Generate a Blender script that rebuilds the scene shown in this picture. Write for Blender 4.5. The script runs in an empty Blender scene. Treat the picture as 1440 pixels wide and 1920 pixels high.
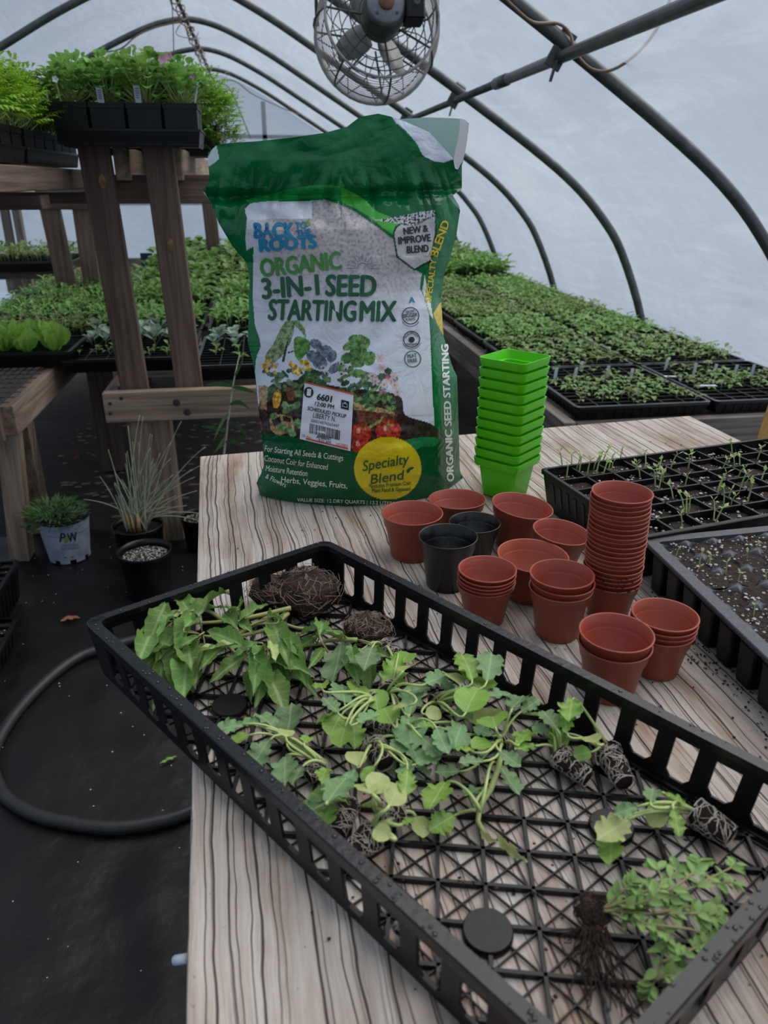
import bpy, math, random
import numpy as np
from mathutils import Vector, Matrix, noise as mnoise
R = math.radians
random.seed(7)
SC = bpy.context.scene
COL = SC.collection

# ---------------------------------------------------------------- camera
CAM_Z, TZ, FPX = 1.18, 0.74, 1400.0
PITCH = math.atan(620/1400.0)
YAW = math.atan((720-485)/(FPX/math.cos(PITCH)))
cd = bpy.data.cameras.new('camera'); cam = bpy.data.objects.new('camera', cd); COL.objects.link(cam)
cam.location = (0, 0, CAM_Z)
cam.rotation_euler = (math.pi/2-PITCH, 0, -YAW)
cd.sensor_fit = 'VERTICAL'; cd.sensor_height = 36.0; cd.sensor_width = 27.0
cd.lens = FPX/1920*36.0
cd.clip_start = .02; cd.clip_end = 200
cd.dof.use_dof = True; cd.dof.focus_distance = .95; cd.dof.aperture_fstop = 9.0
SC.camera = cam
# ---------------------------------------------------------------- world, light, exposure
W = bpy.data.worlds.new('overcast_sky'); SC.world = W; W.use_nodes = True
bg = W.node_tree.nodes['Background']
bg.inputs[0].default_value = (.62, .79, 1.0, 1); bg.inputs[1].default_value = 0.44
sd = bpy.data.lights.new('veiled_sun', 'SUN'); sd.energy = 4.4; sd.angle = R(70); sd.color = (1, .96, .92)
so = bpy.data.objects.new('veiled_sun', sd); COL.objects.link(so)
so.rotation_euler = (0, R(32), R(25)); so.location = (6, 2, 8)
SC.view_settings.view_transform = 'Standard'
SC.view_settings.look = 'None'
SC.view_settings.exposure = 0.22
SC.view_settings.gamma = 1.0
SC.view_settings.use_curve_mapping = False

# ---------------------------------------------------------------- helpers
def ray(px, py):
    c, s = math.cos(PITCH), math.sin(PITCH)
    a, b = (px-720)/FPX, (py-960)/FPX
    x, y, z = a, c - b*s, -s - b*c
    return Vector((x*math.cos(YAW)+y*math.sin(YAW), -x*math.sin(YAW)+y*math.cos(YAW), z))
CAMP = Vector((0, 0, CAM_Z))
def at(px, py, z):
    d = ray(px, py); return CAMP + d*((z-CAM_Z)/d.z)
def atY(px, py, Y):
    d = ray(px, py); return CAMP + d*(Y/d.y)
def lin(c):
    return tuple((v/255/12.92 if v/255 <= .04045 else ((v/255+.055)/1.055)**2.4) for v in c)
def lerp(a, b, t): return a+(b-a)*t
def interp(x, pts):
    if x <= pts[0][0]: return pts[0][1]
    for (a, u), (b, v) in zip(pts, pts[1:]):
        if x <= b: return u+(v-u)*(x-a)/(b-a)
    return pts[-1][1]

M = {}
def nodes(name):
    m = bpy.data.materials.new(name); m.use_nodes = True; M[name] = m
    nt = m.node_tree; return m, nt, nt.nodes['Principled BSDF'], nt.nodes['Material Output']
def N(nt, typ, **kw):
    n = nt.nodes.new(typ)
    for k, v in kw.items():
        if k in n.inputs: n.inputs[k].default_value = v
        else: setattr(n, k, v)
    return n
def ramp(nt, fac, stops):
    r = nt.nodes.new('ShaderNodeValToRGB'); e = r.color_ramp.elements
    while len(e) < len(stops): e.new(.5)
    for i, (p, c) in enumerate(stops):
        e[i].position = p; e[i].color = (*c[:3], 1)
    nt.links.new(fac, r.inputs[0]); return r.outputs[0]
def mixc(nt, fac, a, b, typ='MIX'):
    n = nt.nodes.new('ShaderNodeMix'); n.data_type = 'RGBA'; n.blend_type = typ
    for s, v in ((0, fac), (6, a), (7, b)):
        if hasattr(v, 'links') or isinstance(v, bpy.types.NodeSocket): nt.links.new(v, n.inputs[s])
        elif s == 0: n.inputs[0].default_value = v
        else: n.inputs[s].default_value = (*v[:3], 1)
    return n.outputs[2]
def pm(name, c1, c2=None, scale=30, rough=.5, bump=0, bscale=None, metal=0, stretch=None, detail=4, spec=.5, rand=0, transl=0):
    """principled material: two colours mixed by noise, fine bump"""
    m, nt, p, out = nodes(name)
    c1 = lin(c1); c2 = lin(c2) if c2 else c1
    tc = N(nt, 'ShaderNodeTexCoord'); mp = N(nt, 'ShaderNodeMapping')
    nt.links.new(tc.outputs['Object'], mp.inputs[0])
    if stretch: mp.inputs['Scale'].default_value = stretch
    nz = N(nt, 'ShaderNodeTexNoise', Scale=scale, Detail=detail, Roughness=.6)
    nt.links.new(mp.outputs[0], nz.inputs['Vector'])
    col = ramp(nt, nz.outputs[0], [(.35, c1), (.65, c2)])
    if rand:
        oi = N(nt, 'ShaderNodeObjectInfo')
        hs = N(nt, 'ShaderNodeHueSaturation')
        mr = N(nt, 'ShaderNodeMapRange'); mr.inputs[3].default_value = 1-rand; mr.inputs[4].default_value = 1+rand
        nt.links.new(oi.outputs['Random'], mr.inputs[0]); nt.links.new(mr.outputs[0], hs.inputs['Value'])
        mr2 = N(nt, 'ShaderNodeMapRange'); mr2.inputs[3].default_value = .5-rand*.06; mr2.inputs[4].default_value = .5+rand*.06
        nt.links.new(oi.outputs['Random'], mr2.inputs[0]); nt.links.new(mr2.outputs[0], hs.inputs['Hue'])
        nt.links.new(col, hs.inputs['Color']); col = hs.outputs[0]
    nt.links.new(col, p.inputs['Base Color'])
    p.inputs['Roughness'].default_value = rough; p.inputs['Metallic'].default_value = metal
    p.inputs['Specular IOR Level'].default_value = spec
    if bump:
        n2 = N(nt, 'ShaderNodeTexNoise', Scale=bscale or scale*2, Detail=6)
        nt.links.new(mp.outputs[0], n2.inputs['Vector'])
        b = N(nt, 'ShaderNodeBump', Strength=bump, Distance=.004)
        nt.links.new(n2.outputs[0], b.inputs['Height']); nt.links.new(b.outputs[0], p.inputs['Normal'])
    if transl:
        t = N(nt, 'ShaderNodeBsdfTranslucent'); nt.links.new(col, t.inputs[0])
        mx = N(nt, 'ShaderNodeMixShader'); mx.inputs[0].default_value = transl
        nt.links.new(p.outputs[0], mx.inputs[1]); nt.links.new(t.outputs[0], mx.inputs[2])
        nt.links.new(mx.outputs[0], out.inputs[0])
    return m

class MB:
    def __init__(s): s.v = []; s.f = []; s.mi = []
    def add(s, vs, fs, mi=0):
        o = len(s.v); s.v += [tuple(v) for v in vs]; s.f += [tuple(i+o for i in f) for f in fs]; s.mi += [mi]*len(fs); return s
    def box(s, c, size, rz=0, taper=1.0, mi=0, mat=None):
        hx, hy, hz = size[0]/2, size[1]/2, size[2]/2; vs = []
        for z, k in ((-hz, taper), (hz, 1.0)):
            for x, y in ((-hx, -hy), (hx, -hy), (hx, hy), (-hx, hy)):
                p = Vector((x*k, y*k, z))
                p.rotate(Matrix.Rotation(rz, 3, 'Z'))
                vs.append(p+Vector(c))
        return s.add(vs, [(3, 2, 1, 0), (4, 5, 6, 7), (0, 1, 5, 4), (1, 2, 6, 5), (2, 3, 7, 6), (3, 0, 4, 7)], mi)
    def bar(s, a, b, w, h, up=(0, 0, 1), mi=0):
        """rectangular bar from a to b, w across, h along 'up'"""
        a, b = Vector(a), Vector(b); d = (b-a).normalized(); u = Vector(up)
        x = d.cross(u).normalized(); u = x.cross(d).normalized(); vs = []
        for p in (a, b):
            for i, j in ((-1, -1), (1, -1), (1, 1), (-1, 1)): vs.append(p + x*(w/2*i) + u*(h/2*j))
        return s.add(vs, [(0, 1, 2, 3), (7, 6, 5, 4), (0, 4, 5, 1), (1, 5, 6, 2), (2, 6, 7, 3), (3, 7, 4, 0)], mi)
    def tube(s, pts, r, n=6, cap=True, mi=0):
        pts = [Vector(p) for p in pts]; m = len(pts)
        rs = r if isinstance(r, (list, tuple)) else [r]*m
        vs = []; prev = None
        for i, p in enumerate(pts):
            d = (pts[min(i+1, m-1)]-pts[max(i-1, 0)])
            d = d.normalized() if d.length > 1e-9 else Vector((0, 0, 1))
            if prev is None:
                prev = d.orthogonal().normalized()
            x = (prev - d*prev.dot(d))
            x = x.normalized() if x.length > 1e-6 else d.orthogonal().normalized()
            y = d.cross(x); prev = x
            for k in range(n):
                a = 2*math.pi*k/n; vs.append(p + (x*math.cos(a)+y*math.sin(a))*rs[i])
        fs = [(i*n+k, i*n+(k+1) % n, (i+1)*n+(k+1) % n, (i+1)*n+k) for i in range(m-1) for k in range(n)]
        if cap: fs += [tuple(range(n-1, -1, -1)), tuple((m-1)*n+k for k in range(n))]
        return s.add(vs, fs, mi)
    def lathe(s, prof, n=24, mtx=None, mi=0):
        vs = []; m = len(prof)
        for r, z in prof:
            for k in range(n):
                a = 2*math.pi*k/n; p = Vector((r*math.cos(a), r*math.sin(a), z))
                vs.append(mtx @ p if mtx else p)
        fs = [(i*n+k, i*n+(k+1) % n, (i+1)*n+(k+1) % n, (i+1)*n+k) for i in range(m-1) for k in range(n)]
        return s.add(vs, fs, mi)
    def poly(s, pts, mi=0): return s.add(pts, [tuple(range(len(pts)))], mi)
    def blob(s, c, r, seed=0, sq=(1, 1, 1), mi=0):
        """small rough lump (octahedron based)"""
        rnd = random.Random(seed); c = Vector(c)
        base = [(1, 0, 0), (-1, 0, 0), (0, 1, 0), (0, -1, 0), (0, 0, 1), (0, 0, -1)]
        a = rnd.random()*6.28
        vs = []
        for b in base:
            p = Vector(b); p.rotate(Matrix.Rotation(a, 3, 'Z')); k = r*rnd.uniform(.7, 1.25)
            vs.append(c+Vector((p.x*k*sq[0], p.y*k*sq[1], p.z*k*sq[2])))
        return s.add(vs, [(0, 2, 4), (2, 1, 4), (1, 3, 4), (3, 0, 4), (2, 0, 5), (1, 2, 5), (3, 1, 5), (0, 3, 5)], mi)
    def mesh(s, name, mats, smooth=False):
        me = bpy.data.meshes.new(name); me.from_pydata(s.v, [], s.f)
        for m in (mats if isinstance(mats, (list, tuple)) else [mats]): me.materials.append(m)
        if any(s.mi): me.polygons.foreach_set('material_index', s.mi)
        if smooth: me.polygons.foreach_set('use_smooth', [True]*len(s.f))
        me.update(); return me
    def build(s, name, mats, parent=None, smooth=False, bevel=0):
        o = obj(name, s.mesh(name, mats, smooth), parent)
        if bevel:
            b = o.modifiers.new('bevel', 'BEVEL'); b.width = bevel; b.segments = 2; b.limit_method = 'ANGLE'
        return o
def wpos(p):
    return p.location.copy() if p.parent is None else wpos(p.parent)+p.matrix_parent_inverse.translation+p.location
def obj(name, me, parent=None, mtx=None):
    """link a mesh given in world coordinates (or with a world matrix), parented without moving it"""
    o = bpy.data.objects.new(name, me); COL.objects.link(o)
    if parent is not None:
        o.parent = parent; o.matrix_parent_inverse = Matrix.Translation(-wpos(parent))
    if mtx is not None: o.matrix_basis = mtx
    return o
def tag(o, label=None, cat=None, group=None, kind=None):
    if label: o['label'] = label
    if cat: o['category'] = cat
    if group: o['group'] = group
    if kind: o['kind'] = kind
    return o
def thing(name, loc, label, cat, group=None):
    o = bpy.data.objects.new(name, None); COL.objects.link(o); o.location = loc
    o.empty_display_size = .02
    return tag(o, label, cat, group)
def struct(name, mb, mat, smooth=False, parent=None, bevel=0):
    o = mb.build(name, mat, parent, smooth, bevel)
    if parent is None: o['kind'] = 'structure'
    return o
def ORD(i):
    w = ['top', 'second', 'third', 'fourth', 'fifth', 'sixth', 'seventh', 'eighth', 'ninth', 'tenth', 'eleventh', 'twelfth', 'thirteenth', 'fourteenth', 'fifteenth', 'sixteenth', 'seventeenth', 'eighteenth', 'nineteenth', 'twentieth', 'twenty-first']
    return w[i]
# ---------------------------------------------------------------- materials
pm('black_plastic', (9, 10, 11), (14, 15, 17), scale=60, rough=.42, bump=.08, spec=.35)
pm('black_plastic_glossy', (9, 10, 13), (14, 16, 20), scale=40, rough=.28, bump=.1, bscale=200, spec=.45)
pm('pipe_metal', (78, 82, 82), (98, 101, 100), scale=20, rough=.45, metal=.55)
pm('terracotta_plastic', (146, 66, 48), (154, 72, 52), scale=15, rough=.42, rand=.06)
pm('lime_plastic', (84, 196, 10), (88, 202, 12), scale=10, rough=.35, spec=.4)
pm('soil', (24, 18, 15), (58, 42, 34), scale=180, rough=.95, bump=1.0, bscale=300)
pm('root_soil', (22, 15, 12), (66, 46, 36), scale=160, rough=.95, bump=1.0, bscale=260)
pm('perlite', (176, 170, 160), (206, 202, 194), scale=200, rough=.9)
pm('root_white', (150, 138, 126), (186, 176, 164), scale=100, rough=.8)
pm('root_tan', (122, 100, 86), (156, 136, 120), scale=100, rough=.8)
pm('kale_leaf', (116, 152, 104), (136, 170, 116), scale=60, rough=.5, rand=.22, transl=.3, bump=.25, bscale=220)
pm('kale_pale', (172, 186, 112), (190, 198, 132), scale=60, rough=.5, rand=.1, transl=.3)
pm('kale_bright', (126, 166, 68), (142, 182, 80), scale=60, rough=.5, rand=.12, transl=.3)
pm('stem_pale', (160, 182, 106), (180, 196, 130), scale=60, rough=.5)
pm('tomato_leaf', (96, 138, 58), (124, 162, 82), scale=70, rough=.5, rand=.18, transl=.3, bump=.3, bscale=260)
pm('tomato_stem', (136, 152, 84), (164, 150, 110), scale=40, rough=.6)
pm('thyme_leaf', (122, 158, 82), (150, 182, 108), scale=60, rough=.55, rand=.14, transl=.25)
pm('thyme_stem', (128, 134, 86), (140, 124, 92), scale=60, rough=.6)
pm('pepper_leaf', (84, 122, 42), (122, 156, 66), scale=50, rough=.4, rand=.38, transl=.3)
pm('lettuce_leaf', (138, 186, 72), (166, 208, 96), scale=40, rough=.45, rand=.12, transl=.35)
pm('brassica_leaf', (134, 160, 142), (160, 182, 162), scale=40, rough=.5, rand=.15, transl=.25)
pm('basil_leaf', (84, 128, 50), (120, 160, 76), scale=40, rough=.45, rand=.3, transl=.3)
pm('fern_leaf', (122, 168, 40), (156, 196, 66), scale=40, rough=.5, rand=.2, transl=.3)
pm('geranium_leaf', (112, 156, 70), (146, 182, 98), scale=40, rough=.5, rand=.2, transl=.3)
pm('petal_pink', (216, 150, 186), (232, 180, 204), scale=50, rough=.5)
pm('petal_white', (226, 226, 228), rough=.5)
pm('grass_blade', (150, 162, 138), (176, 180, 156), scale=30, rough=.6)
pm('grass_base', (164, 132, 92), (184, 152, 110), scale=60, rough=.8)
pm('spruce_green', (72, 114, 64), (96, 136, 80), scale=60, rough=.6, rand=.1)
pm('white_pot', (150, 160, 184), (172, 180, 200), scale=25, rough=.5)
pm('ink_dark', (30, 34, 44), rough=.6)
pm('ink_green', (70, 110, 40), rough=.6)
pm('ink_grey', (110, 118, 132), rough=.6)
pm('tag_white', (206, 214, 228), (216, 222, 234), scale=40, rough=.5)
pm('tag_ink', (96, 120, 160), rough=.6)
pm('hose_rubber', (30, 31, 33), (40, 41, 43), scale=40, rough=.5)
pm('dead_leaf', (120, 74, 54), (146, 94, 70), scale=60, rough=.8)
pm('fan_metal', (176, 176, 174), (140, 136, 132), scale=30, rough=.5, metal=.35)
pm('fan_rust', (172, 158, 150), (150, 146, 144), scale=14, rough=.6, metal=.3)
pm('motor_dark', (62, 66, 66), (84, 86, 84), scale=30, rough=.5, metal=.3)
pm('motor_face', (134, 138, 148), (116, 118, 124), scale=30, rough=.5, metal=.3)
pm('rust_cap', (110, 72, 58), (136, 98, 80), scale=50, rough=.7)
pm('wire_tan', (112, 90, 74), (134, 110, 92), scale=20, rough=.6)
pm('wire_dark', (52, 46, 44), rough=.6)
pm('teal_card', (96, 150, 164), rough=.5)
pm('kraft_edge', (178, 140, 70), (200, 160, 90), scale=60, rough=.7)
pm('teal_tape', (0, 130, 120), rough=.5)
pm('navy_label', (34, 42, 84), rough=.5)

def wood(name, dark, mid, light, axis, scale=1.0, crack=.0, rough=.8, sx=55):
    """weathered wood: grain running along 'axis' (0 x, 1 y, 2 z) of the object's coordinates"""
    m, nt, p, out = nodes(name)
    tc = N(nt, 'ShaderNodeTexCoord'); mp = N(nt, 'ShaderNodeMapping')
    nt.links.new(tc.outputs['Object'], mp.inputs[0])
    st = [sx*scale]*3; st[axis] = 2.2*scale; mp.inputs['Scale'].default_value = st
    n1 = N(nt, 'ShaderNodeTexNoise', Scale=1.0, Detail=6, Roughness=.65, Distortion=.4)
    nt.links.new(mp.outputs[0], n1.inputs['Vector'])
    c = ramp(nt, n1.outputs[0], [(.3, lin(dark)), (.5, lin(mid)), (.72, lin(light))])
    mp2 = N(nt, 'ShaderNodeMapping'); st2 = [5*scale]*3; st2[axis] = 1.2*scale; mp2.inputs['Scale'].default_value = st2
    nt.links.new(tc.outputs['Object'], mp2.inputs[0])
    n2 = N(nt, 'ShaderNodeTexNoise', Scale=1.0, Detail=5, Roughness=.6)
    nt.links.new(mp2.outputs[0], n2.inputs['Vector'])
    f = ramp(nt, n2.outputs[0], [(.35, (.55,)*3), (.65, (1,)*3)])
    c = mixc(nt, 1.0, c, f, 'MULTIPLY')
    nt.links.new(c, p.inputs['Base Color']); p.inputs['Roughness'].default_value = rough
    b = N(nt, 'ShaderNodeBump', Strength=.5, Distance=.003)
    nt.links.new(n1.outputs[0], b.inputs['Height']); nt.links.new(b.outputs[0], p.inputs['Normal'])
    return m
def veins(name, scale=3.0, amt=.35):
    """paler midrib and side veins on a leaf material (leaf runs along its own y axis)"""
    nt = M[name].node_tree; p = nt.nodes['Principled BSDF']; L = nt.links.new; src = p.inputs['Base Color'].links[0].from_socket
    tc = N(nt, 'ShaderNodeTexCoord'); sp = N(nt, 'ShaderNodeSeparateXYZ'); L(tc.outputs['Object'], sp.inputs[0])
    ab = N(nt, 'ShaderNodeMath', operation='ABSOLUTE'); L(sp.outputs[0], ab.inputs[0])
    mid = ramp(nt, ab.outputs[0], [(.012, (1,)*3), (.03, (0,)*3)])
    q = N(nt, 'ShaderNodeMath', operation='MULTIPLY_ADD'); L(ab.outputs[0], q.inputs[0]); q.inputs[1].default_value = -.75; L(sp.outputs[1], q.inputs[2])
    w = N(nt, 'ShaderNodeMath', operation='MULTIPLY'); L(q.outputs[0], w.inputs[0]); w.inputs[1].default_value = scale*6.283
    sn = N(nt, 'ShaderNodeMath', operation='SINE'); L(w.outputs[0], sn.inputs[0])
    sv = ramp(nt, sn.outputs[0], [(.93, (0,)*3), (1, (.8,)*3)])
    f = mixc(nt, 1.0, mid, sv, 'LIGHTEN'); fm = mixc(nt, 1.0, f, (amt,)*3, 'MULTIPLY')
    c = mixc(nt, fm, src, lin((206, 220, 172)))
    L(c, p.inputs['Base Color'])
    for n in nt.nodes:
        if n.type == 'BSDF_TRANSLUCENT': L(c, n.inputs[0])
for n_, sc_ in (('kale_leaf', 6), ('kale_bright', 6), ('kale_pale', 5), ('tomato_leaf', 8), ('lettuce_leaf', 6)): veins(n_, sc_)
for a, s in ((0, 'x'), (1, 'y'), (2, 'z')):
    wood('wood_dark_'+s, (72, 56, 48), (108, 88, 77), (136, 114, 101), a)
    wood('wood_warm_'+s, (104, 84, 68), (154, 132, 114), (190, 170, 150), a)
    wood('wood_grey_'+s, (84, 76, 69), (128, 118, 109), (164, 154, 144), a)

def table_wood():
    m, nt, p, out = nodes('weathered_tabletop')
    tc = N(nt, 'ShaderNodeTexCoord'); L = nt.links.new
    # gentle sideways wander of the grain
    mpw = N(nt, 'ShaderNodeMapping'); mpw.inputs['Scale'].default_value = (6, 2.2, 1); L(tc.outputs['Object'], mpw.inputs[0])
    nw = N(nt, 'ShaderNodeTexNoise', Scale=1.0, Detail=3, Roughness=.5); L(mpw.outputs[0], nw.inputs['Vector'])
    sub = N(nt, 'ShaderNodeMath', operation='MULTIPLY_ADD'); L(nw.outputs[0], sub.inputs[0]); sub.inputs[1].default_value = .03; sub.inputs[2].default_value = -.015
    mpw2 = N(nt, 'ShaderNodeMapping'); mpw2.inputs['Scale'].default_value = (30, 12, 1); L(tc.outputs['Object'], mpw2.inputs[0])
    nw2 = N(nt, 'ShaderNodeTexNoise', Scale=1.0, Detail=2, Roughness=.5); L(mpw2.outputs[0], nw2.inputs['Vector'])
    sub2 = N(nt, 'ShaderNodeMath', operation='MULTIPLY_ADD'); L(nw2.outputs[0], sub2.inputs[0]); sub2.inputs[1].default_value = .010; L(sub.outputs[0], sub2.inputs[2])
    sp = N(nt, 'ShaderNodeSeparateXYZ'); L(tc.outputs['Object'], sp.inputs[0])
    ax = N(nt, 'ShaderNodeMath', operation='ADD'); L(sp.outputs[0], ax.inputs[0]); L(sub2.outputs[0], ax.inputs[1])
    cmb = N(nt, 'ShaderNodeCombineXYZ'); L(ax.outputs[0], cmb.inputs[0]); L(sp.outputs[1], cmb.inputs[1])
    # fine fibres
    mp1 = N(nt, 'ShaderNodeMapping'); mp1.inputs['Scale'].default_value = (260, 9, 1); L(cmb.outputs[0], mp1.inputs[0])
    n1 = N(nt, 'ShaderNodeTexNoise', Scale=1.0, Detail=6, Roughness=.7); L(mp1.outputs[0], n1.inputs['Vector'])
    # ring bands
    mp2 = N(nt, 'ShaderNodeMapping'); mp2.inputs['Scale'].default_value = (62, 1.3, 1); L(cmb.outputs[0], mp2.inputs[0])
    n2 = N(nt, 'ShaderNodeTexNoise', Scale=1.0, Detail=3, Roughness=.55); L(mp2.outputs[0], n2.inputs['Vector'])
    # stains
    n3 = N(nt, 'ShaderNodeTexNoise', Scale=5.0, Detail=6, Roughness=.65); L(tc.outputs['Object'], n3.inputs['Vector'])
    mp3 = N(nt, 'ShaderNodeMapping'); mp3.inputs['Scale'].default_value = (24, 3.5, 1); L(cmb.outputs[0], mp3.inputs[0])
    n4 = N(nt, 'ShaderNodeTexNoise', Scale=1.0, Detail=5, Roughness=.65); L(mp3.outputs[0], n4.inputs['Vector'])
    c = ramp(nt, n1.outputs[0], [(.25, lin((156, 146, 137))), (.5, lin((198, 190, 182))), (.75, lin((222, 216, 210)))])
    c = mixc(nt, ramp(nt, n2.outputs[0], [(.3, (0,)*3), (.7, (.6,)*3)]), c, lin((178, 162, 150)))
    c = mixc(nt, ramp(nt, n4.outputs[0], [(.46, (0,)*3), (.68, (.8,)*3)]), c, lin((142, 110, 90)))
    c = mixc(nt, ramp(nt, n3.outputs[0], [(.55, (0,)*3), (.75, (.5,)*3)]), c, lin((120, 106, 98)))
    # long checks: thin dark splits along the grain
    def checks(freq, off, width, amt, brk):
        w = N(nt, 'ShaderNodeMath', operation='MULTIPLY_ADD'); L(ax.outputs[0], w.inputs[0]); w.inputs[1].default_value = freq; w.inputs[2].default_value = off
        v = N(nt, 'ShaderNodeTexVoronoi', voronoi_dimensions='1D', feature='DISTANCE_TO_EDGE'); v.inputs['Scale'].default_value = 1.0; L(w.outputs[0], v.inputs['W'])
        line = ramp(nt, v.outputs['Distance'], [(0.0, (1,)*3), (width*.45, (.8,)*3), (width, (0,)*3)])
        mq = N(nt, 'ShaderNodeMapping'); mq.inputs['Scale'].default_value = (freq*.8, 2.4, 1); mq.inputs['Location'].default_value = (off, off*.7, 0); L(cmb.outputs[0], mq.inputs[0])
        nb = N(nt, 'ShaderNodeTexNoise', Scale=1.0, Detail=3); L(mq.outputs[0], nb.inputs['Vector'])
        return mixc(nt, 1.0, line, ramp(nt, nb.outputs[0], [(brk, (0,)*3), (brk+.12, (amt,)*3)]), 'MULTIPLY')
    k = mixc(nt, 1.0, checks(46, 2.3, .045, .92, .32), checks(84, 7.7, .045, .75, .43), 'LIGHTEN')
    k = mixc(nt, 1.0, k, checks(150, 4.1, .09, .4, .50), 'LIGHTEN')
    c = mixc(nt, k, c, lin((34, 27, 24)))
    # grain specks of soil
    vo = N(nt, 'ShaderNodeTexNoise', Scale=160.0, Detail=2); L(tc.outputs['Object'], vo.inputs['Vector'])
    c = mixc(nt, ramp(nt, vo.outputs[0], [(.72, (0,)*3), (.78, (.8,)*3)]), c, lin((48, 40, 36)))
    L(c, p.inputs['Base Color']); p.inputs['Roughness'].default_value = .75; p.inputs['Specular IOR Level'].default_value = .25
    inv = N(nt, 'ShaderNodeMath', operation='SUBTRACT'); L(n1.outputs[0], inv.inputs[0]); 
    kk = N(nt, 'ShaderNodeMath', operation='MULTIPLY'); L(k, kk.inputs[0]); kk.inputs[1].default_value = 1.6; L(kk.outputs[0], inv.inputs[1])
    b = N(nt, 'ShaderNodeBump', Strength=.8, Distance=.0025); L(inv.outputs[0], b.inputs['Height']); L(b.outputs[0], p.inputs['Normal'])
    return m
table_wood()

def film():
    """milky double polyethylene film: scatters the daylight through, cloudy with dirt and condensation"""
    m, nt, p, out = nodes('greenhouse_film'); nt.nodes.remove(p); L = nt.links.new
    tc = N(nt, 'ShaderNodeTexCoord')
    n1 = N(nt, 'ShaderNodeTexNoise', Scale=.9, Detail=7, Roughness=.62, Distortion=.6); L(tc.outputs['Object'], n1.inputs['Vector'])
    mp = N(nt, 'ShaderNodeMapping'); mp.inputs['Scale'].default_value = (2.2, .55, 4.2); mp.inputs['Rotation'].default_value = (R(14), 0, R(6)); L(tc.outputs['Object'], mp.inputs[0])
    n2 = N(nt, 'ShaderNodeTexNoise', Scale=1.6, Detail=8, Roughness=.7, Distortion=1.2); L(mp.outputs[0], n2.inputs['Vector'])
    c = ramp(nt, n1.outputs[0], [(.3, (.36, .39, .44)), (.5, (.45, .47, .51)), (.7, (.54, .555, .575))])
    c = mixc(nt, ramp(nt, n2.outputs[0], [(.52, (0,)*3), (.74, (.5,)*3)]), c, (.72, .73, .74))
    n3 = N(nt, 'ShaderNodeTexNoise', Scale=14, Detail=8, Roughness=.7); L(tc.outputs['Object'], n3.inputs['Vector'])
    c = mixc(nt, .35, c, ramp(nt, n3.outputs[0], [(.3, (.6, .62, .66)), (.7, (.95, .95, .95))]), 'MULTIPLY')
    t = N(nt, 'ShaderNodeBsdfTranslucent'); L(c, t.inputs[0])
    d = N(nt, 'ShaderNodeBsdfDiffuse'); L(c, d.inputs[0])
    g = N(nt, 'ShaderNodeBsdfGlossy', Roughness=.35)
    bp = N(nt, 'ShaderNodeBump', Strength=.35, Distance=.05); L(n2.outputs[0], bp.inputs['Height'])
    for s in (t, d, g): L(bp.outputs[0], s.inputs['Normal'])
    m1 = N(nt, 'ShaderNodeMixShader'); m1.inputs[0].default_value = .22; L(t.outputs[0], m1.inputs[1]); L(d.outputs[0], m1.inputs[2])
    m2 = N(nt, 'ShaderNodeMixShader'); m2.inputs[0].default_value = .04; L(m1.outputs[0], m2.inputs[1]); L(g.outputs[0], m2.inputs[2])
    tr = N(nt, 'ShaderNodeBsdfTransparent'); m3 = N(nt, 'ShaderNodeMixShader'); m3.inputs[0].default_value = .5
    L(m2.outputs[0], m3.inputs[1]); L(tr.outputs[0], m3.inputs[2]); L(m3.outputs[0], out.inputs[0])
film()
pm('trim_pale', (150, 156, 166), (170, 174, 182), scale=6, rough=.7)
pm('ground_fabric', (9, 9, 11), (24, 23, 23), scale=5, rough=.45, bump=.9, bscale=16, detail=8, spec=.4)
pm('dirt', (32, 28, 26), (52, 46, 42), scale=14, rough=.95, bump=1, bscale=60, detail=8)

# ---------------------------------------------------------------- the greenhouse shell
PROF_R = [(-.42, 1.04), (-.26, 1.015), (-.1, .955), (.13, .84), (.37, .70), (.73, .485), (.92, .37), (1.28, .145), (1.5, -.01), (1.66, -.16), (1.79, -.33), (1.94, -.65), (2.0, -.92), (2.03, -1.18)]
def profile(off=0.0, n=4):
    r = [Vector((x, 0, CAM_Z+z)) for x, z in PROF_R]
    l = [Vector((-.42-(x+.42)*1.12, 0, CAM_Z+z)) for x, z in PROF_R[1:]]
    P = list(reversed(l))+r
    out = []
    for i in range(len(P)-1):          # Catmull-Rom
        p0, p1, p2, p3 = P[max(i-1, 0)], P[i], P[i+1], P[min(i+2, len(P)-1)]
        for k in range(n):
            t = k/n
            out.append(.5*((2*p1)+(p2-p0)*t+(2*p0-5*p1+4*p2-p3)*t*t+(3*p1-p0-3*p2+p3)*t**3))
    out.append(P[-1])
    if off:
        o2 = []
        for i, p in enumerate(out):
            d = (out[min(i+1, len(out)-1)]-out[max(i-1, 0)]).normalized()
            o2.append(p+Vector((-d.z, 0, d.x))*off)
        out = o2
    return out
Y0, Y1 = -2.6, 9.6
HOOPS = [2.46-1.29*3, 2.46-1.29*2, 2.46-1.29, 2.46, 3.75, 5.04, 6.33, 7.62, 8.91]
pf = profile(.028)
ny = 60
nl = len(pf)
def shell(i0, i1, name):
    mb = MB(); vs = []
    for j in range(ny+1):
        y = lerp(Y0, Y1, j/ny)
        for i in range(i0, i1+1):
            p = pf[i]; k = mnoise.noise(Vector((p.x*1.3, y*.9, p.z*1.3)))*.012
            n = Vector((p.x+.42, 0, p.z-.6)).normalized()
            vs.append((p.x+n.x*k, y, p.z+n.z*k))
    w = i1-i0+1
    fs = [(j*w+i, j*w+i+1, (j+1)*w+i+1, (j+1)*w+i) for j in range(ny) for i in range(w-1)]
    mb.add(vs, fs); return struct(name, mb, M['greenhouse_film'], True)
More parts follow.
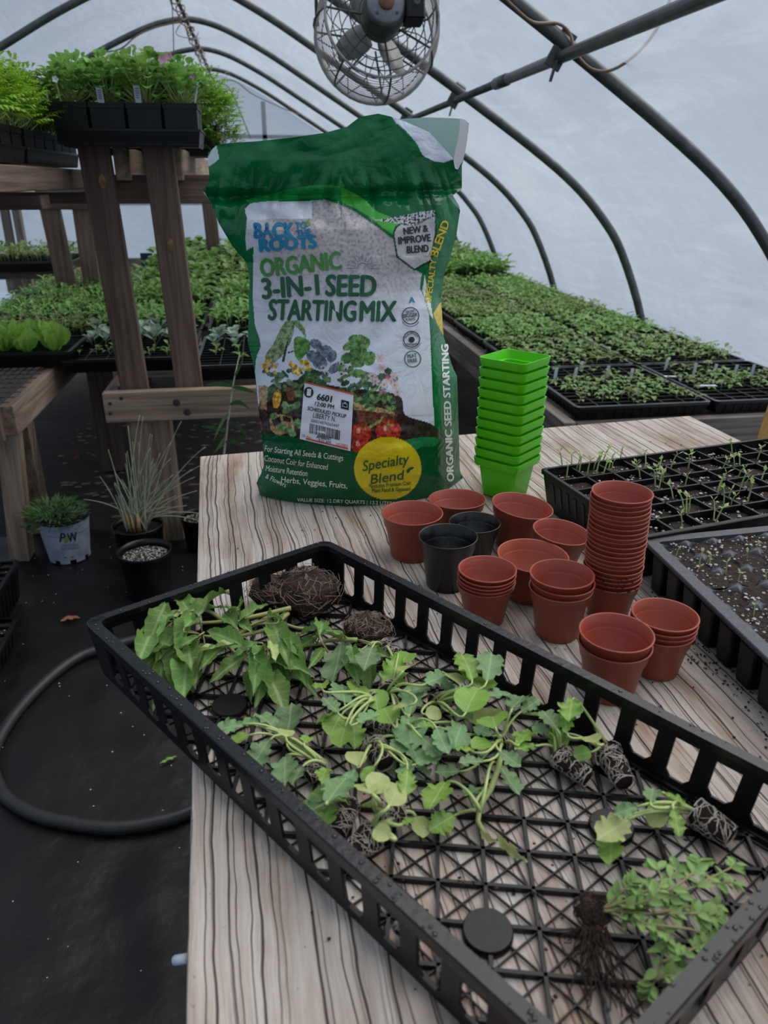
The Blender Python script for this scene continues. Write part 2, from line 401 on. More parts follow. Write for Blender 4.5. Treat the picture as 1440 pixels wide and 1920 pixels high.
il = next(i for i, p in enumerate(pf) if p.z > 1.5); ir = max(i for i, p in enumerate(pf) if p.z > 1.2)
shell(0, il, 'wall_left'); shell(il, ir, 'ceiling'); shell(ir, nl-1, 'wall_right')
for nm, y in (('wall_back', Y1-.02), ('wall_front', Y0+.02)):
    mb = MB(); mb.poly([(p.x, y, p.z) for p in pf]); struct(nm, mb, M['greenhouse_film'])
# end-wall framing: rails and baseboard
for nm, z0, z1, th, mt in (('trim_1', .0, .36, .04, 'wood_grey_x'), ('trim_2', .93, .97, .03, 'trim_pale'), ('trim_3', 1.62, 1.66, .03, 'trim_pale')):
    mb = MB(); mb.box((-.55, Y1-.08, (z0+z1)/2), (4.8 if z1 < 1.2 else 3.0, th, z1-z0)); struct(nm, mb, M[mt])
mb = MB(); mb.box((.1, Y1-.08, 1.0), (.05, .03, 1.98)); struct('trim_4', mb, M['trim_pale'])

# floor: woven ground fabric in front, bare dirt below and behind the benches
def wavy(name, x0, x1, y0, y1, n, amp, fr, z, mat):
    mb = MB(); vs = []
    nx = max(2, int((x1-x0)/n)); nyy = max(2, int((y1-y0)/n))
    for j in range(nyy+1):
        for i in range(nx+1):
            x, y = lerp(x0, x1, i/nx), lerp(y0, y1, j/nyy)
            k = mnoise.fractal(Vector((x*fr+y*fr*.5, y*fr*.45-x*fr*.2, 3.1)), 1.0, 2.0, 5); k = k*.4+.6*(abs(k)*2-.5)
            vs.append((x, y, z+amp*k))
    w = nx+1
    mb.add(vs, [(j*w+i, j*w+i+1, (j+1)*w+i+1, (j+1)*w+i) for j in range(nyy) for i in range(nx)])
    return struct(name, mb, M[mat], True)
wavy('floor', -2.75, 1.98, -2.55, 2.62, .025, .011, 6.0, .004, 'ground_fabric')
wavy('dirt_ground', -2.75, 1.98, 2.55, 9.5, .06, .015, 3.0, -.006, 'dirt')
# pipes
prof0 = profile(0, 4)
HN = ['behind the camera', 'behind the camera', 'just ahead overhead', 'nearest one, crossing the upper right corner', 'second from the front, ending above the right-hand seedling trays', 'third from the front, passing behind the round fan', 'fourth from the front, its peak above the shelf plants', 'fifth from the front, small peak left of centre', 'last one, before the end wall']
for y, hn in zip(HOOPS[3:], HN[3:]):
    mb = MB(); mb.tube([(p.x, y, p.z) for p in prof0], .0205, 10)
    o = mb.build('hoop_pipe', M['pipe_metal'], None, True); o['kind'] = 'thing'
    tag(o, 'grey steel greenhouse hoop pipe, '+hn, 'pipe', 'greenhouse hoop pipes')
# ---------------------------------------------------------------- overhead: purlins, wires, fan
mb = MB(); mb.tube([(.905, -1.5, CAM_Z+.335), (.905, 3.05, CAM_Z+.335)], .0175, 10); mb.tube([(.905, 2.98, CAM_Z+.335), (.905, 3.12, CAM_Z+.335)], .021, 10)
mb.tube([(.905, 3.05, CAM_Z+.335), (.905, 9.3, CAM_Z+.335)], .0145, 10)
pl = thing('purlin_pipe', (.905, 2.46, CAM_Z+.335), 'long grey purlin pipe running under the hoops at upper right', 'pipe')
mb.build('pipe', M['pipe_metal'], pl, True)
for y in HOOPS[3:6]:
    c = MB(); c.bar((.88, y, CAM_Z+.31), (.93, y, CAM_Z+.40), .05, .012, (0, 1, 0)); c.bar((.885, y-.03, CAM_Z+.325), (.87, y-.03, CAM_Z+.27), .006, .012, (0, 1, 0))
    c.build('clamp', M['motor_dark'], pl)
mb = MB(); mb.tube([(-.42, -1.5, CAM_Z+1.005), (-.42, 7.75, CAM_Z+1.005), (-.42, 9.3, CAM_Z+1.0)], .0125, 8)
rp = thing('ridge_pipe', (-.42, 6, CAM_Z+1.0), 'thin ridge pipe with tan wires wound round it, upper left', 'pipe')
mb.build('pipe', M['wire_dark'], rp, True)
def wire(name, pts, r, mat, parent=None, n=6):
    P = [Vector(p) for p in pts]; out = []
    for i in range(len(P)-1):
        p0, p1, p2, p3 = P[max(i-1, 0)], P[i], P[i+1], P[min(i+2, len(P)-1)]
        for k in range(5):
            t = k/5; out.append(.5*((2*p1)+(p2-p0)*t+(2*p0-5*p1+4*p2-p3)*t*t+(3*p1-p0-3*p2+p3)*t**3))
    out.append(P[-1]); b = MB(); b.tube(out, r, n); return b.build(name, M[mat], parent, True)
rng = random.Random(5)
for (ya, yb) in ((4.6, 5.6), (5.6, 6.6), (6.4, 7.4), (7.2, 8.6)):
    pts = []
    for k in range(19):
        t = k/18; a = t*26+ya
        pts.append((-.42+.03*math.cos(a)+.01*rng.uniform(-1, 1), lerp(ya, yb, t), CAM_Z+1.0+.03*math.sin(a)-.02))
    wire('wire', pts, .004, 'wire_tan', rp)
for pts in ([atY(350, 30, 6.4), atY(330, 60, 6.4), atY(345, 70, 6.6), atY(375, 72, 6.9)],
            [atY(372, 60, 7.0), atY(366, 90, 7.1), atY(380, 130, 7.3)], [atY(322, 0, 5.2), atY(325, 60, 5.3), atY(326, 150, 5.4)]):
    wire('wire', pts, .003, 'wire_tan', rp)
w1 = wire('sagging_wire', [atY(938, -12, 2.3), atY(965, 15, 2.35), atY(1000, 42, 2.4), atY(1045, 44, 2.45), atY(1068, 62, 2.44), atY(1080, 100, 2.42), atY(1110, 130, 2.4), atY(1150, 130, 2.38), atY(1200, 95, 2.36), atY(1240, 40, 2.34), atY(1262, -20, 2.3)], .0045, 'wire_tan')
tag(w1, 'brown wire sagging in a loop from the crossing pipes, upper right', 'wire')
w2 = wire('hanging_wire', [atY(405, 153, 7.7), atY(430, 165, 7.9), atY(450, 210, 8.2), atY(470, 260, 8.6)], .005, 'wire_tan')
tag(w2, 'pale wire dropping from the ridge pipe end to the back', 'wire')
w3 = wire('hanging_wire', [atY(405, 152, 7.7), atY(440, 152, 7.9), atY(480, 180, 8.2), atY(560, 215, 8.8)], .005, 'wire_tan')
tag(w3, 'pale wire sloping right from the ridge pipe end', 'wire')
w4 = wire('hoop_wire', [atY(340, 40, 6.3), atY(290, 52, 6.3), atY(255, 68, 6.3), atY(225, 92, 6.3), atY(180, 100, 6.3)], .005, 'wire_tan')
tag(w4, 'thin wire slung below the fourth hoop, upper left', 'wire')

def fan():
    A = atY(717, 27, 2.62); B = atY(702, 75, 2.80)
    ax = (B-A).normalized()
    q = Vector((0, 1, 0)).rotation_difference(ax).to_matrix().to_4x4()
    base = A.lerp(B, .5)
    T = Matrix.Translation(A) @ q       # local +Y runs away from the viewer
    Ln = (B-A).length; r0, r1 = .172, .192
    root = thing('circulation_fan', base, 'round caged greenhouse fan with grey motor, hanging overhead', 'fan')
    def ring(y, r, tr, n=40):
        return [T @ Vector((r*math.cos(2*math.pi*k/n), y, r*math.sin(2*math.pi*k/n))) for k in range(n+1)]
    m = MB(); m.tube(ring(0, r0, .004), .0045, 6, False); m.build('front_ring', M['fan_metal'], root, True)
    m = MB(); m.tube(ring(Ln, r1, .004), .0045, 6, False); m.build('rear_ring', M['fan_metal'], root, True)
    m = MB()
    nr = 17
    for i in range(1, nr):
        t = i/nr; rr = lerp(r0, r1, t)+.012*math.sin(math.pi*t)
        m.tube(ring(Ln*t, rr, .002), .0013, 4, False)
    m.build('cage_wires', M['fan_rust'], root, True)
    for k in range(7):
        a = 2*math.pi*k/7+.35; mm = MB()
        pts = [T @ Vector(((lerp(r0, r1, t)+.016*math.sin(math.pi*t))*math.cos(a), Ln*t, (lerp(r0, r1, t)+.016*math.sin(math.pi*t))*math.sin(a))) for t in (0, .25, .5, .75, 1)]
        mm.tube([T @ Vector((.05*math.cos(a), .02, .05*math.sin(a)))]+pts+[T @ Vector((.03*math.cos(a), Ln+.01, .03*math.sin(a)))], .0034, 5); mm.build('cage_rod', M['motor_dark'], root)
    m = MB()
    for y, rr in ((-.004, [.07, .1, .13, .155]), (Ln+.006, [.05, .08, .11, .14, .17])):
        for r in rr: m.tube(ring(y, r, .002), .002, 4, False)
    for k in range(12):
        a = 2*math.pi*k/12
        for s in (-1, 1):
            m.tube([T @ Vector((lerp(.05, r1, t)*math.cos(a+s*.55*t), Ln+.004, lerp(.05, r1, t)*math.sin(a+s*.55*t))) for t in (0, .33, .66, 1)], .002, 4)
    m.build('guard_wires', M['motor_dark'], root, True)
    mo = MB(); mo.lathe([(0, -.075), (.058, -.075), (.064, -.068), (.064, .0), (.060, .05), (.05, .062), (0, .062)], 28, T @ Matrix.Rotation(-math.pi/2, 4, 'X') @ Matrix.Translation((0, 0, 0)))
    mo.build('motor', M['motor_dark'], root, True)
    TT = T @ Matrix.Rotation(-math.pi/2, 4, 'X')
    f = MB(); f.lathe([(0, -.083), (.05, -.083), (.056, -.078), (.056, -.07), (0, -.07)], 28, TT); mf = f.build('motor_face', M['motor_face'], root, True)
    f = MB(); f.lathe([(0, -.095), (.02, -.095), (.023, -.091), (.023, -.08), (0, -.08)], 20, TT); f.build('bearing_cap', M['rust_cap'], mf, True)
    for k in range(4):
        a = k*math.pi/2+.75; b = MB(); b.lathe([(0, -.089), (.004, -.088), (.004, -.08)], 8, TT @ Matrix.Translation((.042*math.cos(a), .042*math.sin(a), 0))); b.build('bolt', M['motor_dark'], mf)
    j = MB(); j.box((0, 0, 0), (.055, .07, .075)); jm = j.mesh('junction_box', M['black_plastic'])
    o = obj('junction_box', jm, root, T @ Matrix.Translation((.085, -.055, -.005))); bv = o.modifiers.new('b', 'BEVEL'); bv.width = .004
    k_ = MB(); k_.lathe([(0, .002), (.008, .002), (.01, 0), (.01, -.004)], 16); obj('knockout', k_.mesh('knockout', M['motor_dark']), o, T @ Matrix.Translation((.088, -.092, .0)) @ Matrix.Rotation(math.pi/2, 4, 'X')).matrix_parent_inverse = (Matrix.Translation(-base) @ Matrix.Identity(4)).inverted() @ Matrix.Translation(-base) if False else (T @ Matrix.Translation((.085, -.055, -.005))).inverted()
    for k in range(4):
        a = k*math.pi/2+.5; b = MB(); vs = []
        for i in range(6):
            r = lerp(.04, .15, i/5); w = .045*(.6+.8*math.sin(math.pi*min(1, (i+1)/6)))
            for s in (-1, 1):
                aa = a + s*w/r*.6
                vs.append(T @ Vector((r*math.cos(aa), .105+s*.022, r*math.sin(aa))))
        b.add(vs, [(2*i, 2*i+1, 2*i+3, 2*i+2) for i in range(5)]); bo = b.build('blade', M['fan_metal'], root, True)
        so_ = bo.modifiers.new('s', 'SOLIDIFY'); so_.thickness = .002
    h = MB(); top = A.lerp(B, .5)+Vector((0, 0, .19)); yk = 2.9
    for s in (-1, 1): h.tube([T @ Vector((s*.19, Ln*.5, 0)), T @ Vector((s*.19, Ln*.5, .14)), T @ Vector((0, Ln*.5, .24))], .006, 6)
    zt = CAM_Z+.69
    h.tube([T @ Vector((0, Ln*.5, .24)), Vector((base.x, base.y, CAM_Z+.80))], .005, 6)
    h.build('hanger', M['pipe_metal'], root, True)
    # crossbar that carries it, between the hoops
    c = MB(); c.tube([(base.x, 2.46, CAM_Z+.80-.02), (base.x, 3.75, CAM_Z+.80-.02)], .012, 8); c.build('carrier_bar', M['pipe_metal'], root, True)
fan()

# ---------------------------------------------------------------- potting table
TD = Vector((.06, -.983, 0)).normalized()           # along the boards, towards the viewer
TFL = at(375, 855, TZ); TFR = at(1293, 779, TZ)
def quad_prism(P, z0, z1):
    m = MB(); n = len(P)
    m.add([(p[0], p[1], z0) for p in P]+[(p[0], p[1], z1) for p in P],
          [tuple(range(n-1, -1, -1)), tuple(range(n, 2*n))]+[(i, (i+1) % n, n+(i+1) % n, n+i) for i in range(n)])
    return m
LEN = 1.24
tn = thing('potting_table', ((TFL+TFR)/2)-Vector((0, .5, TZ)), 'weathered wooden potting table with rough grey grain, filling the foreground', 'table')
P = [TFL, TFR, TFR+TD*LEN, TFL+TD*(LEN-.03)]
tang = math.atan2(TD.x, -TD.y)
m = quad_prism([(p-TFL) for p in P], -.038, 0)
# the object's own axes follow the boards so that the grain runs along them
rot = Matrix.Rotation(-tang, 4, 'Z')
me = MB(); me.v = [tuple(rot @ Vector(v)) for v in m.v]; me.f = m.f; me.mi = m.mi
top = obj('tabletop', me.mesh('tabletop', M['weathered_tabletop']), tn, Matrix.Translation(TFL) @ rot.inverted())
bv = top.modifiers.new('b', 'BEVEL'); bv.width = .003; bv.segments = 2
cn = [P[0]+Vector((.08, -.07, 0)), P[1]+Vector((-.08, -.08, 0)), P[2]+Vector((-.08, .08, 0)), P[3]+Vector((.08, .08, 0))]
for c in cn:
    b = MB(); b.box((c.x, c.y, (TZ-.04)/2), (.085, .085, TZ-.042)); b.build('leg', M['wood_dark_z'], tn)
for a, b_ in ((0, 1), (1, 2), (2, 3), (3, 0)):
    b = MB(); b.bar(cn[a]+Vector((0, 0, -.085)), cn[b_]+Vector((0, 0, -.085)), .038, .089); b.build('apron', M['wood_dark_x' if a % 2 == 0 else 'wood_dark_y'], tn)
# slim white stick end poking out below the left edge of the table
o = MB(); o.tube([at(328, 1801, TZ-.06), at(352, 1797, TZ-.055)], .0035, 8); tag(o.build('wooden_stick', M['tag_white'], None, True), 'pale stick end poking out under the table edge at left', 'stick')

# ---------------------------------------------------------------- left shelf, benches
def board(parent, a, b, w, h, mat, up=(0, 0, 1), name='board', bevel=.003):
    m = MB(); m.bar(a, b, w, h, up); return m.build(name, M[mat], parent, False, bevel)
YP = 2.5
sh = thing('plant_shelf', (-.36, 2.6, .55), 'tall weathered wooden shelf stand with two leaning posts holding potted plants', 'shelf')
ZS = CAM_Z+.092
for (bx, by), (tx, ty), in (((255, 737), (175, 272)), ((357, 737), (296, 275))):
    a = atY(bx, by, YP); b = atY(tx, ty, YP)
    board(sh, a, b, .086, .04, 'wood_dark_z', (0, 1, 0), 'post')
def knot(px, py, r, parent):
    p = atY(px, py, YP-.0212); k = MB(); k.lathe([(0, .002), (r*.6, .0015), (r, 0)], 14, Matrix.Translation(p) @ Matrix.Rotation(math.pi/2, 4, 'X') @ Matrix.Diagonal((.8, 1.5, 1, 1))); k.build('knot', M['kraft_knot'], parent, True)
pm('kraft_knot', (150, 118, 74), (96, 70, 48), scale=60, rough=.8)
knot(192, 340, .013, sh); knot(320, 460, .013, sh)
# rails running back from the posts
board(sh, (-.40, YP+.03, ZS-.045), (-.40, 5.2, ZS-.045), .04, .09, 'wood_warm_y', name='rail')
board(sh, (-.245, YP+.03, ZS-.045), (-.245, 5.6, ZS-.045), .04, .09, 'wood_warm_y', name='rail')
board(sh, (-.45, YP+.1, CAM_Z-.022), (-.10, YP+.1, CAM_Z-.022), .04, .082, 'wood_dark_x', name='crossbeam')
a = atY(388, 350, 5.4); b = atY(408, 532, 5.4)
board(sh, a, b, .085, .06, 'wood_dark_z', (0, 1, 0), 'post')
sh2 = thing('plant_shelf', (-.8, 3, .55), 'left wooden shelf rail and legs carrying the long row of leafy trays', 'shelf')
board(sh2, (-.565, 1.55, CAM_Z+.006), (-.565, 2.95, CAM_Z+.006), .04, .056, 'wood_dark_y', name='rail')
board(sh2, (-1.15, 1.55, CAM_Z+.006), (-1.15, 2.95, CAM_Z+.006), .04, .056, 'wood_dark_y', name='rail')
for y in (1.7, 2.25, 2.85): board(sh2, (-.56, y, CAM_Z-.05), (-1.16, y, CAM_Z-.05), .09, .036, 'wood_dark_x', name='slat')
Y3 = 4.3
a = atY(70, 372, Y3); b = atY(172, 374, Y3); board(sh2, a, b, .06, .1, 'wood_dark_x', name='crossbeam')
for (bx, by), (tx, ty) in (((127, 540), (90, 372)), ((176, 540), (152, 372))):
    board(sh2, atY(bx, by, Y3), atY(tx, ty, Y3+.02), .085, .085, 'wood_dark_z', (0, 1, 0), 'post')
b0 = atY(70, 372, Y3)
board(sh2, (b0.x+.02, Y3, b0.z+.07), (b0.x+.02, 2.9, b0.z+.07), .04, .06, 'wood_dark_y', name='brace')
Y4 = 6.6
sh3 = thing('plant_shelf', atY(30, 540, Y4), 'pale grey far shelf legs with a teal strip, left edge', 'shelf')
for (bx, by), (tx, ty) in (((34, 535), (6, 378)), ((56, 535), (28, 378))):
    board(sh3, atY(bx, by, Y4), atY(tx, ty, Y4), .055, .07, 'wood_grey_z', (0, 1, 0), 'post')
board(sh3, atY(-40, 367, Y4), atY(40, 367, Y4), .06, .10, 'wood_grey_x', name='crossbeam')
board(sh3, atY(13, 359, Y4-.05), atY(13, 379, Y4-.05), .05, .01, 'teal_tape', (0, 1, 0), 'tape')
for y_ in (Y4,):
    board(sh3, atY(34, 535, Y4), atY(34, 535, Y4)-Vector((0, 0, .25)), .055, .07, 'wood_grey_z', (0, 1, 0), 'post')
    board(sh3, atY(56, 535, Y4), atY(56, 535, Y4)-Vector((0, 0, .25)), .055, .07, 'wood_grey_z', (0, 1, 0), 'post')

ZB = .545   # lower bench height
bb = thing('wooden_bench', (-.1, 3.6, 0), 'low wooden bench behind the bag, carrying rows of seedling trays', 'bench')
YB = 2.44
a = atY(197, 763, YB); b = atY(520, 766, YB)
board(bb, a, (.42, YB, a.z), .04, .098, 'wood_warm_x', name='front_rail')
ZB = a.z+.049
for k, (px, py) in enumerate(((206, 757), (207, 775), (227, 747), (331, 755), (351, 773))):
    p = atY(px, py, YB-.021); n_ = MB(); n_.lathe([(0, .001), (.006 if k < 3 else .012, 0)], 10, Matrix.Translation(p) @ Matrix.Rotation(math.pi/2, 4, 'X')); n_.build('nail_hole', M['wire_dark'], bb)
board(bb, (a.x+.02, YB+.02, ZB-.045), (a.x+.02, 6.3, ZB-.045), .04, .09, 'wood_dark_y', name='side_rail')
board(bb, (.40, YB+.02, ZB-.045), (.40, 6.3, ZB-.045), .04, .09, 'wood_dark_y', name='side_rail')
for y in (2.75, 3.2, 3.65, 4.1, 4.55, 5.0, 5.45, 5.9):
    board(bb, (a.x, y, ZB-.012), (.42, y, ZB-.012), .09, .022, 'wood_grey_x', name='slat')
for (px0, px1, y) in ((240, 283, 2.5), (277, 322, 2.53)):
    pt = atY((px0+px1)/2, 787, y); board(bb, (pt.x, y, 0), (pt.x, y, ZB-.05), .075, .075, 'wood_warm_z', (0, 1, 0), 'leg')
for y in (4.2, 6.1):
    for x in (a.x+.05, .37): board(bb, (x, y, 0), (x, y, ZB-.05), .075, .075, 'wood_dark_z', (0, 1, 0), 'leg')
p = atY(190, 720, 3.3); board(bb, (p.x, 3.3, 0), (p.x, 3.3, ZB), .09, .09, 'wood_dark_z', (0, 1, 0), 'leg')

ba = thing('wooden_bench', (-1.0, 3.0, 0), 'rough wooden bench at left edge with wire mesh top and lettuce tray', 'bench')
ZA = .585; XA = -.765
board(ba, (XA, 2.24, ZA-.045), (XA, 3.15, ZA-.045), .042, .09, 'wood_warm_y', name='side_rail')
board(ba, (XA+.012, 3.15, ZA-.04), (XA+.012, 5.1, ZA-.04), .042, .085, 'wood_warm_y', name='side_rail')
board(ba, (XA-.03, 2.20, ZA-.03), (XA-.62, 2.20, ZA-.03), .04, .07, 'wood_grey_x', name='end_rail')
board(ba, (XA-.035, 2.22, ZA-.05), (XA-.035, 2.26, ZA-.05), .04, .10, 'wood_warm_z', name='corner_block')
for x, y in ((XA-.105, 2.66), (XA-.115, 2.44), (XA-.02, 4.9), (XA-.6, 2.27), (XA-.6, 4.9)):
    board(ba, (x, y, 0), (x+(.05 if y < 2.7 else 0), y-(.15 if 2.6 < y < 2.7 else 0), ZA-.06), .062, .07, 'wood_warm_z' if y < 3 else 'wood_dark_z', (0, 1, 0), 'leg')
mm = MB()
for k in range(26):
    x = XA-.02-k*.025; mm.bar((x, 2.2, ZA+.004), (x, 5.1, ZA+.004), .0025, .0025)
for k in range(48):
    y = 2.22+k*.06; mm.bar((XA, y, ZA+.001), (XA-.64, y, ZA+.001), .0025, .0025)
wm = mm.build('wire_mesh', M['pipe_metal'], ba); wm['kind'] = 'stuff'
board(ba, (XA-.1, 2.0, ZA-.045), (XA-.1, 2.24, ZA-.045), .04, .09, 'wood_grey_y', name='side_rail')
# right bench
ZR = .475; XR = .93
br = thing('wooden_bench', (1.4, 4, 0), 'long wooden bench along the right film wall, covered with seedling flats', 'bench')
board(br, (XR, 2.165, ZR-.05), (XR, 8.0, ZR-.05), .042, .11, 'wood_grey_y', name='side_rail')
board(br, (XR+.03, 2.185, ZR-.058), (1.93, 2.185, ZR-.058), .042, .11, 'wood_grey_x', name='front_rail')
for k in range(12):
    y = 2.3+k*.5; board(br, (XR, y, ZR-.012), (1.93, y, ZR-.012), .09, .022, 'wood_grey_x', name='slat')
for y in (2.26, 4.0, 6.0, 7.9):
    for x in (XR+.04, 1.85): board(br, (x, y, 0), (x, y, ZR-.05), .08, .08, 'wood_dark_z', (0, 1, 0), 'leg')
# ---------------------------------------------------------------- open mesh tray in the foreground
TH = .062
QA, QB, QC, QD = (Vector((x, y, TZ+TH)) for x, y in ((-.190, .638), (.052, .778), (.366, .321), (.129, .184)))   # 55 x 28 cm
QUAD = [Vector((p.x, p.y)) for p in (QA, QB, QC, QD)]          # far-left, far-right, near-right, near-left
def inset_poly(P, d):
    n = len(P); out = []
    c = sum(P, Vector((0, 0)))/n
    L = []
    for i in range(n):
        a, b = P[i], P[(i+1) % n]; t = (b-a).normalized(); nn = Vector((-t.y, t.x))
        if nn.dot(c-a) < 0: nn = -nn
        L.append((a+nn*d, t))
    for i in range(n):
        (p, r), (q, s) = L[i-1], L[i]
        k = r.x*s.y-r.y*s.x; w = q-p
        out.append(p+r*((w.x*s.y-w.y*s.x)/k))
    return out
def rounded(P, r, k=4):
    out = []; n = len(P)
    for i in range(n):
        a, b, c = P[i-1], P[i], P[(i+1) % n]
        u, v = (a-b).normalized(), (c-b).normalized()
        p, q = b+u*r, b+v*r
        for j in range(k+1):
            t = j/k; out.append(p*(1-t)**2+b*(2*t*(1-t))+q*t*t)
    return out
def loop_strip(mb, loops):
    """loops: list of (poly2d, z); consecutive loops are joined, last to first when closed"""
    n = len(loops[0][0]); vs = [(p.x, p.y, z) for P, z in loops for p in P]; m = len(loops)
    mb.add(vs, [(i*n+k, i*n+(k+1) % n, ((i+1) % m)*n+(k+1) % n, ((i+1) % m)*n+k) for i in range(m) for k in range(n)])
def tray_rim(quad, z, w, lip, rad, th=.002):
    mb = MB()
    o, i_ = rounded(quad, rad), rounded(inset_poly(quad, w), rad*.8)
    o2 = rounded(inset_poly(quad, th), rad)
    loop_strip(mb, [(o, z-lip), (o, z-.001), (rounded(inset_poly(quad, .001), rad), z), (i_, z), (i_, z-.006), (o2, z-.006), (o2, z-lip)])
    return mb
mt = thing('mesh_tray', ((QA+QC)/2)-Vector((0, 0, TH)), 'large black slotted mesh tray full of uprooted seedlings in the foreground', 'tray')
tray_rim(QUAD, TZ+TH, .0105, .0085, .014).build('rim', M['black_plastic_glossy'], mt, True).modifiers.new('e', 'EDGE_SPLIT').split_angle = R(40)
TOPQ, BOTQ = inset_poly(QUAD, .0035), inset_poly(QUAD, .0085)
def slotted_wall(i, nslots, parent):
    a1, b1, a0, b0 = TOPQ[i], TOPQ[(i+1) % 4], BOTQ[i], BOTQ[(i+1) % 4]
    def pt(u, v):
        p = (a0.lerp(b0, u)).lerp(a1.lerp(b1, u), v); return (p.x, p.y, TZ+.002+v*(TH-.006))
    mb = MB()
    def rect(u0, u1, v0, v1, n=1):
        mb.add([pt(u0, v0), pt(u1, v0), pt(u1, v1), pt(u0, v1)], [(0, 1, 2, 3)])
    e = .045; pitch = (1-2*e)/nslots
    rect(0, e, 0, 1); rect(1-e, 1, 0, 1)
    for k in range(nslots):
        u0 = e+k*pitch; ua, ub = u0+pitch*.21, u0+pitch*.79
        va, vb = (.21, .76) if k % 2 else (.15, .80)
        rect(u0, ua, 0, 1); rect(ub, u0+pitch, 0, 1); rect(ua, ub, vb, 1)
        c = (ub-ua)*.22; cv = .09      # rounded lower corners
        mb.add([pt(ua, 0), pt(ub, 0), pt(ub, va+cv), pt(ub-c, va), pt(ua+c, va), pt(ua, va+cv)], [(0, 1, 2, 3, 4, 5)])
    o = mb.build('side_wall', M['black_plastic'], parent)
    s = o.modifiers.new('s', 'SOLIDIFY'); s.thickness = .0022; s.offset = 0
for i, n in ((0, 7), (1, 15), (2, 7), (3, 15)): slotted_wall(i, n, mt)
# floor: heavy ribs on the diagonal, thin cross ribs in every cell
def clip(a, b, P):
    t0, t1 = 0.0, 1.0; c = sum(P, Vector((0, 0)))/len(P); d = b-a
    for i in range(len(P)):
        p, q = P[i], P[(i+1) % len(P)]; n = Vector((-(q-p).y, (q-p).x))
        if n.dot(c-p) < 0: n = -n
        f0, f1 = n.dot(a-p), n.dot(d)
        if abs(f1) < 1e-12:
            if f0 < 0: return None
            continue
        t = -f0/f1
        if f1 > 0: t0 = max(t0, t)
        else: t1 = min(t1, t)
    return (a+d*t0, a+d*t1) if t1 > t0 else None
GO, GU, GV = Vector((.1354, .4046)), Vector((.0311, -.0079)), Vector((-.0064, -.0294))
ZF = TZ+.003
ribs = MB()
for k in range(-30, 31):
    for o_, d_, w, h in ((GO+GU*k, GV, .0026, .0044), (GO+GV*k, GU, .0026, .0044)):
        c = clip(o_-d_*40, o_+d_*40, BOTQ)
        if c: ribs.bar((*c[0], ZF), (*c[1], ZF), w, h)
    for d_ in (GU+GV, GU-GV):
        c = clip(GO+GU*k-d_*40, GO+GU*k+d_*40, BOTQ)
        if c: ribs.bar((*c[0], ZF-.0008), (*c[1], ZF-.0008), .0009, .0022)
loop_strip(ribs, [(BOTQ, TZ+.001), (BOTQ, TZ+.006), (inset_poly(BOTQ, .004), TZ+.006), (inset_poly(BOTQ, .004), TZ+.001)])
ribs.build('floor_grid', M['black_plastic'], mt)
for px, py in ((915, 1741), (430, 1319), (1147, 1545)):
    p = at(px, py, TZ+.007); d = MB(); d.lathe([(0, .0065), (.0155, .0065), (.0163, .0055), (.0163, .001), (0, .001)], 28, Matrix.Translation((p.x, p.y, TZ))); d.build('pad', M['black_plastic'], mt, True).modifiers.new('e', 'EDGE_SPLIT').split_angle = R(40)
# water drops standing on the rim
rng = random.Random(11); dr = MB()
pm('water_drop', (40, 42, 48), rough=.08, spec=.8)
for k in range(150):
    s = rng.random(); i = rng.choice((3, 3, 3, 1, 2, 0)); a, b = QUAD[i], QUAD[(i+1) % 4]
    p = a.lerp(b, s); q = inset_poly(QUAD, .0105)[i].lerp(inset_poly(QUAD, .0105)[(i+1) % 4], s); p = p.lerp(q, rng.uniform(.15, .9)); r = rng.uniform(.0006, .0018)
    dr.blob((p.x, p.y, TZ+TH+.0002), r, k, (1.2, 1.2, .55))
do = dr.build('water_drops', M['water_drop'], mt, True); do['kind'] = 'stuff'

# ---------------------------------------------------------------- pots
def pot_profile(Rm, H):
    rb = Rm*.70; rs = lerp(rb, Rm*.92, .74)
    return [(0, 0), (rb*.96, 0), (rb, .0012), (Rm*.875, .72*H), (Rm*.895, .73*H), (Rm*.925, .745*H), (Rm*.985, H-.0022), (Rm+.0007, H-.0014), (Rm+.0007, H-.0003), (Rm-.0003, H), (Rm-.0012, H-.0006), (Rm*.91, .76*H), (Rm*.89, .74*H), (Rm*.865, .72*H), (rb*.96, .0022), (0, .0022)]
POTM = {}
def pot_mesh(Rm, H, mat):
    k = (round(Rm, 4), round(H, 4), mat)
    if k not in POTM:
        m = MB(); m.lathe(pot_profile(Rm, H), 48); POTM[k] = m.mesh('pot', M[mat], True)
    return POTM[k]
def pot(name, P, Rm, H, mat, label, group=None, tilt=(0, 0)):
    o = obj(name, pot_mesh(Rm, H, mat), None, Matrix.Translation(P) @ Matrix.Rotation(random.random()*6, 4, 'Z') if not any(tilt) else Matrix.Translation(P) @ Matrix.Rotation(tilt[0], 4, 'X') @ Matrix.Rotation(tilt[1], 4, 'Y'))
    return tag(o, label, 'pot', group)
GT = 'terracotta plastic pots on the table'
def single(cx, cy, rx, H, mat, name, label, tilt=(0, 0), dz=0):
    P = at(cx, cy, TZ+H+dz); d = (P-CAMP).dot(Vector((math.sin(YAW)*math.cos(PITCH), math.cos(YAW)*math.cos(PITCH), -math.sin(PITCH))))
    return pot(name, Vector((P.x, P.y, TZ+dz+.0006)), rx*d/FPX, H, mat, label, GT if 'terra' in mat else 'black round pots', tilt)
single(773, 961, 57, .059, 'terracotta_plastic', 'plant_pot', 'single empty terracotta plastic pot at left front, nearest the seed mix bag')
single(858, 936, 53, .050, 'terracotta_plastic', 'plant_pot', 'empty terracotta pot behind the black pots, touching the bag', (R(-2), 0))
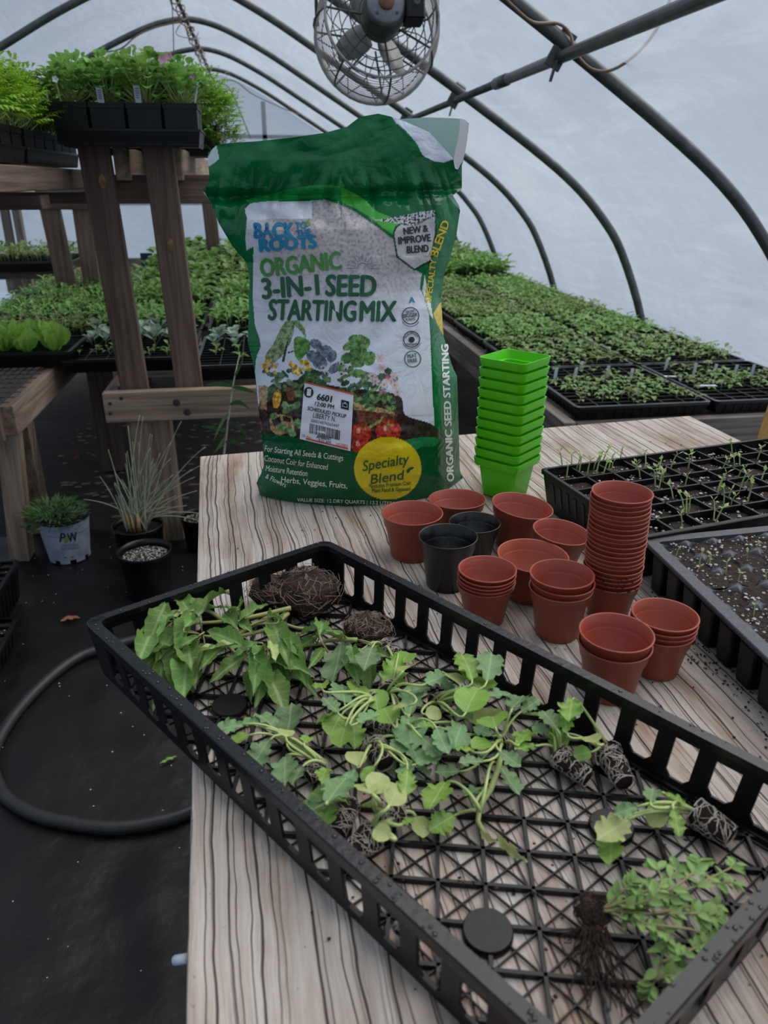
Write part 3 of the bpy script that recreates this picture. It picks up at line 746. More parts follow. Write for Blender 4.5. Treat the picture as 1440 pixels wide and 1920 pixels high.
single(970, 946, 57, .052, 'terracotta_plastic', 'plant_pot', 'tilted empty terracotta pot standing in front of the lime green stack', (R(3), R(7)), .004)
single(840, 1005, 55, .064, 'black_plastic_glossy', 'plant_pot', 'front one of two empty black round pots')
single(890, 979, 48, .050, 'black_plastic_glossy', 'plant_pot', 'rear one of two empty black round pots')
single(1044, 995, 53, .050, 'terracotta_plastic', 'plant_pot', 'empty terracotta pot directly left of the tall stack', (R(3), R(6)), .004)
single(996, 1040, 66, .050, 'terracotta_plastic', 'plant_pot', 'wide dusty terracotta pot behind the two short stacks', (R(2), R(2)), .002)
def stack(bx, by, Rm, H, n, pitch, label, group, lean=(0, 0), jit=.0005):
    P = at(bx, by, TZ)
    for i in range(n):
        z = TZ+.0006+pitch*i
        q = Vector((P.x+lean[0]*i+random.uniform(-jit, jit), P.y+lean[1]*i+random.uniform(-jit, jit), z))
        k = n-1-i
        pot('plant_pot', q, Rm, H, 'terracotta_plastic', ('%s terracotta pot of %s' % (ORD(k), label)) if k else 'top terracotta pot of '+label, group, (random.uniform(-.01, .01), random.uniform(-.01, .01)))
stack(908, 1160, .0306, .045, 5, .0042, 'the short stack of five, nearest the tray', 'short stack of five terracotta pots')
stack(1043, 1186, .0323, .056, 3, .0076, 'the stack of three, centre front', 'stack of three terracotta pots')
stack(1228, 1255, .0305, .047, 4, .0053, 'the stack of four, by the plug tray', 'stack of four terracotta pots')
P8 = at(1156, 1185, TZ+.066)
for i in range(2):
    pot('plant_pot', Vector((P8.x, P8.y, TZ+.0006+i*.011)), .0328, .055, 'terracotta_plastic', ('lower' if i == 0 else 'upper')+' of two nested terracotta pots nearest the mesh tray wall', 'pair of nested terracotta pots')
stack(1137, 1155, .0302, .047, 21, .0051, 'the tall stack of twenty-one pots', 'tall stack of terracotta pots', (-.0001, 0))
# dirt smears between the lowest pots of the tall stack
P = at(1137, 1155, TZ); dm = MB(); rng = random.Random(3)
for k in range(70):
    a = rng.uniform(2.6, 6.2); z = TZ+.047+rng.choice((0, .0051, .0102, .0153))+rng.uniform(-.002, .002); r = .0302+.0003
    dm.blob((P.x+r*math.cos(a), P.y+r*math.sin(a), z), rng.uniform(.0008, .0018), k, (1, 1, .8))
o = dm.build('soil_crumbs', M['soil']); tag(o, 'dark soil stuck on the lowest rims of the tall pot stack', 'soil', kind='stuff')

# square lime green pots
def square_pot_mesh():
    m = MB(); H, s1, s0 = .062, .0388, .026
    def loop(h, r):
        q = [Vector((-h, -h)), Vector((h, -h)), Vector((h, h)), Vector((-h, h))]; return rounded(q, r, 5)
    hr = .0118
    sk = lerp(s0, s1-.0055, 1-hr/H)
    prof = [(.001, .0005, 0), (s0-.002, .008, 0), (s0, .008, .0015), (sk, .009, H-hr), (s1-.0022, .0095, H-hr), (s1-.0015, .0095, H-hr+.002), (s1, .010, H-.001), (s1, .010, H), (s1-.0014, .0095, H), (s1-.0055, .009, H-hr), (sk-.0025, .0085, H-hr-.001), (s0-.0015, .007, .003), (.001, .0005, .003)]
    L = [loop(h, r) for h, r, z in prof]; n = len(L[0])
    vs = [(p.x, p.y, prof[i][2]) for i, P in enumerate(L) for p in P]
    m.add(vs, [(i*n+k, i*n+(k+1) % n, (i+1)*n+(k+1) % n, (i+1)*n+k) for i in range(len(prof)-1) for k in range(n)])
    me = m.mesh('square_pot', M['lime_plastic'], True); return me
sq = square_pot_mesh()
for i in range(11):
    k = 10-i
    o = obj('square_pot', sq, None, Matrix.Translation((.345+.0002*i, 1.022+.0002*i, TZ+.0006+.0149*i)) @ Matrix.Rotation(R(41)+random.uniform(-.012, .012), 4, 'Z'))
    o.modifiers.new('e', 'EDGE_SPLIT').split_angle = R(50)
    tag(o, 'lime green square plastic pot, %s %s the stack of eleven' % ('bottom' if i == 0 else (ORD(k) if k else 'top'), 'one of' if k in (0, 10) else 'from the top of'), 'pot', 'stack of lime green square pots')

# ---------------------------------------------------------------- soil scatter
def scatter(name, P, zf, n, seed, mats, rr, parent=None, sq=(1, 1, .6)):
    """little lumps sprinkled inside polygon P"""
    rng = random.Random(seed); mb = MB(); xs = [p.x for p in P]; ys = [p.y for p in P]; c = 0
    while c < n:
        q = Vector((rng.uniform(min(xs), max(xs)), rng.uniform(min(ys), max(ys))))
        ins = False
        for i in range(len(P)):
            a, b = P[i], P[i-1]
            if (a.y > q.y) != (b.y > q.y) and q.x < (b.x-a.x)*(q.y-a.y)/(b.y-a.y)+a.x: ins = not ins
        if not ins: continue
        z = zf(q.x, q.y) if callable(zf) else zf
        c += 1
        if z is None: continue
        mb.blob((q.x, q.y, z), rng.uniform(*rr), seed*1000+c, sq)
    o = mb.build(name, mats, parent); o['kind'] = 'stuff'; return o

# ---------------------------------------------------------------- cell tray (big cells) and plug tray on the right
def cell_tray():
    a = at(1012, 878, TZ+.062); b = at(1205, 1005, TZ+.062)
    yv = (b-a); wid = .250; ydir = Vector((.10, -1, 0)).normalized(); ydir = Vector((yv.x, yv.y, 0)).normalized()
    xdir = Vector((-ydir.y, ydir.x, 0))
    e = at(1440, 820, TZ+.062)-a; xdir = Vector((e.x, e.y, 0)).normalized()
    LX, LY = .545, (b-a).length+.004
    def W_(u, v, z): return a+xdir*u+ydir*v+Vector((0, 0, z-(TZ+.062)))
    Q = [Vector(W_(u, v, 0)[:2]) for u, v in ((0, 0), (LX, 0), (LX, LY), (0, LY))]
    root = thing('cell_tray', (a+xdir*LX/2+ydir*LY/2)-Vector((0, 0, .062)), 'black cell tray with large square cells and sprouting seedlings, right rear of table', 'tray')
    tray_rim(Q, TZ+.062, .006, .006, .008).build('rim', M['black_plastic'], root, True).modifiers.new('e', 'EDGE_SPLIT').split_angle = R(40)
    w = MB(); B = inset_poly(Q, .012); Tq = inset_poly(Q, .004)
    loop_strip(w, [(Tq, TZ+.057), (B, TZ+.001), (inset_poly(B, .002), TZ+.001), (inset_poly(Tq, .002), TZ+.057)])
    w.build('tray_body', M['black_plastic'], root)
    # slots in the visible left side
    p0, p1 = Q[0], Q[3]
    for k in range(10):
        u = .10+k*.085; s = MB(); tp, bt = Tq[0].lerp(Tq[3], u), B[0].lerp(B[3], u); q = tp.lerp(bt, .2); r = tp.lerp(bt, .75)
        nrm = Vector((-xdir.x, -xdir.y, 0))*.0008
        s.bar(Vector((*q, TZ+.048))+nrm, Vector((*r, TZ+.018))+nrm, .006, .0016, nrm); s.build('slot', M['wire_dark'], root)
    nx, ny_ = 12, 6; cx, cy = (LX-.012)/nx, (LY-.012)/ny_
    g = MB()
    for i in range(1, nx):
        g.bar(W_(.006+i*cx, .005, TZ+.0565), W_(.006+i*cx, LY-.005, TZ+.0565), .0032, .005)
    for j in range(1, ny_):
        g.bar(W_(.005, .006+j*cy, TZ+.0565), W_(LX-.005, .006+j*cy, TZ+.0565), .0032, .005)
    for i in range(nx):     # tapered cell walls
        for j in range(ny_):
            c = (.006+(i+.5)*cx, .006+(j+.5)*cy); t_, b_ = .5, .36
            T4 = [W_(c[0]+sx*cx*t_, c[1]+sy*cy*t_, TZ+.056) for sx, sy in ((-1, -1), (1, -1), (1, 1), (-1, 1))]
            B4 = [W_(c[0]+sx*cx*b_, c[1]+sy*cy*b_, TZ+.020) for sx, sy in ((-1, -1), (1, -1), (1, 1), (-1, 1))]
            g.add(T4+B4, [(k, (k+1) % 4, 4+(k+1) % 4, 4+k) for k in range(4)])
    g.build('cell_grid', M['black_plastic'], root)
    rng = random.Random(21); sprouts = []
    soil = MB()
    for i in range(nx):
        for j in range(ny_):
            c = (.006+(i+.5)*cx, .006+(j+.5)*cy); z = TZ+.0505+rng.uniform(-.004, .002); n = 6
            vs = [W_(c[0]+(u/n-.5)*cx*.94, c[1]+(v/n-.5)*cy*.94, z+rng.uniform(-.0016, .0016)) for v in range(n+1) for u in range(n+1)]
            soil.add(vs, [(v*(n+1)+u, v*(n+1)+u+1, (v+1)*(n+1)+u+1, (v+1)*(n+1)+u) for v in range(n) for u in range(n)])
    so_ = soil.build('soil', M['soil'], root, True); so_['kind'] = 'stuff'
    per = MB()
    for k in range(1500):
        i, j = rng.randrange(nx), rng.randrange(ny_)
        p = W_(.006+(i+.5+rng.uniform(-.44, .44))*cx, .006+(j+.5+rng.uniform(-.44, .44))*cy, TZ+.0515)
        per.blob(p, rng.choice((.0008, .001, .0014, .002, .0028)), k, (1, 1, .7))
    po = per.build('perlite', M['perlite'], root); po['kind'] = 'stuff'
    return W_
CT = cell_tray()
def plug_tray():
    a = at(1202, 1008, TZ+.058)
    ydir = Vector((0.0, -1, 0)); e = at(1440, 985, TZ+.058)-a; xdir = Vector((e.x, e.y, 0)).normalized()
    ydir = Vector((-.012, -1, 0)).normalized()
    pt, nx, ny_ = .0352, 7, 13; rimw = .0145
    LX, LY = nx*pt+2*rimw, ny_*pt+2*rimw
    Z = TZ+.058
    def W_(u, v, z): return Vector((a.x, a.y, 0))+xdir*u+ydir*v+Vector((0, 0, z))
    root = thing('plug_tray', W_(LX/2, LY/2, TZ), 'black plug tray with round star-edged cells and tiny white sprouts, right edge', 'tray')
    Q = [Vector(W_(u, v, 0)[:2]) for u, v in ((0, 0), (LX, 0), (LX, LY), (0, LY))]
    tray_rim(Q, Z, rimw, .004, .006, .0015).build('rim', M['black_plastic_grey'], root, True).modifiers.new('e', 'EDGE_SPLIT').split_angle = R(40)
    web = MB(); n = 24; r = pt*.535
    for i in range(nx):
        for j in range(ny_):
            cx_, cy_ = rimw+(i+.5)*pt, rimw+(j+.5)*pt; vs = []
            for k in range(n):
                an = 2*math.pi*k/n; c, s = math.cos(an), math.sin(an); q = pt/2/max(abs(c), abs(s))
                # the web stands proud in the star between four cells and dips where two cells meet
                dip = .005*(1-min(1, (q-pt/2)/(pt*.2)))
                vs.append(W_(cx_+c*q, cy_+s*q, Z-.001-dip))
            for k in range(n):
                an = 2*math.pi*k/n; c, s = math.cos(an), math.sin(an); q = pt/2/max(abs(c), abs(s)); dip = .005*(1-min(1, (q-pt/2)/(pt*.2)))
                rr_ = min(r, q*.97); vs.append(W_(cx_+c*rr_, cy_+s*rr_, Z-.002-dip))
            for k in range(n):
                an = 2*math.pi*k/n; q = pt/2/max(abs(math.cos(an)), abs(math.sin(an))); rr_ = min(r, q*.97)*.88; vs.append(W_(cx_+math.cos(an)*rr_, cy_+math.sin(an)*rr_, Z-.02))
            web.add(vs, [(o_+k, o_+(k+1) % n, o_+n+(k+1) % n, o_+n+k) for o_ in (0, n) for k in range(n)])
    web.build('cell_web', M['black_plastic_grey'], root, True)
    soil = MB(); rng = random.Random(31); m = 12
    for i in range(nx):
        for j in range(ny_):
            cx_, cy_ = rimw+(i+.5)*pt, rimw+(j+.5)*pt; z = Z-.0055+rng.uniform(-.0022, .0012)
            ring = [W_(cx_, cy_, z+.001)]
            for q in (.5, 1.0):
                for k in range(m): ring.append(W_(cx_+math.cos(6.283*k/m)*r*q, cy_+math.sin(6.283*k/m)*r*q*.98, z+rng.uniform(-.0015, .0015)))
            soil.add(ring, [(0, 1+k, 1+(k+1) % m) for k in range(m)]+[(1+k, 1+m+k, 1+m+(k+1) % m, 1+(k+1) % m) for k in range(m)])
    so_ = soil.build('soil', M['soil'], root, True); so_['kind'] = 'stuff'
    per = MB()
    for k in range(1700):
        i, j = rng.randrange(nx), rng.randrange(ny_); aa, rr = rng.uniform(0, 6.28), r*.95*math.sqrt(rng.random())
        per.blob(W_(rimw+(i+.5)*pt+rr*math.cos(aa), rimw+(j+.5)*pt+rr*math.sin(aa), Z-.0038), rng.choice((.0006, .0009, .0012, .0017, .0022)), k, (1, 1, .7))
    po = per.build('perlite', M['perlite'], root); po['kind'] = 'stuff'
    # cell bodies below the rim, seen along the left and front sides
    for j in range(ny_):
        b = MB(); c = W_(rimw*.5+pt*.46, rimw+(j+.5)*pt, 0)
        b.box((c.x, c.y, TZ+.0235), (pt*.92, pt*.70, .046), 0, .84); b.build('cell', M['black_plastic'], root, False, .003)
    for i in range(1, nx):
        for j in (0, ny_-1):
            b = MB(); c = W_(rimw+(i+.5)*pt, rimw+(j+.5)*pt, 0)
            b.box((c.x, c.y, TZ+.0235), (pt*.74, pt*.8, .046), 0, .84); b.build('cell', M['black_plastic'], root)
    return W_, Z, pt, rimw
pm('black_plastic_grey', (52, 54, 60), (70, 72, 80), scale=300, rough=.42, bump=.2, bscale=500)
PT, PZ, PP, PRW = plug_tray()
# ---------------------------------------------------------------- the bag of seed starting mix
BP0 = Vector((-.03, 1.068, TZ)); BU = Vector((.29, -.045, 0)).normalized(); BN = Vector((BU.y, -BU.x, 0))
if BN.y > 0: BN = -BN
def onbag(px, py, d):
    r = ray(px, py); t = ((BP0-CAMP).dot(BN)+d)/r.dot(BN); return CAMP+r*t
XL = [(213, 405), (262, 405), (275, 402), (304, 388), (319, 381), (356, 390), (376, 398), (384, 398), (418, 410), (462, 436), (492, 462), (520, 468), (600, 466), (640, 464), (675, 473), (700, 478), (754, 483), (817, 491), (872, 495), (905, 484), (925, 481), (955, 487)]
XG = [(213, 867), (300, 866), (330, 852), (348, 841), (370, 852), (389, 863), (440, 856), (480, 845), (521, 831), (558, 827), (632, 832), (687, 848), (706, 857), (803, 860), (879, 862), (907, 868), (955, 868)]
XF = [(213, 800), (400, 816), (435, 815), (487, 807), (513, 795), (545, 792), (580, 805), (663, 808), (803, 815), (850, 818), (955, 820)]
TOPF = [(380, 290), (392, 285), (405, 273), (430, 268), (480, 265), (547, 258), (609, 249), (650, 238), (675, 219), (709, 213), (731, 218), (760, 228), (805, 248), (830, 275), (850, 297), (870, 302)]
TOPB = [(380, 300), (405, 281), (480, 272), (609, 257), (675, 230), (700, 222), (756, 223), (800, 220), (860, 222), (872, 225), (880, 232)]
BOT = [(480, 925), (500, 933), (560, 943), (640, 950), (720, 953), (790, 950), (830, 936), (868, 907)]
def sm(a, b, x):
    t = min(1, max(0, (x-a)/(b-a))); return t*t*(3-2*t)
def bag_d(px, py):
    """how far the front sheet stands out from the bag's middle plane"""
    xl, xg, xf = interp(py, XL), interp(py, XG), interp(py, XF)
    s = min(1, max(0, (px-xl)/max(1, xf-xl)))
    full = interp(py, [(213, .012), (300, .016), (352, .010), (368, -.004), (384, .010), (430, .028), (520, .036), (640, .046), (760, .055), (860, .058), (915, .050), (955, .034)])
    edge = interp(py, [(213, .0), (350, -.004), (370, -.008), (430, -.02), (700, -.03), (955, -.03)])
    d = edge+(full-edge)*(max(0, math.sin(math.pi*min(1, max(0, .04+.92*s))))**.55)
    if px > xf:     # gusset turning back
        k = (px-xf)/max(1, xg-xf)
        d0 = edge+(full-edge)*(math.sin(math.pi*.96)**.55)
        back = interp(py, [(213, -.01), (350, -.012), (400, -.035), (520, -.05), (700, -.075), (955, -.08)])
        d = d0+(back-d0)*k**1.3
    q = Vector((px*.011, py*.011, 1.7))
    top = 1-sm(400, 470, py)
    w = .0035*mnoise.noise(q*1.0)+.0022*mnoise.noise(q*2.6+Vector((5, 1, 0)))*(0.35+.65*top)
    # crumpled folds round the neck: gathered creases fan out from the pinch line, the flap above stays broad
    if py < 480:
        yc = 372-.04*(px-400)+10*mnoise.noise(Vector((px*.02, 0, 2))); dy = py-yc
        f = mnoise.noise(Vector((px*.045+dy*.012*(1 if px < 640 else -1), py*.008, 4.4))); g = mnoise.noise(Vector((px*.011-py*.006, py*.010, 9.1))); h = mnoise.noise(Vector((px*.02+py*.015, py*.028, 3.3)))
        near = math.exp(-(dy/38)**2)
        w += .0085*(abs(f)*2-.45)*near+(.0065*(abs(g)*2-.4)+.0012*(abs(h)*2-.5))*sm(213, 240, py)*(1-sm(390, 470, py))
        w += -.011*math.exp(-(dy/9)**2)*(.35+.65*abs(2*s-1))
    # diagonal pull folds on the white panel
    dd = (px-770)+(py-520)*1.05
    if 480 < py < 760: w += .0022*math.sin((px+py*.72)*.085+2.5*mnoise.noise(q))*math.exp(-(dd/120)**2)*(1-s*.2)
    if py > 780: w += .0022*mnoise.noise(Vector((px*.012, py*.05, 8)))
    return d+w
# ---- printed front: colours laid down per point of the sheet
GN, GD, GM, GL = lin((2, 112, 58)), lin((0, 84, 44)), lin((36, 158, 74)), lin((80, 182, 70))
WH = lin((222, 228, 240))
def inpoly(X, Y, P):
    ins = np.zeros(X.shape, bool); n = len(P)
    for i in range(n):
        (x1, y1), (x2, y2) = P[i], P[i-1]
        if y1 == y2: continue
        ins ^= ((y1 > Y) != (y2 > Y)) & (X < (x2-x1)*(Y-y1)/(y2-y1)+x1)
    return ins
def smooth_poly(P, k=5):
    out = []; n = len(P)
    for i in range(n):
        p0, p1, p2, p3 = (np.array(P[(i+j-1) % n], float) for j in range(4))
        for j in range(k):
            t = j/k; out.append(tuple(.5*((2*p1)+(p2-p0)*t+(2*p0-5*p1+4*p2-p3)*t*t+(3*p1-p0-3*p2+p3)*t**3)))
    return out
PANEL = [(460, 445), (463, 410), (459, 392), (470, 381), (505, 377), (560, 378), (608, 374), (640, 384), (668, 398), (690, 414), (716, 432), (741, 452), (748, 480), (776, 505), (791, 513), (787, 540), (797, 562), (805, 592), (808, 663), (811, 740), (815, 800), (815, 860), (480, 860), (492, 817), (483, 754), (478, 699), (480, 672), (489, 650), (486, 632), (478, 610), (474, 560), (475, 462), (462, 470)]
RIBBON = [(462, 376), (475, 371), (505, 365), (545, 354), (595, 347), (635, 350), (680, 372), (705, 395), (748, 416), (742, 440), (722, 430), (690, 405), (655, 385), (618, 372), (560, 374), (500, 378), (470, 380)]
SHIELD = [(739, 438), (744, 427), (752, 421), (778, 424), (800, 412), (815, 405), (816, 432), (807, 487), (777, 504), (746, 480)]
TORN = [(700, 413), (735, 408), (767, 402), (790, 397), (815, 394), (816, 404), (797, 412), (777, 424), (750, 420), (728, 416)]
GREENB = [(478, 812), (520, 815), (562, 823), (610, 834), (657, 846), (690, 850), (740, 838), (757, 826), (790, 820), (870, 818), (870, 960), (470, 960)]
def bag_colors(X, Y):
    n = X.shape[0]; C = np.zeros((n, 3)); rng = np.random.RandomState(4)
    def nz(sc, seed):
        return np.array([mnoise.noise(Vector((x*sc, y*sc, seed))) for x, y in zip(X, Y)])
    C[:] = GN
    k = nz(.018, 3.); C += (np.array(GD)-C)*np.clip(k*2, 0, 1)[:, None]*.8
    C[inpoly(X, Y, smooth_poly(RIBBON))] = GM
    m = inpoly(X, Y, smooth_poly(RIBBON)) & (X > 640); C[m] = GL
    pan = inpoly(X, Y, PANEL); C[pan] = WH
    # speckled coir picture behind the title, fading downwards
    sp = nz(.16, 7.)+.6*nz(.34, 2.); big = nz(.012, 9.)
    fade = np.clip((640-Y)/150, 0, 1)*np.clip((X-470)/40, .3, 1)*np.clip(1.15-np.clip((X+Y*.9-1215)/90, 0, 1), 0, 1)*np.where((Y < 412-(X-460)*.02) & (X < 585), .12, 1)
    base = np.array(lin((188, 180, 182)))
    C[pan] += ((base-C)*fade[:, None]*.95)[pan]
    C[pan] *= (1-.42*fade*np.clip(sp*1.5+.1, 0, 1))[pan][:, None]
    C[inpoly(X, Y, [(475, 440), (520, 413), (590, 408), (600, 470), (490, 474)])] *= .98
    # white curled hem at the torn corner
    C[inpoly(X, Y, [(731, 214), (760, 222), (806, 240), (832, 268), (853, 292), (856, 298), (848, 299), (832, 305), (815, 303), (793, 292), (782, 270), (762, 246), (742, 230)])] = lin((226, 232, 246))
    C[inpoly(X, Y, [(380, 310), (405, 268), (411, 298), (403, 305), (392, 312)])] = lin((200, 216, 214))
    # torn marbled strip and shield
    t = inpoly(X, Y, TORN); mk = nz(.3, 5.)
    C[t] = np.where((mk[t] > .08)[:, None], np.array(lin((42, 44, 46))), np.array(lin((206, 206, 208))))
    C[inpoly(X, Y, [(736, 438), (741, 425), (752, 418), (778, 424), (816, 403), (820, 434), (810, 490), (777, 508), (743, 483)])] = lin((20, 62, 46))
    C[inpoly(X, Y, SHIELD)] = lin((196, 196, 198))
    s_ = inpoly(X, Y, SHIELD); C[s_] *= (1-.25*np.clip(mk[s_], 0, 1))[:, None]
    # right band over the fold
    C[inpoly(X, Y, [(805, 585), (812, 600), (808, 663), (815, 800), (818, 850), (880, 850), (880, 590)])] = GN
    C[inpoly(X, Y, [(812, 588), (826, 565), (830, 590), (833, 632), (822, 612)])] = lin((222, 190, 40))
    C[inpoly(X, Y, [(796, 515), (792, 545), (806, 590), (813, 600), (806, 560)])] = lin((228, 228, 222))
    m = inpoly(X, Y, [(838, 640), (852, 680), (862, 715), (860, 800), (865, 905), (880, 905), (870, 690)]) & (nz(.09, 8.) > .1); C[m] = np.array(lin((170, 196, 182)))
    # ---- the garden picture
    def E(cx, cy, rx, ry, col, rot=0):
        c, s = math.cos(R(rot)), math.sin(R(rot)); m = np.abs(X-cx) < max(rx, ry)+1
        dx, dy = X[m]-cx, Y[m]-cy; q = ((dx*c+dy*s)/rx)**2+((-dx*s+dy*c)/ry)**2 < 1
        idx = np.where(m)[0][q]; C[idx] = np.array(lin(col))
    def PG(P, col): C[inpoly(X, Y, P)] = np.array(lin(col))
    rr = random.Random(12)
    PG(smooth_poly([(484, 770), (500, 730), (560, 712), (640, 726), (745, 740), (760, 778), (815, 800), (815, 850), (486, 850)]), (58, 46, 40))       # soil heap
    m = inpoly(X, Y, [(740, 775), (815, 797), (815, 830), (745, 830)]); C[m] *= (.75+.5*np.clip(mk[m], 0, 1))[:, None]
    for k in range(90):      # mixed low foliage
        x, y = rr.uniform(486, 742), rr.uniform(690, 752)
        y += max(0, (x-700)*.2)
        col = rr.choice([(70, 104, 60), (96, 128, 78), (54, 82, 52), (120, 148, 106), (80, 112, 84)])
        E(x, y, rr.uniform(6, 12), rr.uniform(3, 7), col, rr.uniform(-60, 60))
    PG(smooth_poly([(535, 603), (545, 600), (552, 612), (545, 640), (528, 668), (508, 682), (497, 668), (512, 645), (524, 620)]), (134, 158, 112))    # tall pepper leaf
    PG(smooth_poly([(545, 601), (560, 603), (572, 618), (573, 634), (565, 622), (552, 610)]), (112, 144, 84))
    PG(smooth_poly([(552, 635), (566, 632), (580, 640), (581, 655), (570, 668), (560, 676), (552, 662)]), (92, 142, 64))
    PG([(535, 650), (539, 640), (541, 641), (537, 660), (533, 678), (528, 678)], (60, 66, 44)); PG([(540, 660), (554, 656), (554, 658), (540, 663)], (60, 66, 44))
    for x, y, rx, ry, ro in ((592, 645, 12, 9, 30), (608, 660, 16, 12, -20), (600, 680, 14, 12, 10), (585, 668, 12, 10, 60), (622, 668, 9, 12, 20), (628, 690, 14, 8, -40)): E(x, y, rx, ry, (112, 126, 142), ro)
    for x, y, rx, ry, ro in ((668, 638, 10, 10, 0), (655, 648, 14, 8, -30), (684, 645, 9, 13, 30), (672, 668, 18, 22, 10), (650, 672, 12, 10, -40), (692, 672, 12, 14, 30), (640, 690, 10, 8, 0), (670, 700, 14, 8, 0), (660, 634, 8, 5, -40), (680, 634, 10, 5, 30)): E(x, y, rx, ry, rr.choice([(92, 134, 76), (104, 148, 84), (78, 120, 66)]), ro)
    for x, y in ((505, 680), (512, 692), (545, 685), (552, 692), (570, 678), (575, 686), (560, 695), (498, 690)):
        for j in range(4): E(x+rr.uniform(-6, 6), y+rr.uniform(-6, 6), 4.5, 3.5, rr.choice([(226, 182, 52), (206, 150, 44), (232, 200, 100)]), rr.uniform(0, 180))
    for x, y in ((503, 686), (518, 683)): E(x, y, 4, 3, (206, 170, 190))
    for x, y in ((640, 680), (648, 690), (606, 688), (612, 698), (640, 700)): E(x, y, 5, 4, (206, 196, 204)); E(x, y+2, 2, 2, (50, 36, 60))
    for x, y in ((698, 705), (716, 690), (712, 672), (728, 712), (740, 722), (720, 722), (704, 715), (738, 705), (745, 735)):
        for j in range(6): E(x+5*math.cos(j*1.05), y+5*math.sin(j*1.05), 4, 2.4, (214, 196, 208), j*60)
        E(x, y, 2.4, 2.2, (196, 160, 62))
    for x, y in ((718, 736), (727, 706)): E(x, y, 6, 4, (186, 110, 140))
    # peat pots and packs
    PG([(484, 722), (502, 724), (500, 768), (487, 766)], (176, 146, 100)); PG([(536, 726), (553, 729), (551, 750), (540, 752)], (128, 82, 58))
    PG([(668, 768), (745, 776), (742, 800), (672, 794)], (112, 72, 52)); PG([(663, 752), (740, 772), (741, 777), (664, 768)], (188, 156, 112))
    for k in range(18): E(rr.uniform(668, 738), rr.uniform(742, 768), 7, 4, rr.choice([(84, 122, 70), (112, 148, 88), (60, 92, 50)]), rr.uniform(-50, 50))
    E(519, 748, 8, 18, (218, 160, 52), 8); E(521, 746, 5, 12, (232, 186, 76), 8)
    PG([(505, 785), (525, 776), (548, 782), (552, 806), (520, 818), (508, 806)], (172, 140, 96)); PG([(509, 787), (525, 780), (528, 792), (514, 800)], (50, 36, 30)); PG([(530, 779), (546, 784), (545, 792), (532, 790)], (50, 36, 30))
    for x, y in ((513, 780), (536, 770), (545, 764), (528, 800), (540, 806), (556, 760), (556, 792), (535, 760), (562, 798), (548, 812)): E(x, y, 8, 6, rr.choice([(108, 148, 84), (88, 130, 70), (126, 160, 104)]), rr.uniform(-60, 60))
    E(487, 800, 4, 16, (150, 60, 76)); 
    for x, y, r in ((677, 812, 20), (728, 808, 24), (676, 836, 17)):
        E(x, y, r, r*.92, (176, 52, 40)); E(x+4, y+3, r*.7, r*.6, (192, 64, 46), 20); E(x-5, y-4, 4, 5, (226, 150, 132))
    for x, y in ((684, 800), (726, 796)):
        for j in range(5): PG([(x, y), (x+12*math.cos(j*1.25), y+9*math.sin(j*1.25)), (x+10*math.cos(j*1.25+.35), y+7*math.sin(j*1.25+.35))], (120, 138, 70))
    PG([(690, 800), (710, 788), (716, 780), (719, 782), (714, 792), (694, 803)], (138, 150, 80))
    pic = inpoly(X, Y, [(484, 598), (600, 598), (760, 640), (760, 770), (815, 800), (815, 850), (484, 850)]) & (C.min(1) < .5)
    C[pic] *= np.clip(1+1.1*nz(.13, 21.)+.9*nz(.3, 22.), .45, 1.6)[pic][:, None]
    # lower green field, hills, yellow seal
    g = inpoly(X, Y, GREENB); C[g] = GD
    hl = inpoly(X, Y, smooth_poly([(745, 832), (775, 822), (815, 820), (818, 835), (790, 838), (770, 850), (756, 845)])); C[hl] = np.array(lin((34, 128, 72)))
    E(727, 878, 63, 59, (232, 208, 34))
    m = ((X-727)/63)**2+((Y-878)/59)**2 < 1; C[m] *= (.94+.1*np.clip(big[m]*2, -1, 1))[:, None]
    return C

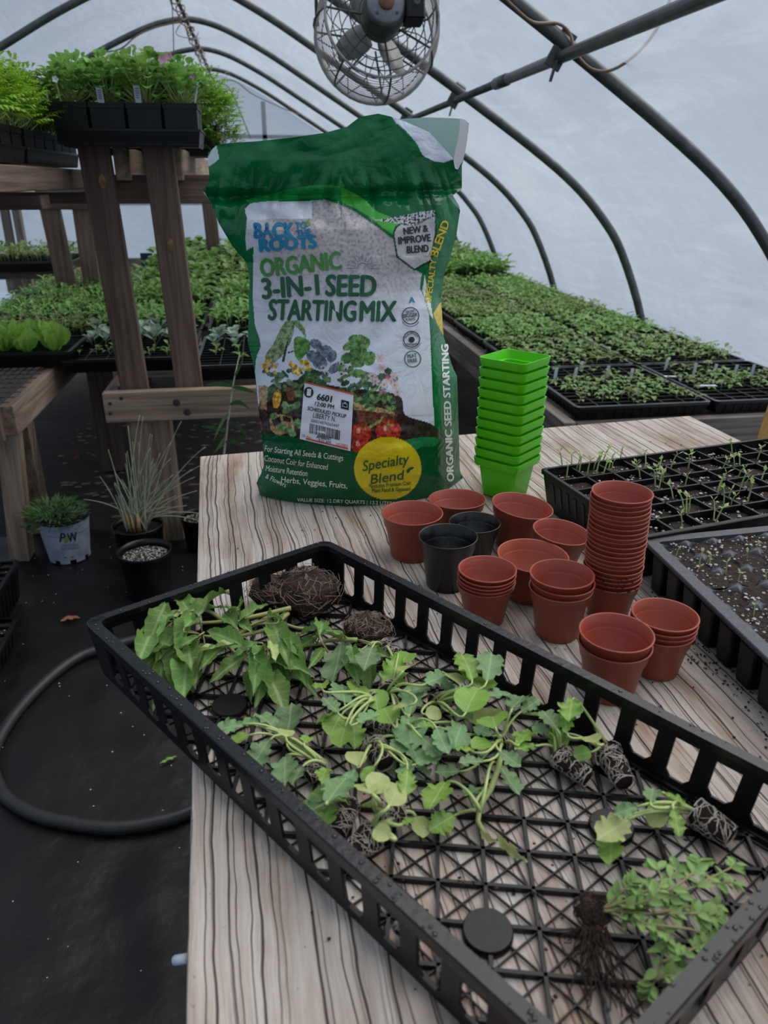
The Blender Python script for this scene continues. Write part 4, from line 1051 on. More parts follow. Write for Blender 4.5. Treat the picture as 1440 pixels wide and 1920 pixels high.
def bag():
    root = thing('seed_mix_bag', onbag(660, 940, -.04)*1.0-Vector((0, 0, 0)), 'big crumpled green and white bag of organic seed starting mix', 'bag')
    root.location.z = TZ
    ns, nt_ = 300, 420
    T = np.linspace(0, 1, nt_+1); S = np.linspace(0, 1, ns+1)
    PX, PY = [], []
    yt, yb = 213, 955
    for t in T:
        yn = lerp(yb, yt, t); wt, wb = sm(.72, 1.0, t), 1-sm(0.0, .10, t)
        for s in S:
            x = lerp(interp(yn, XL), interp(yn, XG), s)
            if wt > 0: x = lerp(x, lerp(interp(max(yn, 300), XL), interp(max(yn, 300), XG), s), wt) if yn < 300 else x
            y = yn+wt*(interp(x, TOPF)-yt)+wb*(interp(x, BOT)-yb)
            PX.append(x); PY.append(y)
    vs = [onbag(x, y, bag_d(x, y)) for x, y in zip(PX, PY)]
    for v in vs: v.z = max(v.z, TZ+.0015)
    w = ns+1
    fs = [(j*w+i, j*w+i+1, (j+1)*w+i+1, (j+1)*w+i) for j in range(nt_) for i in range(ns)]
    me = bpy.data.meshes.new('front_sheet'); me.from_pydata(vs, [], fs); me.materials.append(M['bag_print'])
    me.polygons.foreach_set('use_smooth', [True]*len(fs))
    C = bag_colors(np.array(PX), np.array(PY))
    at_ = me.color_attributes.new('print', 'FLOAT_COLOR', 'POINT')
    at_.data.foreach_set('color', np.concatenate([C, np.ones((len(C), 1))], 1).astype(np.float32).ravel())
    obj('front_sheet', me, root)
    # back sheet: swells backwards below the neck, plain green outside and pale inside
    nb, mbk = 60, 90; bv_ = []; bf = []
    for j in range(mbk+1):
        t = j/mbk; yn = lerp(yb, yt, t); wt, wb = sm(.72, 1.0, t), 1-sm(0.0, .10, t)
        for i in range(nb+1):
            s = i/nb; yq = max(yn, 262)
            xr = interp(yn, [(213, 879), (230, 878), (300, 868), (330, 853), (348, 842)]) if yn < 348 else interp(yn, XG)
            x = lerp(interp(yq, XL), xr, s)
            y = yn+wt*(interp(x, TOPB)-yt)+wb*(interp(x, BOT)-yb)
            e0, e1 = bag_d(interp(y, XL)+.5, y), bag_d(interp(y, XG)-.5, y)
            B = interp(yn, [(213, .030), (330, .030), (372, .022), (450, .055), (650, .085), (955, .075)])
            d = lerp(e0, e1, s)-B*math.sin(math.pi*min(1, max(0, s)))**.6-.0015+.003*mnoise.noise(Vector((x*.02, y*.02, 6)))
            v = onbag(x, y, d); v.z = max(v.z, TZ+.0015); bv_.append(v)
    w = nb+1
    bf = [(j*w+i+1, j*w+i, (j+1)*w+i, (j+1)*w+i+1) for j in range(mbk) for i in range(nb)]
    me = bpy.data.meshes.new('back_sheet'); me.from_pydata(bv_, [], bf); me.materials.append(M['bag_back'])
    me.polygons.foreach_set('use_smooth', [True]*len(bf)); bo = obj('back_sheet', me, root)
    # white hem strip on the inner face of the back sheet's torn corner
    m = MB(); st = [(862, 222, 873, 225), (862, 240, 878, 236), (858, 262, 876, 262), (853, 285, 872, 285), (850, 300, 867, 302), (853, 316, 858, 318)]
    for k in range(len(st)-1):
        a, b = st[k], st[k+1]
        m.add([onbag(a[0], a[1], -.004), onbag(a[2], a[3], -.005), onbag(b[2], b[3], -.005), onbag(b[0], b[1], -.004)], [(0, 1, 2, 3)])
    m.build('hem', M['bag_white'], root).modifiers.new('s', 'SOLIDIFY').thickness = .0008
    return root
def bag_mats():
    m, nt, p, out = nodes('bag_print'); L = nt.links.new
    a = N(nt, 'ShaderNodeVertexColor', layer_name='print'); L(a.outputs[0], p.inputs['Base Color'])
    p.inputs['Roughness'].default_value = .17; p.inputs['Specular IOR Level'].default_value = .4
    tc = N(nt, 'ShaderNodeTexCoord'); n1 = N(nt, 'ShaderNodeTexNoise', Scale=22, Detail=5, Distortion=2.0); L(tc.outputs['Object'], n1.inputs['Vector'])
    b = N(nt, 'ShaderNodeBump', Strength=.5, Distance=.006); L(n1.outputs[0], b.inputs['Height']); L(b.outputs[0], p.inputs['Normal'])
    m, nt, p, out = nodes('bag_back'); g = N(nt, 'ShaderNodeNewGeometry')
    mx = nt.nodes.new('ShaderNodeMix'); mx.data_type = 'RGBA'; nt.links.new(g.outputs['Backfacing'], mx.inputs[0])
    mx.inputs[6].default_value = (*lin((4, 90, 48)), 1); mx.inputs[7].default_value = (*lin((166, 196, 190)), 1)
    nt.links.new(mx.outputs[2], p.inputs['Base Color']); p.inputs['Roughness'].default_value = .35
    t = N(nt, 'ShaderNodeBsdfTranslucent'); nt.links.new(mx.outputs[2], t.inputs[0]); ms = N(nt, 'ShaderNodeMixShader'); ms.inputs[0].default_value = .25
    nt.links.new(p.outputs[0], ms.inputs[1]); nt.links.new(t.outputs[0], ms.inputs[2]); nt.links.new(ms.outputs[0], out.inputs[0])
    pm('bag_white', (226, 222, 226), rough=.4)
bag_mats()
BAG = bag()

# ---- lettering
for n_, c_ in dict(p_cyan=(0, 130, 172), p_green=(66, 140, 52), p_dark=(18, 88, 52), p_black=(24, 34, 34), p_cream=(226, 228, 206), p_yellow=(214, 190, 36), p_slate=(110, 132, 160), p_white=(230, 232, 230), p_label=(232, 234, 246), p_orange=(206, 92, 54), p_leaf=(130, 160, 50)).items():
    pm(n_, c_, rough=.4)
TXT = {}
def text_mesh(s, bold):
    k = (s, bold)
    if k in TXT: return TXT[k]
    cu = bpy.data.curves.new('t', 'FONT'); cu.body = s; cu.size = 1; cu.offset = bold; cu.resolution_u = 3
    o = bpy.data.objects.new('t', cu); COL.objects.link(o)
    me = bpy.data.meshes.new_from_object(o)
    V = [v.co.copy() for v in me.vertices]; F = [tuple(p.vertices) for p in me.polygons]
    bpy.data.objects.remove(o); bpy.data.curves.remove(cu); bpy.data.meshes.remove(me)
    TXT[k] = (V, F); return TXT[k]
def text_on(s, p0, p1, h, mat, bold=.012, surf=None, parent=None, eps=.0012, slant=0, name='lettering', cap=.70, arc=0):
    """string laid from p0 to p1 (baseline, picture units of the sheet) with letter height h"""
    V, F = text_mesh(s, 0.0)
    x0 = min(v.x for v in V); x1 = max(v.x for v in V)
    d = Vector((p1[0]-p0[0], p1[1]-p0[1])); dn = d.normalized(); up = Vector((dn.y, -dn.x))
    m = MB(); b = bold*1.35
    for k, (ox, oy) in enumerate(((0, 0), (b, 0), (-b, 0), (0, b*.6), (0, -b*.6)) if bold else ((0, 0),)):   # heavier strokes: overlaid copies
        vs = []
        for v in V:
            u = (v.x+ox-x0)/(x1-x0); y = (v.y+oy)/cap*h
            q = Vector(p0)+d*u+up*(y+arc*4*u*(1-u))+dn*(slant*y)
            vs.append(surf(q.x, q.y, eps+.00006*k))
        m.add(vs, F)
    return m.build(name, M[mat], parent)
def bs(x, y, e): return onbag(x, y, bag_d(x, y)+e)
def T_(s, p0, p1, h, mat, bold=.012, **k): return text_on(s, p0, p1, h, mat, bold, bs, BAG, **k)
T_('BACK', (477, 446), (550, 445), 28, 'p_cyan', .045); T_('TO', (554, 429), (575, 427), 12, 'p_cyan', .035); T_('THE', (556, 444), (583, 440), 12, 'p_cyan', .035)
T_('ROOTS', (488, 472), (593, 464), 24, 'p_cyan', .05)
for dx, ro in ((576, 0), (582, 1)):
    pass
T_('ORGANIC', (490, 519), (640, 504), 33, 'p_green', .03)
T_('3-IN-1', (493, 560), (598, 552), 38, 'p_dark', .03); T_('SEED', (611, 554), (704, 555), 39, 'p_dark', .03, slant=.03)
T_('STARTING', (503, 599), (666, 602), 38, 'p_dark', .03, slant=.05); T_('MIX', (675, 602), (742, 602), 38, 'p_dark', .03, slant=.05)
T_('NEW &', (758, 440), (803, 434), 13, 'p_black', .03); T_('IMPROVE', (748, 458), (808, 452), 13.5, 'p_black', .03); T_('BLEND', (764, 475), (804, 472), 13.5, 'p_black', .03)
T_('BLEND', (820, 482), (843, 417), 15, 'p_yellow', .03); T_('SPECIALTY', (808, 566), (818, 487), 11, 'p_yellow', .03)
T_('ORGANIC SEED STARTING', (851, 902), (840, 646), 13, 'p_white', .035)
T_('A', (768, 568), (778, 567), 11, 'p_cyan', .02)
def ringp(cx, cy, r, w, mat, name='emblem', a0=0, a1=360, n=40):
    m = MB(); vs = []; k = int(n*(a1-a0)/360)
    for i in range(k+1):
        a = R(a0+(a1-a0)*i/k)
        for q in (r-w/2, r+w/2): vs.append(bs(cx+q*math.cos(a), cy-q*math.sin(a), .0012))
    m.add(vs, [(2*i, 2*i+1, 2*i+3, 2*i+2) for i in range(k)]); return m.build(name, M[mat], BAG)
def linep(p, q, w, mat, name='emblem', eps=.0012):
    d = Vector((q[0]-p[0], q[1]-p[1])).normalized(); n = Vector((d.y, -d.x))*w/2; m = MB()
    k = max(1, int(Vector((q[0]-p[0], q[1]-p[1])).length/8)); vs = []
    for i in range(k+1):
        c = Vector(p).lerp(Vector(q), i/k); vs += [bs(c.x+n.x, c.y+n.y, eps), bs(c.x-n.x, c.y-n.y, eps)]
    m.add(vs, [(2*i, 2*i+1, 2*i+3, 2*i+2) for i in range(k)]); return m.build(name, M[mat], BAG)
ringp(770, 592, 15.5, 1.6, 'p_black'); ringp(772, 636, 15, 1.5, 'p_black'); ringp(774, 673, 15, 1.5, 'p_dark'); ringp(772, 637, 17.5, .9, 'p_black', a0=200, a1=340); ringp(770, 594, 18, .9, 'p_black', a0=210, a1=330)
T_('GROWS', (761, 588), (778, 585), 5, 'p_black', .01); T_('BIGGER', (757, 596), (783, 593), 7, 'p_black', .016); T_('PLANTS', (761, 602), (779, 600), 5, 'p_black', .01)
T_('MORE EFFICIENT', (760, 636), (785, 635), 4.5, 'p_black', .008, arc=9); T_('WATERING', (762, 646), (783, 645), 4.5, 'p_black', .008, arc=-3)
ringp(772, 637, 3, 5, 'p_black')
T_('PEAT', (765, 672), (782, 669), 7, 'p_dark', .014); T_('FREE', (766, 681), (783, 678), 7, 'p_dark', .014)
ringp(680, 503, 10, 1.6, 'p_slate', a0=0, a1=180)
linep((649, 503), (671, 503), 1.4, 'p_slate'); linep((690, 503), (712, 504), 1.4, 'p_slate')
for k in range(9):
    a = R(14+k*19); linep((680+14*math.cos(a), 503-14*math.sin(a)), (680+(28-6*(k % 2))*math.cos(a), 503-(28-6*(k % 2))*math.sin(a)), 1.3, 'p_slate')
def leafp(cx, cy, L_, W_, ang, mat):
    m = MB(); c, s = math.cos(R(ang)), math.sin(R(ang)); P = []
    for t in range(12):
        a = 2*math.pi*t/12; u, v = L_/2*math.cos(a), W_/2*math.sin(a)*(1-.35*math.cos(a)); P.append(bs(cx+u*c+v*s, cy-u*s+v*c, .0012))
    m.poly(P); m.build('emblem', M[mat], BAG)
leafp(572, 418, 9, 5, 60, 'p_leaf'); leafp(578, 420, 9, 5, 50, 'p_leaf'); leafp(578, 413, 8, 4, 70, 'p_leaf')
T_('Specialty', (680, 884), (766, 869), 19, 'p_dark', .004, slant=.25); T_('Blend', (695, 908), (756, 899), 18, 'p_dark', .004, slant=.25)
T_('*Includes Premium Coir,', (692, 916), (772, 909), 7.5, 'p_dark', .012); T_('Plant Food & Gypsum!', (698, 924), (770, 920), 7.5, 'p_dark', .012)
leafp(766, 882, 10, 6, 60, 'p_dark'); leafp(772, 878, 9, 5, 20, 'p_dark')
T_('For Starting All Seeds & Cuttings', (496, 846), (643, 864), 11, 'p_cream', .006); T_('Coconut Coir for Enhanced', (495, 864), (614, 881), 11, 'p_cream', .006)
T_('Moisture Retention', (498, 883), (576, 893), 11, 'p_cream', .006); T_('Herbs, Veggies, Fruits,', (527, 904), (651, 916), 11, 'p_cream', .006); T_('& Flowers', (497, 896), (535, 914), 9, 'p_cream', .006)
T_('VALUE SIZE: 12 DRY QUARTS | 13.2 LITERS', (557, 940), (740, 947), 6.5, 'p_cream', .006)
# ---- the pickup sticker
SQ = [(571, 715), (663, 738), (657, 846), (562, 823)]
def sp_(u, v):
    a = Vector(SQ[0]).lerp(Vector(SQ[1]), u); b = Vector(SQ[3]).lerp(Vector(SQ[2]), u); return a.lerp(b, v)
def ss(u, v, e):
    q = sp_(u, v); return bs(q.x, q.y, e)
def patch(u0, u1, v0, v1, e, mat, name, parent, n=8):
    m = MB(); vs = [ss(lerp(u0, u1, i/n), lerp(v0, v1, j/n), e) for j in range(n+1) for i in range(n+1)]; w = n+1
    m.add(vs, [(j*w+i, j*w+i+1, (j+1)*w+i+1, (j+1)*w+i) for j in range(n) for i in range(n)]); return m.build(name, M[mat], parent, True)
stk = patch(0, 1, 0, 1, .0014, 'p_label', 'sticker', BAG, 20); stk['label'] = 'white pickup sticker with barcode and orange edges'
patch(.0, 1, 0, .028, .0020, 'p_orange', 'stripe', stk); patch(.12, .95, .955, .985, .0020, 'p_orange', 'stripe', stk)
def S_(s, u0, v0, u1, v1, h, mat='p_black', bold=.01):
    return text_on(s, sp_(u0, v0), sp_(u1, v1), h, mat, bold, bs, stk, .0022, name='lettering')
S_('6601', .27, .26, .56, .245, 12, bold=.03); S_('12:00 PM', .24, .37, .62, .35, 8, bold=.015); S_('SCHEDULED PICKUP', .10, .475, .87, .455, 7, bold=.015); S_('LIBERTY N.', .22, .58, .67, .56, 9.5, bold=.0)
S_('200014574265447', .18, .665, .74, .645, 5.5, bold=0); S_('AMBIENT', .32, .915, .61, .90, 6, bold=.016); S_('20 Apr', .03, .955, .22, .955, 5, 'p_orange', 0); S_('9:31 AM', .36, .975, .60, .965, 6, 'p_black', 0); S_('V02983', .70, .965, .93, .955, 6, 'p_orange', 0)
rb = random.Random(2); u = .17
while u < .76:
    w_ = rb.choice((.006, .009, .014, .018)); patch(u, u+w_, .69, .86, .0021, 'p_black', 'barcode_bar', stk, 1); u += w_+rb.choice((.006, .009, .014))
m = MB(); c = sp_(.10, .17); m.poly([bs(c.x+9*math.cos(6.283*k/20), c.y+10*math.sin(6.283*k/20), .0021) for k in range(20)]); m.build('badge', M['p_black'], stk)
text_on('1', (c.x-2.5, c.y+6), (c.x+2.5, c.y+6.5), 13, 'p_label', .02, bs, stk, .0028)
patch(.76, .92, .155, .305, .0021, 'p_black', 'badge', stk, 2); patch(.79, .89, .205, .27, .0026, 'p_label', 'badge', stk, 1); patch(.80, .88, .215, .26, .003, 'p_black', 'badge', stk, 1); patch(.82, .86, .185, .2, .0028, 'p_label', 'badge', stk, 1)
# ---------------------------------------------------------------- leaves
def leaf_mesh(name, mat, prof, nt_=10, ns=3, lobe=0, lf=5, cup=.1, bend=.1, rip=0, seed=0, tip=0):
    rng = random.Random(seed); ph = rng.uniform(0, 6.28); m = MB(); vs = []
    for i in range(nt_+1):
        t = i/nt_; w = interp(t, prof)
        for j in range(-ns, ns+1):
            s = j/ns
            k = 1-lobe*abs(s)**2*(.5+.5*math.cos(2*math.pi*lf*t+ph*(.2 if s > 0 else .25)))
            z = cup*(abs(s)**1.4)*w*2-bend*t*t+rip*abs(s)*math.sin(2*math.pi*2.5*t+ph+(1.3 if s > 0 else 0))+.02*math.sin(5*t+ph)
            vs.append((s*w*k, t-lobe*.12*abs(s)*math.sin(2*math.pi*lf*t), z))
    W_ = 2*ns+1
    m.add(vs, [(i*W_+j, i*W_+j+1, (i+1)*W_+j+1, (i+1)*W_+j) for i in range(nt_) for j in range(W_-1)])
    return m.mesh(name, M[mat], True)
PK = [(0, .06), (.12, .2), (.35, .36), (.6, .40), (.82, .30), (.95, .12), (1, .01)]
PTm = [(0, .02), (.12, .11), (.32, .19), (.55, .19), (.8, .10), (1, .005)]
PR = [(0, .08), (.12, .34), (.35, .5), (.65, .5), (.86, .38), (.96, .22), (1, .1)]
PO = [(0, .02), (.15, .14), (.4, .22), (.65, .2), (.88, .1), (1, .01)]
PL_ = [(0, .08), (.25, .14), (.5, .28), (.75, .36), (.92, .26), (1, .08)]
LEAF = {
 'kale': [leaf_mesh('leaf', 'kale_leaf', PK, 16, 3, .34, 4.5, .12, .12*(k % 2), .05, k) for k in range(5)],
 'bright': [leaf_mesh('leaf', 'kale_bright', PK, 16, 3, .4, 5, .1, .1, .06, k+20) for k in range(3)],
 'palekale': [leaf_mesh('leaf', 'kale_pale', PK, 16, 3, .36, 4.5, .1, .1, .05, k+40) for k in range(2)],
 'pale': [leaf_mesh('leaf', 'kale_pale', PR, 8, 3, 0, 1, .12, .08, .03, k) for k in range(3)],
 'round': [leaf_mesh('leaf', 'kale_bright', PR, 8, 3, 0, 1, .12, .1, .03, k) for k in range(3)],
 'tom': [leaf_mesh('leaf', 'tomato_leaf', PTm, 18, 3, .16, 7, .34, .12+.09*k, .05, k) for k in range(4)],
 'tompale': [leaf_mesh('leaf', 'kale_pale', PTm, 14, 3, .22, 5, .22, .12, .05, 9)],
 'thyme': [leaf_mesh('leaf', 'thyme_leaf', PO, 5, 2, 0, 1, .2, .1, .0, k) for k in range(3)],
}
rl = random.Random(77)
def place_leaf(parent, px, py, lpx, ang, kind, h, tilt=None, name='leaf'):
    """leaf centred at picture point (px,py), lying h above the tray floor, pointing along 'ang'"""
    c, s = math.cos(R(ang)), -math.sin(R(ang)); z = TZ+h
    P = at(px, py, z); a, b = at(px-c*lpx/2, py-s*lpx/2, z), at(px+c*lpx/2, py+s*lpx/2, z)
    L_ = min((b-a).length, lpx*.0011)*(.88 if kind in ('kale', 'bright', 'round', 'pale') else 1.0); y = (b-a).normalized()
    tl = tilt if tilt is not None else rl.uniform(-.5, .5)
    n = Vector((0, 0, 1))*math.cos(tl)+y.cross(Vector((0, 0, 1)))*math.sin(tl)
    pitch = rl.uniform(-.3, .35); y2 = (y*math.cos(pitch)+Vector((0, 0, 1))*math.sin(pitch)).normalized()
    x = y2.cross(n).normalized(); n = x.cross(y2)
    me = rl.choice(LEAF[kind]); sx = rl.uniform(.85, 1.1)
    base = P-y2*L_/2
    if base.z < TZ+.006: base.z = TZ+.006
    mtx = Matrix.Translation(base) @ Matrix(((x.x, y2.x, n.x, 0), (x.y, y2.y, n.y, 0), (x.z, y2.z, n.z, 0), (0, 0, 0, 1))) @ Matrix.Diagonal((L_*sx, L_, L_, 1))
    obj(name, me, parent, mtx); return base, y2
def arcpts(a, b, hump, dirb=None, n=8, wob=.0):
    a, b = Vector(a), Vector(b); L_ = (b-a).length; c1 = a.lerp(b, .35)+Vector((0, 0, hump)); c2 = b-(dirb*L_*.35 if dirb else (b-a)*.3)
    out = []
    for i in range(n+1):
        t = i/n; out.append(a*(1-t)**3+c1*3*t*(1-t)**2+c2*3*t*t*(1-t)+b*t**3)
    return out
# root plugs: a tapered cylinder of compost wrapped in fine roots
def plug_meshes(seed, soilc='root_soil', rootc='root_white', nroots=70):
    rng = random.Random(seed); m = MB(); n, k = 16, 9; vs = []
    def rad(t, a): return lerp(1.0, .72, t)*(1+.12*mnoise.noise(Vector((math.cos(a)*1.5, math.sin(a)*1.5, t*3+seed))))
    for i in range(k+1):
        t = i/k
        for j in range(n):
            a = 6.2832*j/n; r = rad(t, a)*(.86 if i in (0, k) else 1); vs.append((r*math.cos(a), r*math.sin(a), t))
    m.add(vs, [(i*n+j, i*n+(j+1) % n, (i+1)*n+(j+1) % n, (i+1)*n+j) for i in range(k) for j in range(n)]+[tuple(range(n-1, -1, -1)), tuple(k*n+j for j in range(n))])
    body = m.mesh('root_plug', M[soilc], True)
    q = MB()
    for r_ in range(nroots):
        a, t = rng.uniform(0, 6.28), rng.uniform(0, .9); pts = []
        da, dt = rng.uniform(-.35, .35), rng.uniform(-.12, .14)
        for s in range(9):
            rr = rad(min(1, max(0, t)), a)*1.03+rng.uniform(0, .06); pts.append((rr*math.cos(a), rr*math.sin(a), t))
            a += da+rng.uniform(-.35, .35); t = min(1.02, max(0, t+dt+rng.uniform(-.08, .08)))
        q.tube(pts, rng.uniform(.012, .024), 3, False)
    return body, q.mesh('roots', M[rootc], False)
PLUGS = [plug_meshes(k) for k in range(4)]
def lay_plug(parent, a, b, r, var, z=None, tipz=None):
    """plug lying between picture points a (stem end) and b, half width r pixels"""
    d0 = (at(*a, TZ+.015)-CAMP).length; rw = r*d0/FPX
    z0 = TZ+.006+rw*.95; A, B = at(*a, z0), at(*b, TZ+.006+rw*.75)
    ax = (B-A); L_ = ax.length; q = Vector((0, 0, 1)).rotation_difference(ax.normalized()).to_matrix().to_4x4()
    S = Matrix.Translation(A) @ q @ Matrix.Diagonal((rw, rw, L_, 1))
    body, roots = PLUGS[var % 4]
    o = obj('root_plug', body, parent, S); r_ = obj('roots', roots, o); r_.matrix_parent_inverse = Matrix.Identity(4)
    return A, ax.normalized()
def seedling(name, label, plug, leaves, group, stem='stem_pale', cat='seedling', h0=.03, sr=.0011, origin=None):
    if plug:
        a, b, r, var = plug; P0 = at(*a, TZ+.02)
    else: P0 = at(*origin, TZ+.02)
    root = thing(name, (P0.x, P0.y, TZ+.006), label, cat, group)
    A = lay_plug(root, a, b, r, var)[0] if plug else P0
    for lf in leaves:
        px, py, lp, ang, kind = lf[:5]; h = lf[5] if len(lf) > 5 else rl.uniform(.018, .045)
        base, yd = place_leaf(root, px, py, lp, ang, kind, h)
        m = MB(); pts = arcpts(A+Vector((rl.uniform(-.003, .003), rl.uniform(-.003, .003), .001)), base, rl.uniform(.0, .018), yd)
        m.tube(pts, [lerp(sr*1.35, sr*.8, i/8) for i in range(9)], 6); m.build('stem', M[stem], root, True)
    return root
KG = 'uprooted kale plug seedlings in the mesh tray'
def K(label, plug, leaves, **k): return seedling('kale_seedling', label, plug, leaves, KG, **k)
K('kale seedling whose lobed leaves spread to the left tray wall', ((606, 1436), (578, 1456), 17, 0), [(429, 1364, 62, 185, 'kale'), (466, 1357, 52, 150, 'kale'), (498, 1351, 56, 130, 'kale'), (542, 1353, 66, 80, 'kale'), (536, 1374, 24, 90, 'pale'), (484, 1416, 70, 225, 'kale'), (533, 1440, 60, 265, 'kale'), (556, 1452, 44, 240, 'kale'), (450, 1385, 40, 200, 'round'), (575, 1385, 30, 70, 'bright')])
K('kale seedling with a pale plug beside the tomato leaves', ((700, 1316), (665, 1298), 17, 1), [(602, 1284, 38, 100, 'bright'), (644, 1297, 50, 95, 'kale'), (669, 1291, 36, 80, 'round'), (647, 1349, 50, 200, 'bright'), (629, 1358, 44, 240, 'round'), (664, 1371, 52, 280, 'bright'), (691, 1344, 52, 30, 'kale'), (642, 1380, 36, 250, 'round'), (620, 1320, 40, 140, 'kale'), (610, 1345, 44, 200, 'bright')])
K('kale seedling with a feathery bright leaf, behind the middle plugs', ((730, 1300), (727, 1276), 20, 2), [(737, 1262, 62, 250, 'bright'), (764, 1251, 34, 60, 'pale'), (818, 1273, 50, 30, 'kale'), (773, 1310, 58, 80, 'kale'), (749, 1327, 36, 180, 'pale'), (727, 1340, 40, 120, 'round'), (705, 1310, 36, 100, 'round'), (790, 1290, 44, 20, 'kale')])
K('kale seedling reaching up to the far slotted wall', ((812, 1322), (850, 1306), 19, 3), [(876, 1246, 60, 110, 'bright', .05), (918, 1249, 54, 80, 'kale', .05), (896, 1276, 48, 100, 'round', .04), (813, 1338, 36, 10, 'pale'), (936, 1304, 54, 15, 'kale', .04), (864, 1342, 60, 330, 'kale'), (850, 1270, 40, 130, 'pale'), (885, 1310, 50, 60, 'round'), (840, 1290, 40, 160, 'kale')])
K('kale seedling on the reddish plug in the middle of the pile', ((760, 1366), (706, 1360), 20, 0), [(769, 1376, 66, 280, 'kale'), (753, 1395, 50, 240, 'kale'), (860, 1377, 64, 260, 'kale'), (909, 1344, 50, 80, 'pale'), (810, 1400, 50, 330, 'kale'), (800, 1360, 44, 20, 'bright'), (830, 1390, 52, 300, 'kale')])
K('kale seedling from the dark webbed plug left of centre', ((700, 1398), (722, 1432), 23, 1), [(780, 1413, 56, 300, 'kale'), (804, 1421, 56, 20, 'kale'), (762, 1443, 46, 280, 'kale'), (762, 1466, 52, 265, 'bright'), (667, 1421, 34, 100, 'pale'), (790, 1440, 50, 330, 'kale'), (690, 1450, 34, 220, 'round')])
K('kale seedling from the dark plug right of centre', ((938, 1396), (962, 1392), 20, 2), [(971, 1316, 48, 60, 'kale', .04), (995, 1322, 42, 20, 'kale', .04), (904, 1371, 44, 160, 'kale'), (904, 1396, 44, 200, 'round'), (984, 1380, 48, 60, 'bright'), (882, 1429, 54, 190, 'kale'), (838, 1447, 54, 180, 'kale'), (958, 1424, 54, 320, 'kale'), (925, 1350, 48, 100, 'round'), (870, 1405, 44, 160, 'bright')])
K('limp kale seedling with a white-rooted plug at left front', ((652, 1508), (632, 1562), 22, 3), [(632, 1480, 78, 60, 'kale', .045), (607, 1450, 44, 80, 'bright'), (598, 1491, 40, 150, 'round'), (566, 1509, 36, 170, 'bright'), (590, 1515, 60, 230, 'kale'), (656, 1464, 44, 60, 'kale'), (612, 1530, 60, 250, 'bright'), (575, 1525, 40, 200, 'kale')])
K('seedling with two pale round seed leaves, on the grey plug', ((712, 1528), (758, 1528), 22, 1), [(708, 1468, 40, 70, 'pale', .05), (686, 1477, 40, 130, 'pale', .05), (690, 1510, 30, 160, 'bright')], sr=.0017)
K('seedling with one pale heart leaf, nearest white-webbed plug', ((700, 1564), (655, 1602), 25, 2), [(740, 1490, 44, 60, 'pale', .045), (716, 1562, 40, 150, 'pale'), (788, 1549, 40, 300, 'pale', .012), (765, 1540, 30, 30, 'bright')], sr=.0016)
K('kale seedling by the right wall, left one of two side plugs', ((1046, 1416), (1102, 1458), 20, 0), [(1030, 1346, 48, 130, 'kale', .04), (1048, 1388, 48, 300, 'bright'), (985, 1400, 46, 200, 'bright'), (1012, 1366, 40, 160, 'kale'), (1000, 1340, 44, 150, 'round')])
K('kale seedling by the right wall, right one of two side plugs', ((1138, 1408), (1172, 1468), 23, 3), [(1092, 1413, 36, 190, 'round'), (1070, 1328, 46, 260, 'bright', .05), (1110, 1385, 34, 120, 'pale'), (1060, 1352, 42, 100, 'bright', .04), (1040, 1375, 42, 170, 'kale')])
K('kale seedling lying alone near the right wall with a grey plug', ((1302, 1522), (1370, 1568), 24, 1), [(1222, 1490, 40, 80, 'kale', .04), (1266, 1497, 50, 330, 'bright', .035), (1269, 1542, 48, 290, 'bright'), (1172, 1520, 50, 190, 'kale'), (1150, 1553, 72, 215, 'palekale', .03), (1146, 1588, 66, 260, 'bright', .02), (1230, 1530, 36, 240, 'pale')], sr=.0013)
K('small plug with a torn leaf under the tomato roots', ((718, 1212), (750, 1234), 16, 2), [(760, 1232, 32, 60, 'round'), (690, 1232, 46, 250, 'kale'), (672, 1240, 48, 280, 'kale'), (655, 1225, 40, 200, 'kale')])
K('plug seen through the near wall slots, with a pale leaf', ((752, 1728), (775, 1768), 17, 0), [(764, 1706, 30, 70, 'pale', .03)])
K('lowest plug behind the near tray wall', ((834, 1812), (862, 1846), 17, 3), [(850, 1795, 22, 120, 'pale', .02)])
K('kale seedling pressed against the left wall slots', ((528, 1476), (512, 1464), 13, 1), [(512, 1492, 34, 300, 'bright', .01), (545, 1512, 40, 330, 'bright', .01), (560, 1530, 34, 320, 'bright', .01), (500, 1478, 26, 250, 'round', .012)])
# limp stem without a plug
r_ = seedling('kale_seedling', 'limp broken kale stem trailing a withered tip, below the pile', None, [(956, 1464, 64, 315, 'kale', .02), (887, 1482, 44, 210, 'kale', .02), (820, 1487, 76, 240, 'bright', .03), (829, 1542, 60, 215, 'bright', .012)], KG, origin=(896, 1520))
m = MB(); pts = [at(940, 1410, TZ+.03), at(935, 1440, TZ+.028), at(920, 1480, TZ+.02), at(900, 1510, TZ+.014), at(896, 1540, TZ+.01), at(908, 1562, TZ+.008)]
m.tube(pts, [.002, .0024, .0024, .0022, .002, .0016], 7); m.build('main_stem', M['kale_pale'], r_, True)
place_leaf(r_, 915, 1570, 40, 320, 'tompale', .010, 1.2); place_leaf(r_, 958, 1592, 72, 325, 'tompale', .009, 1.3)

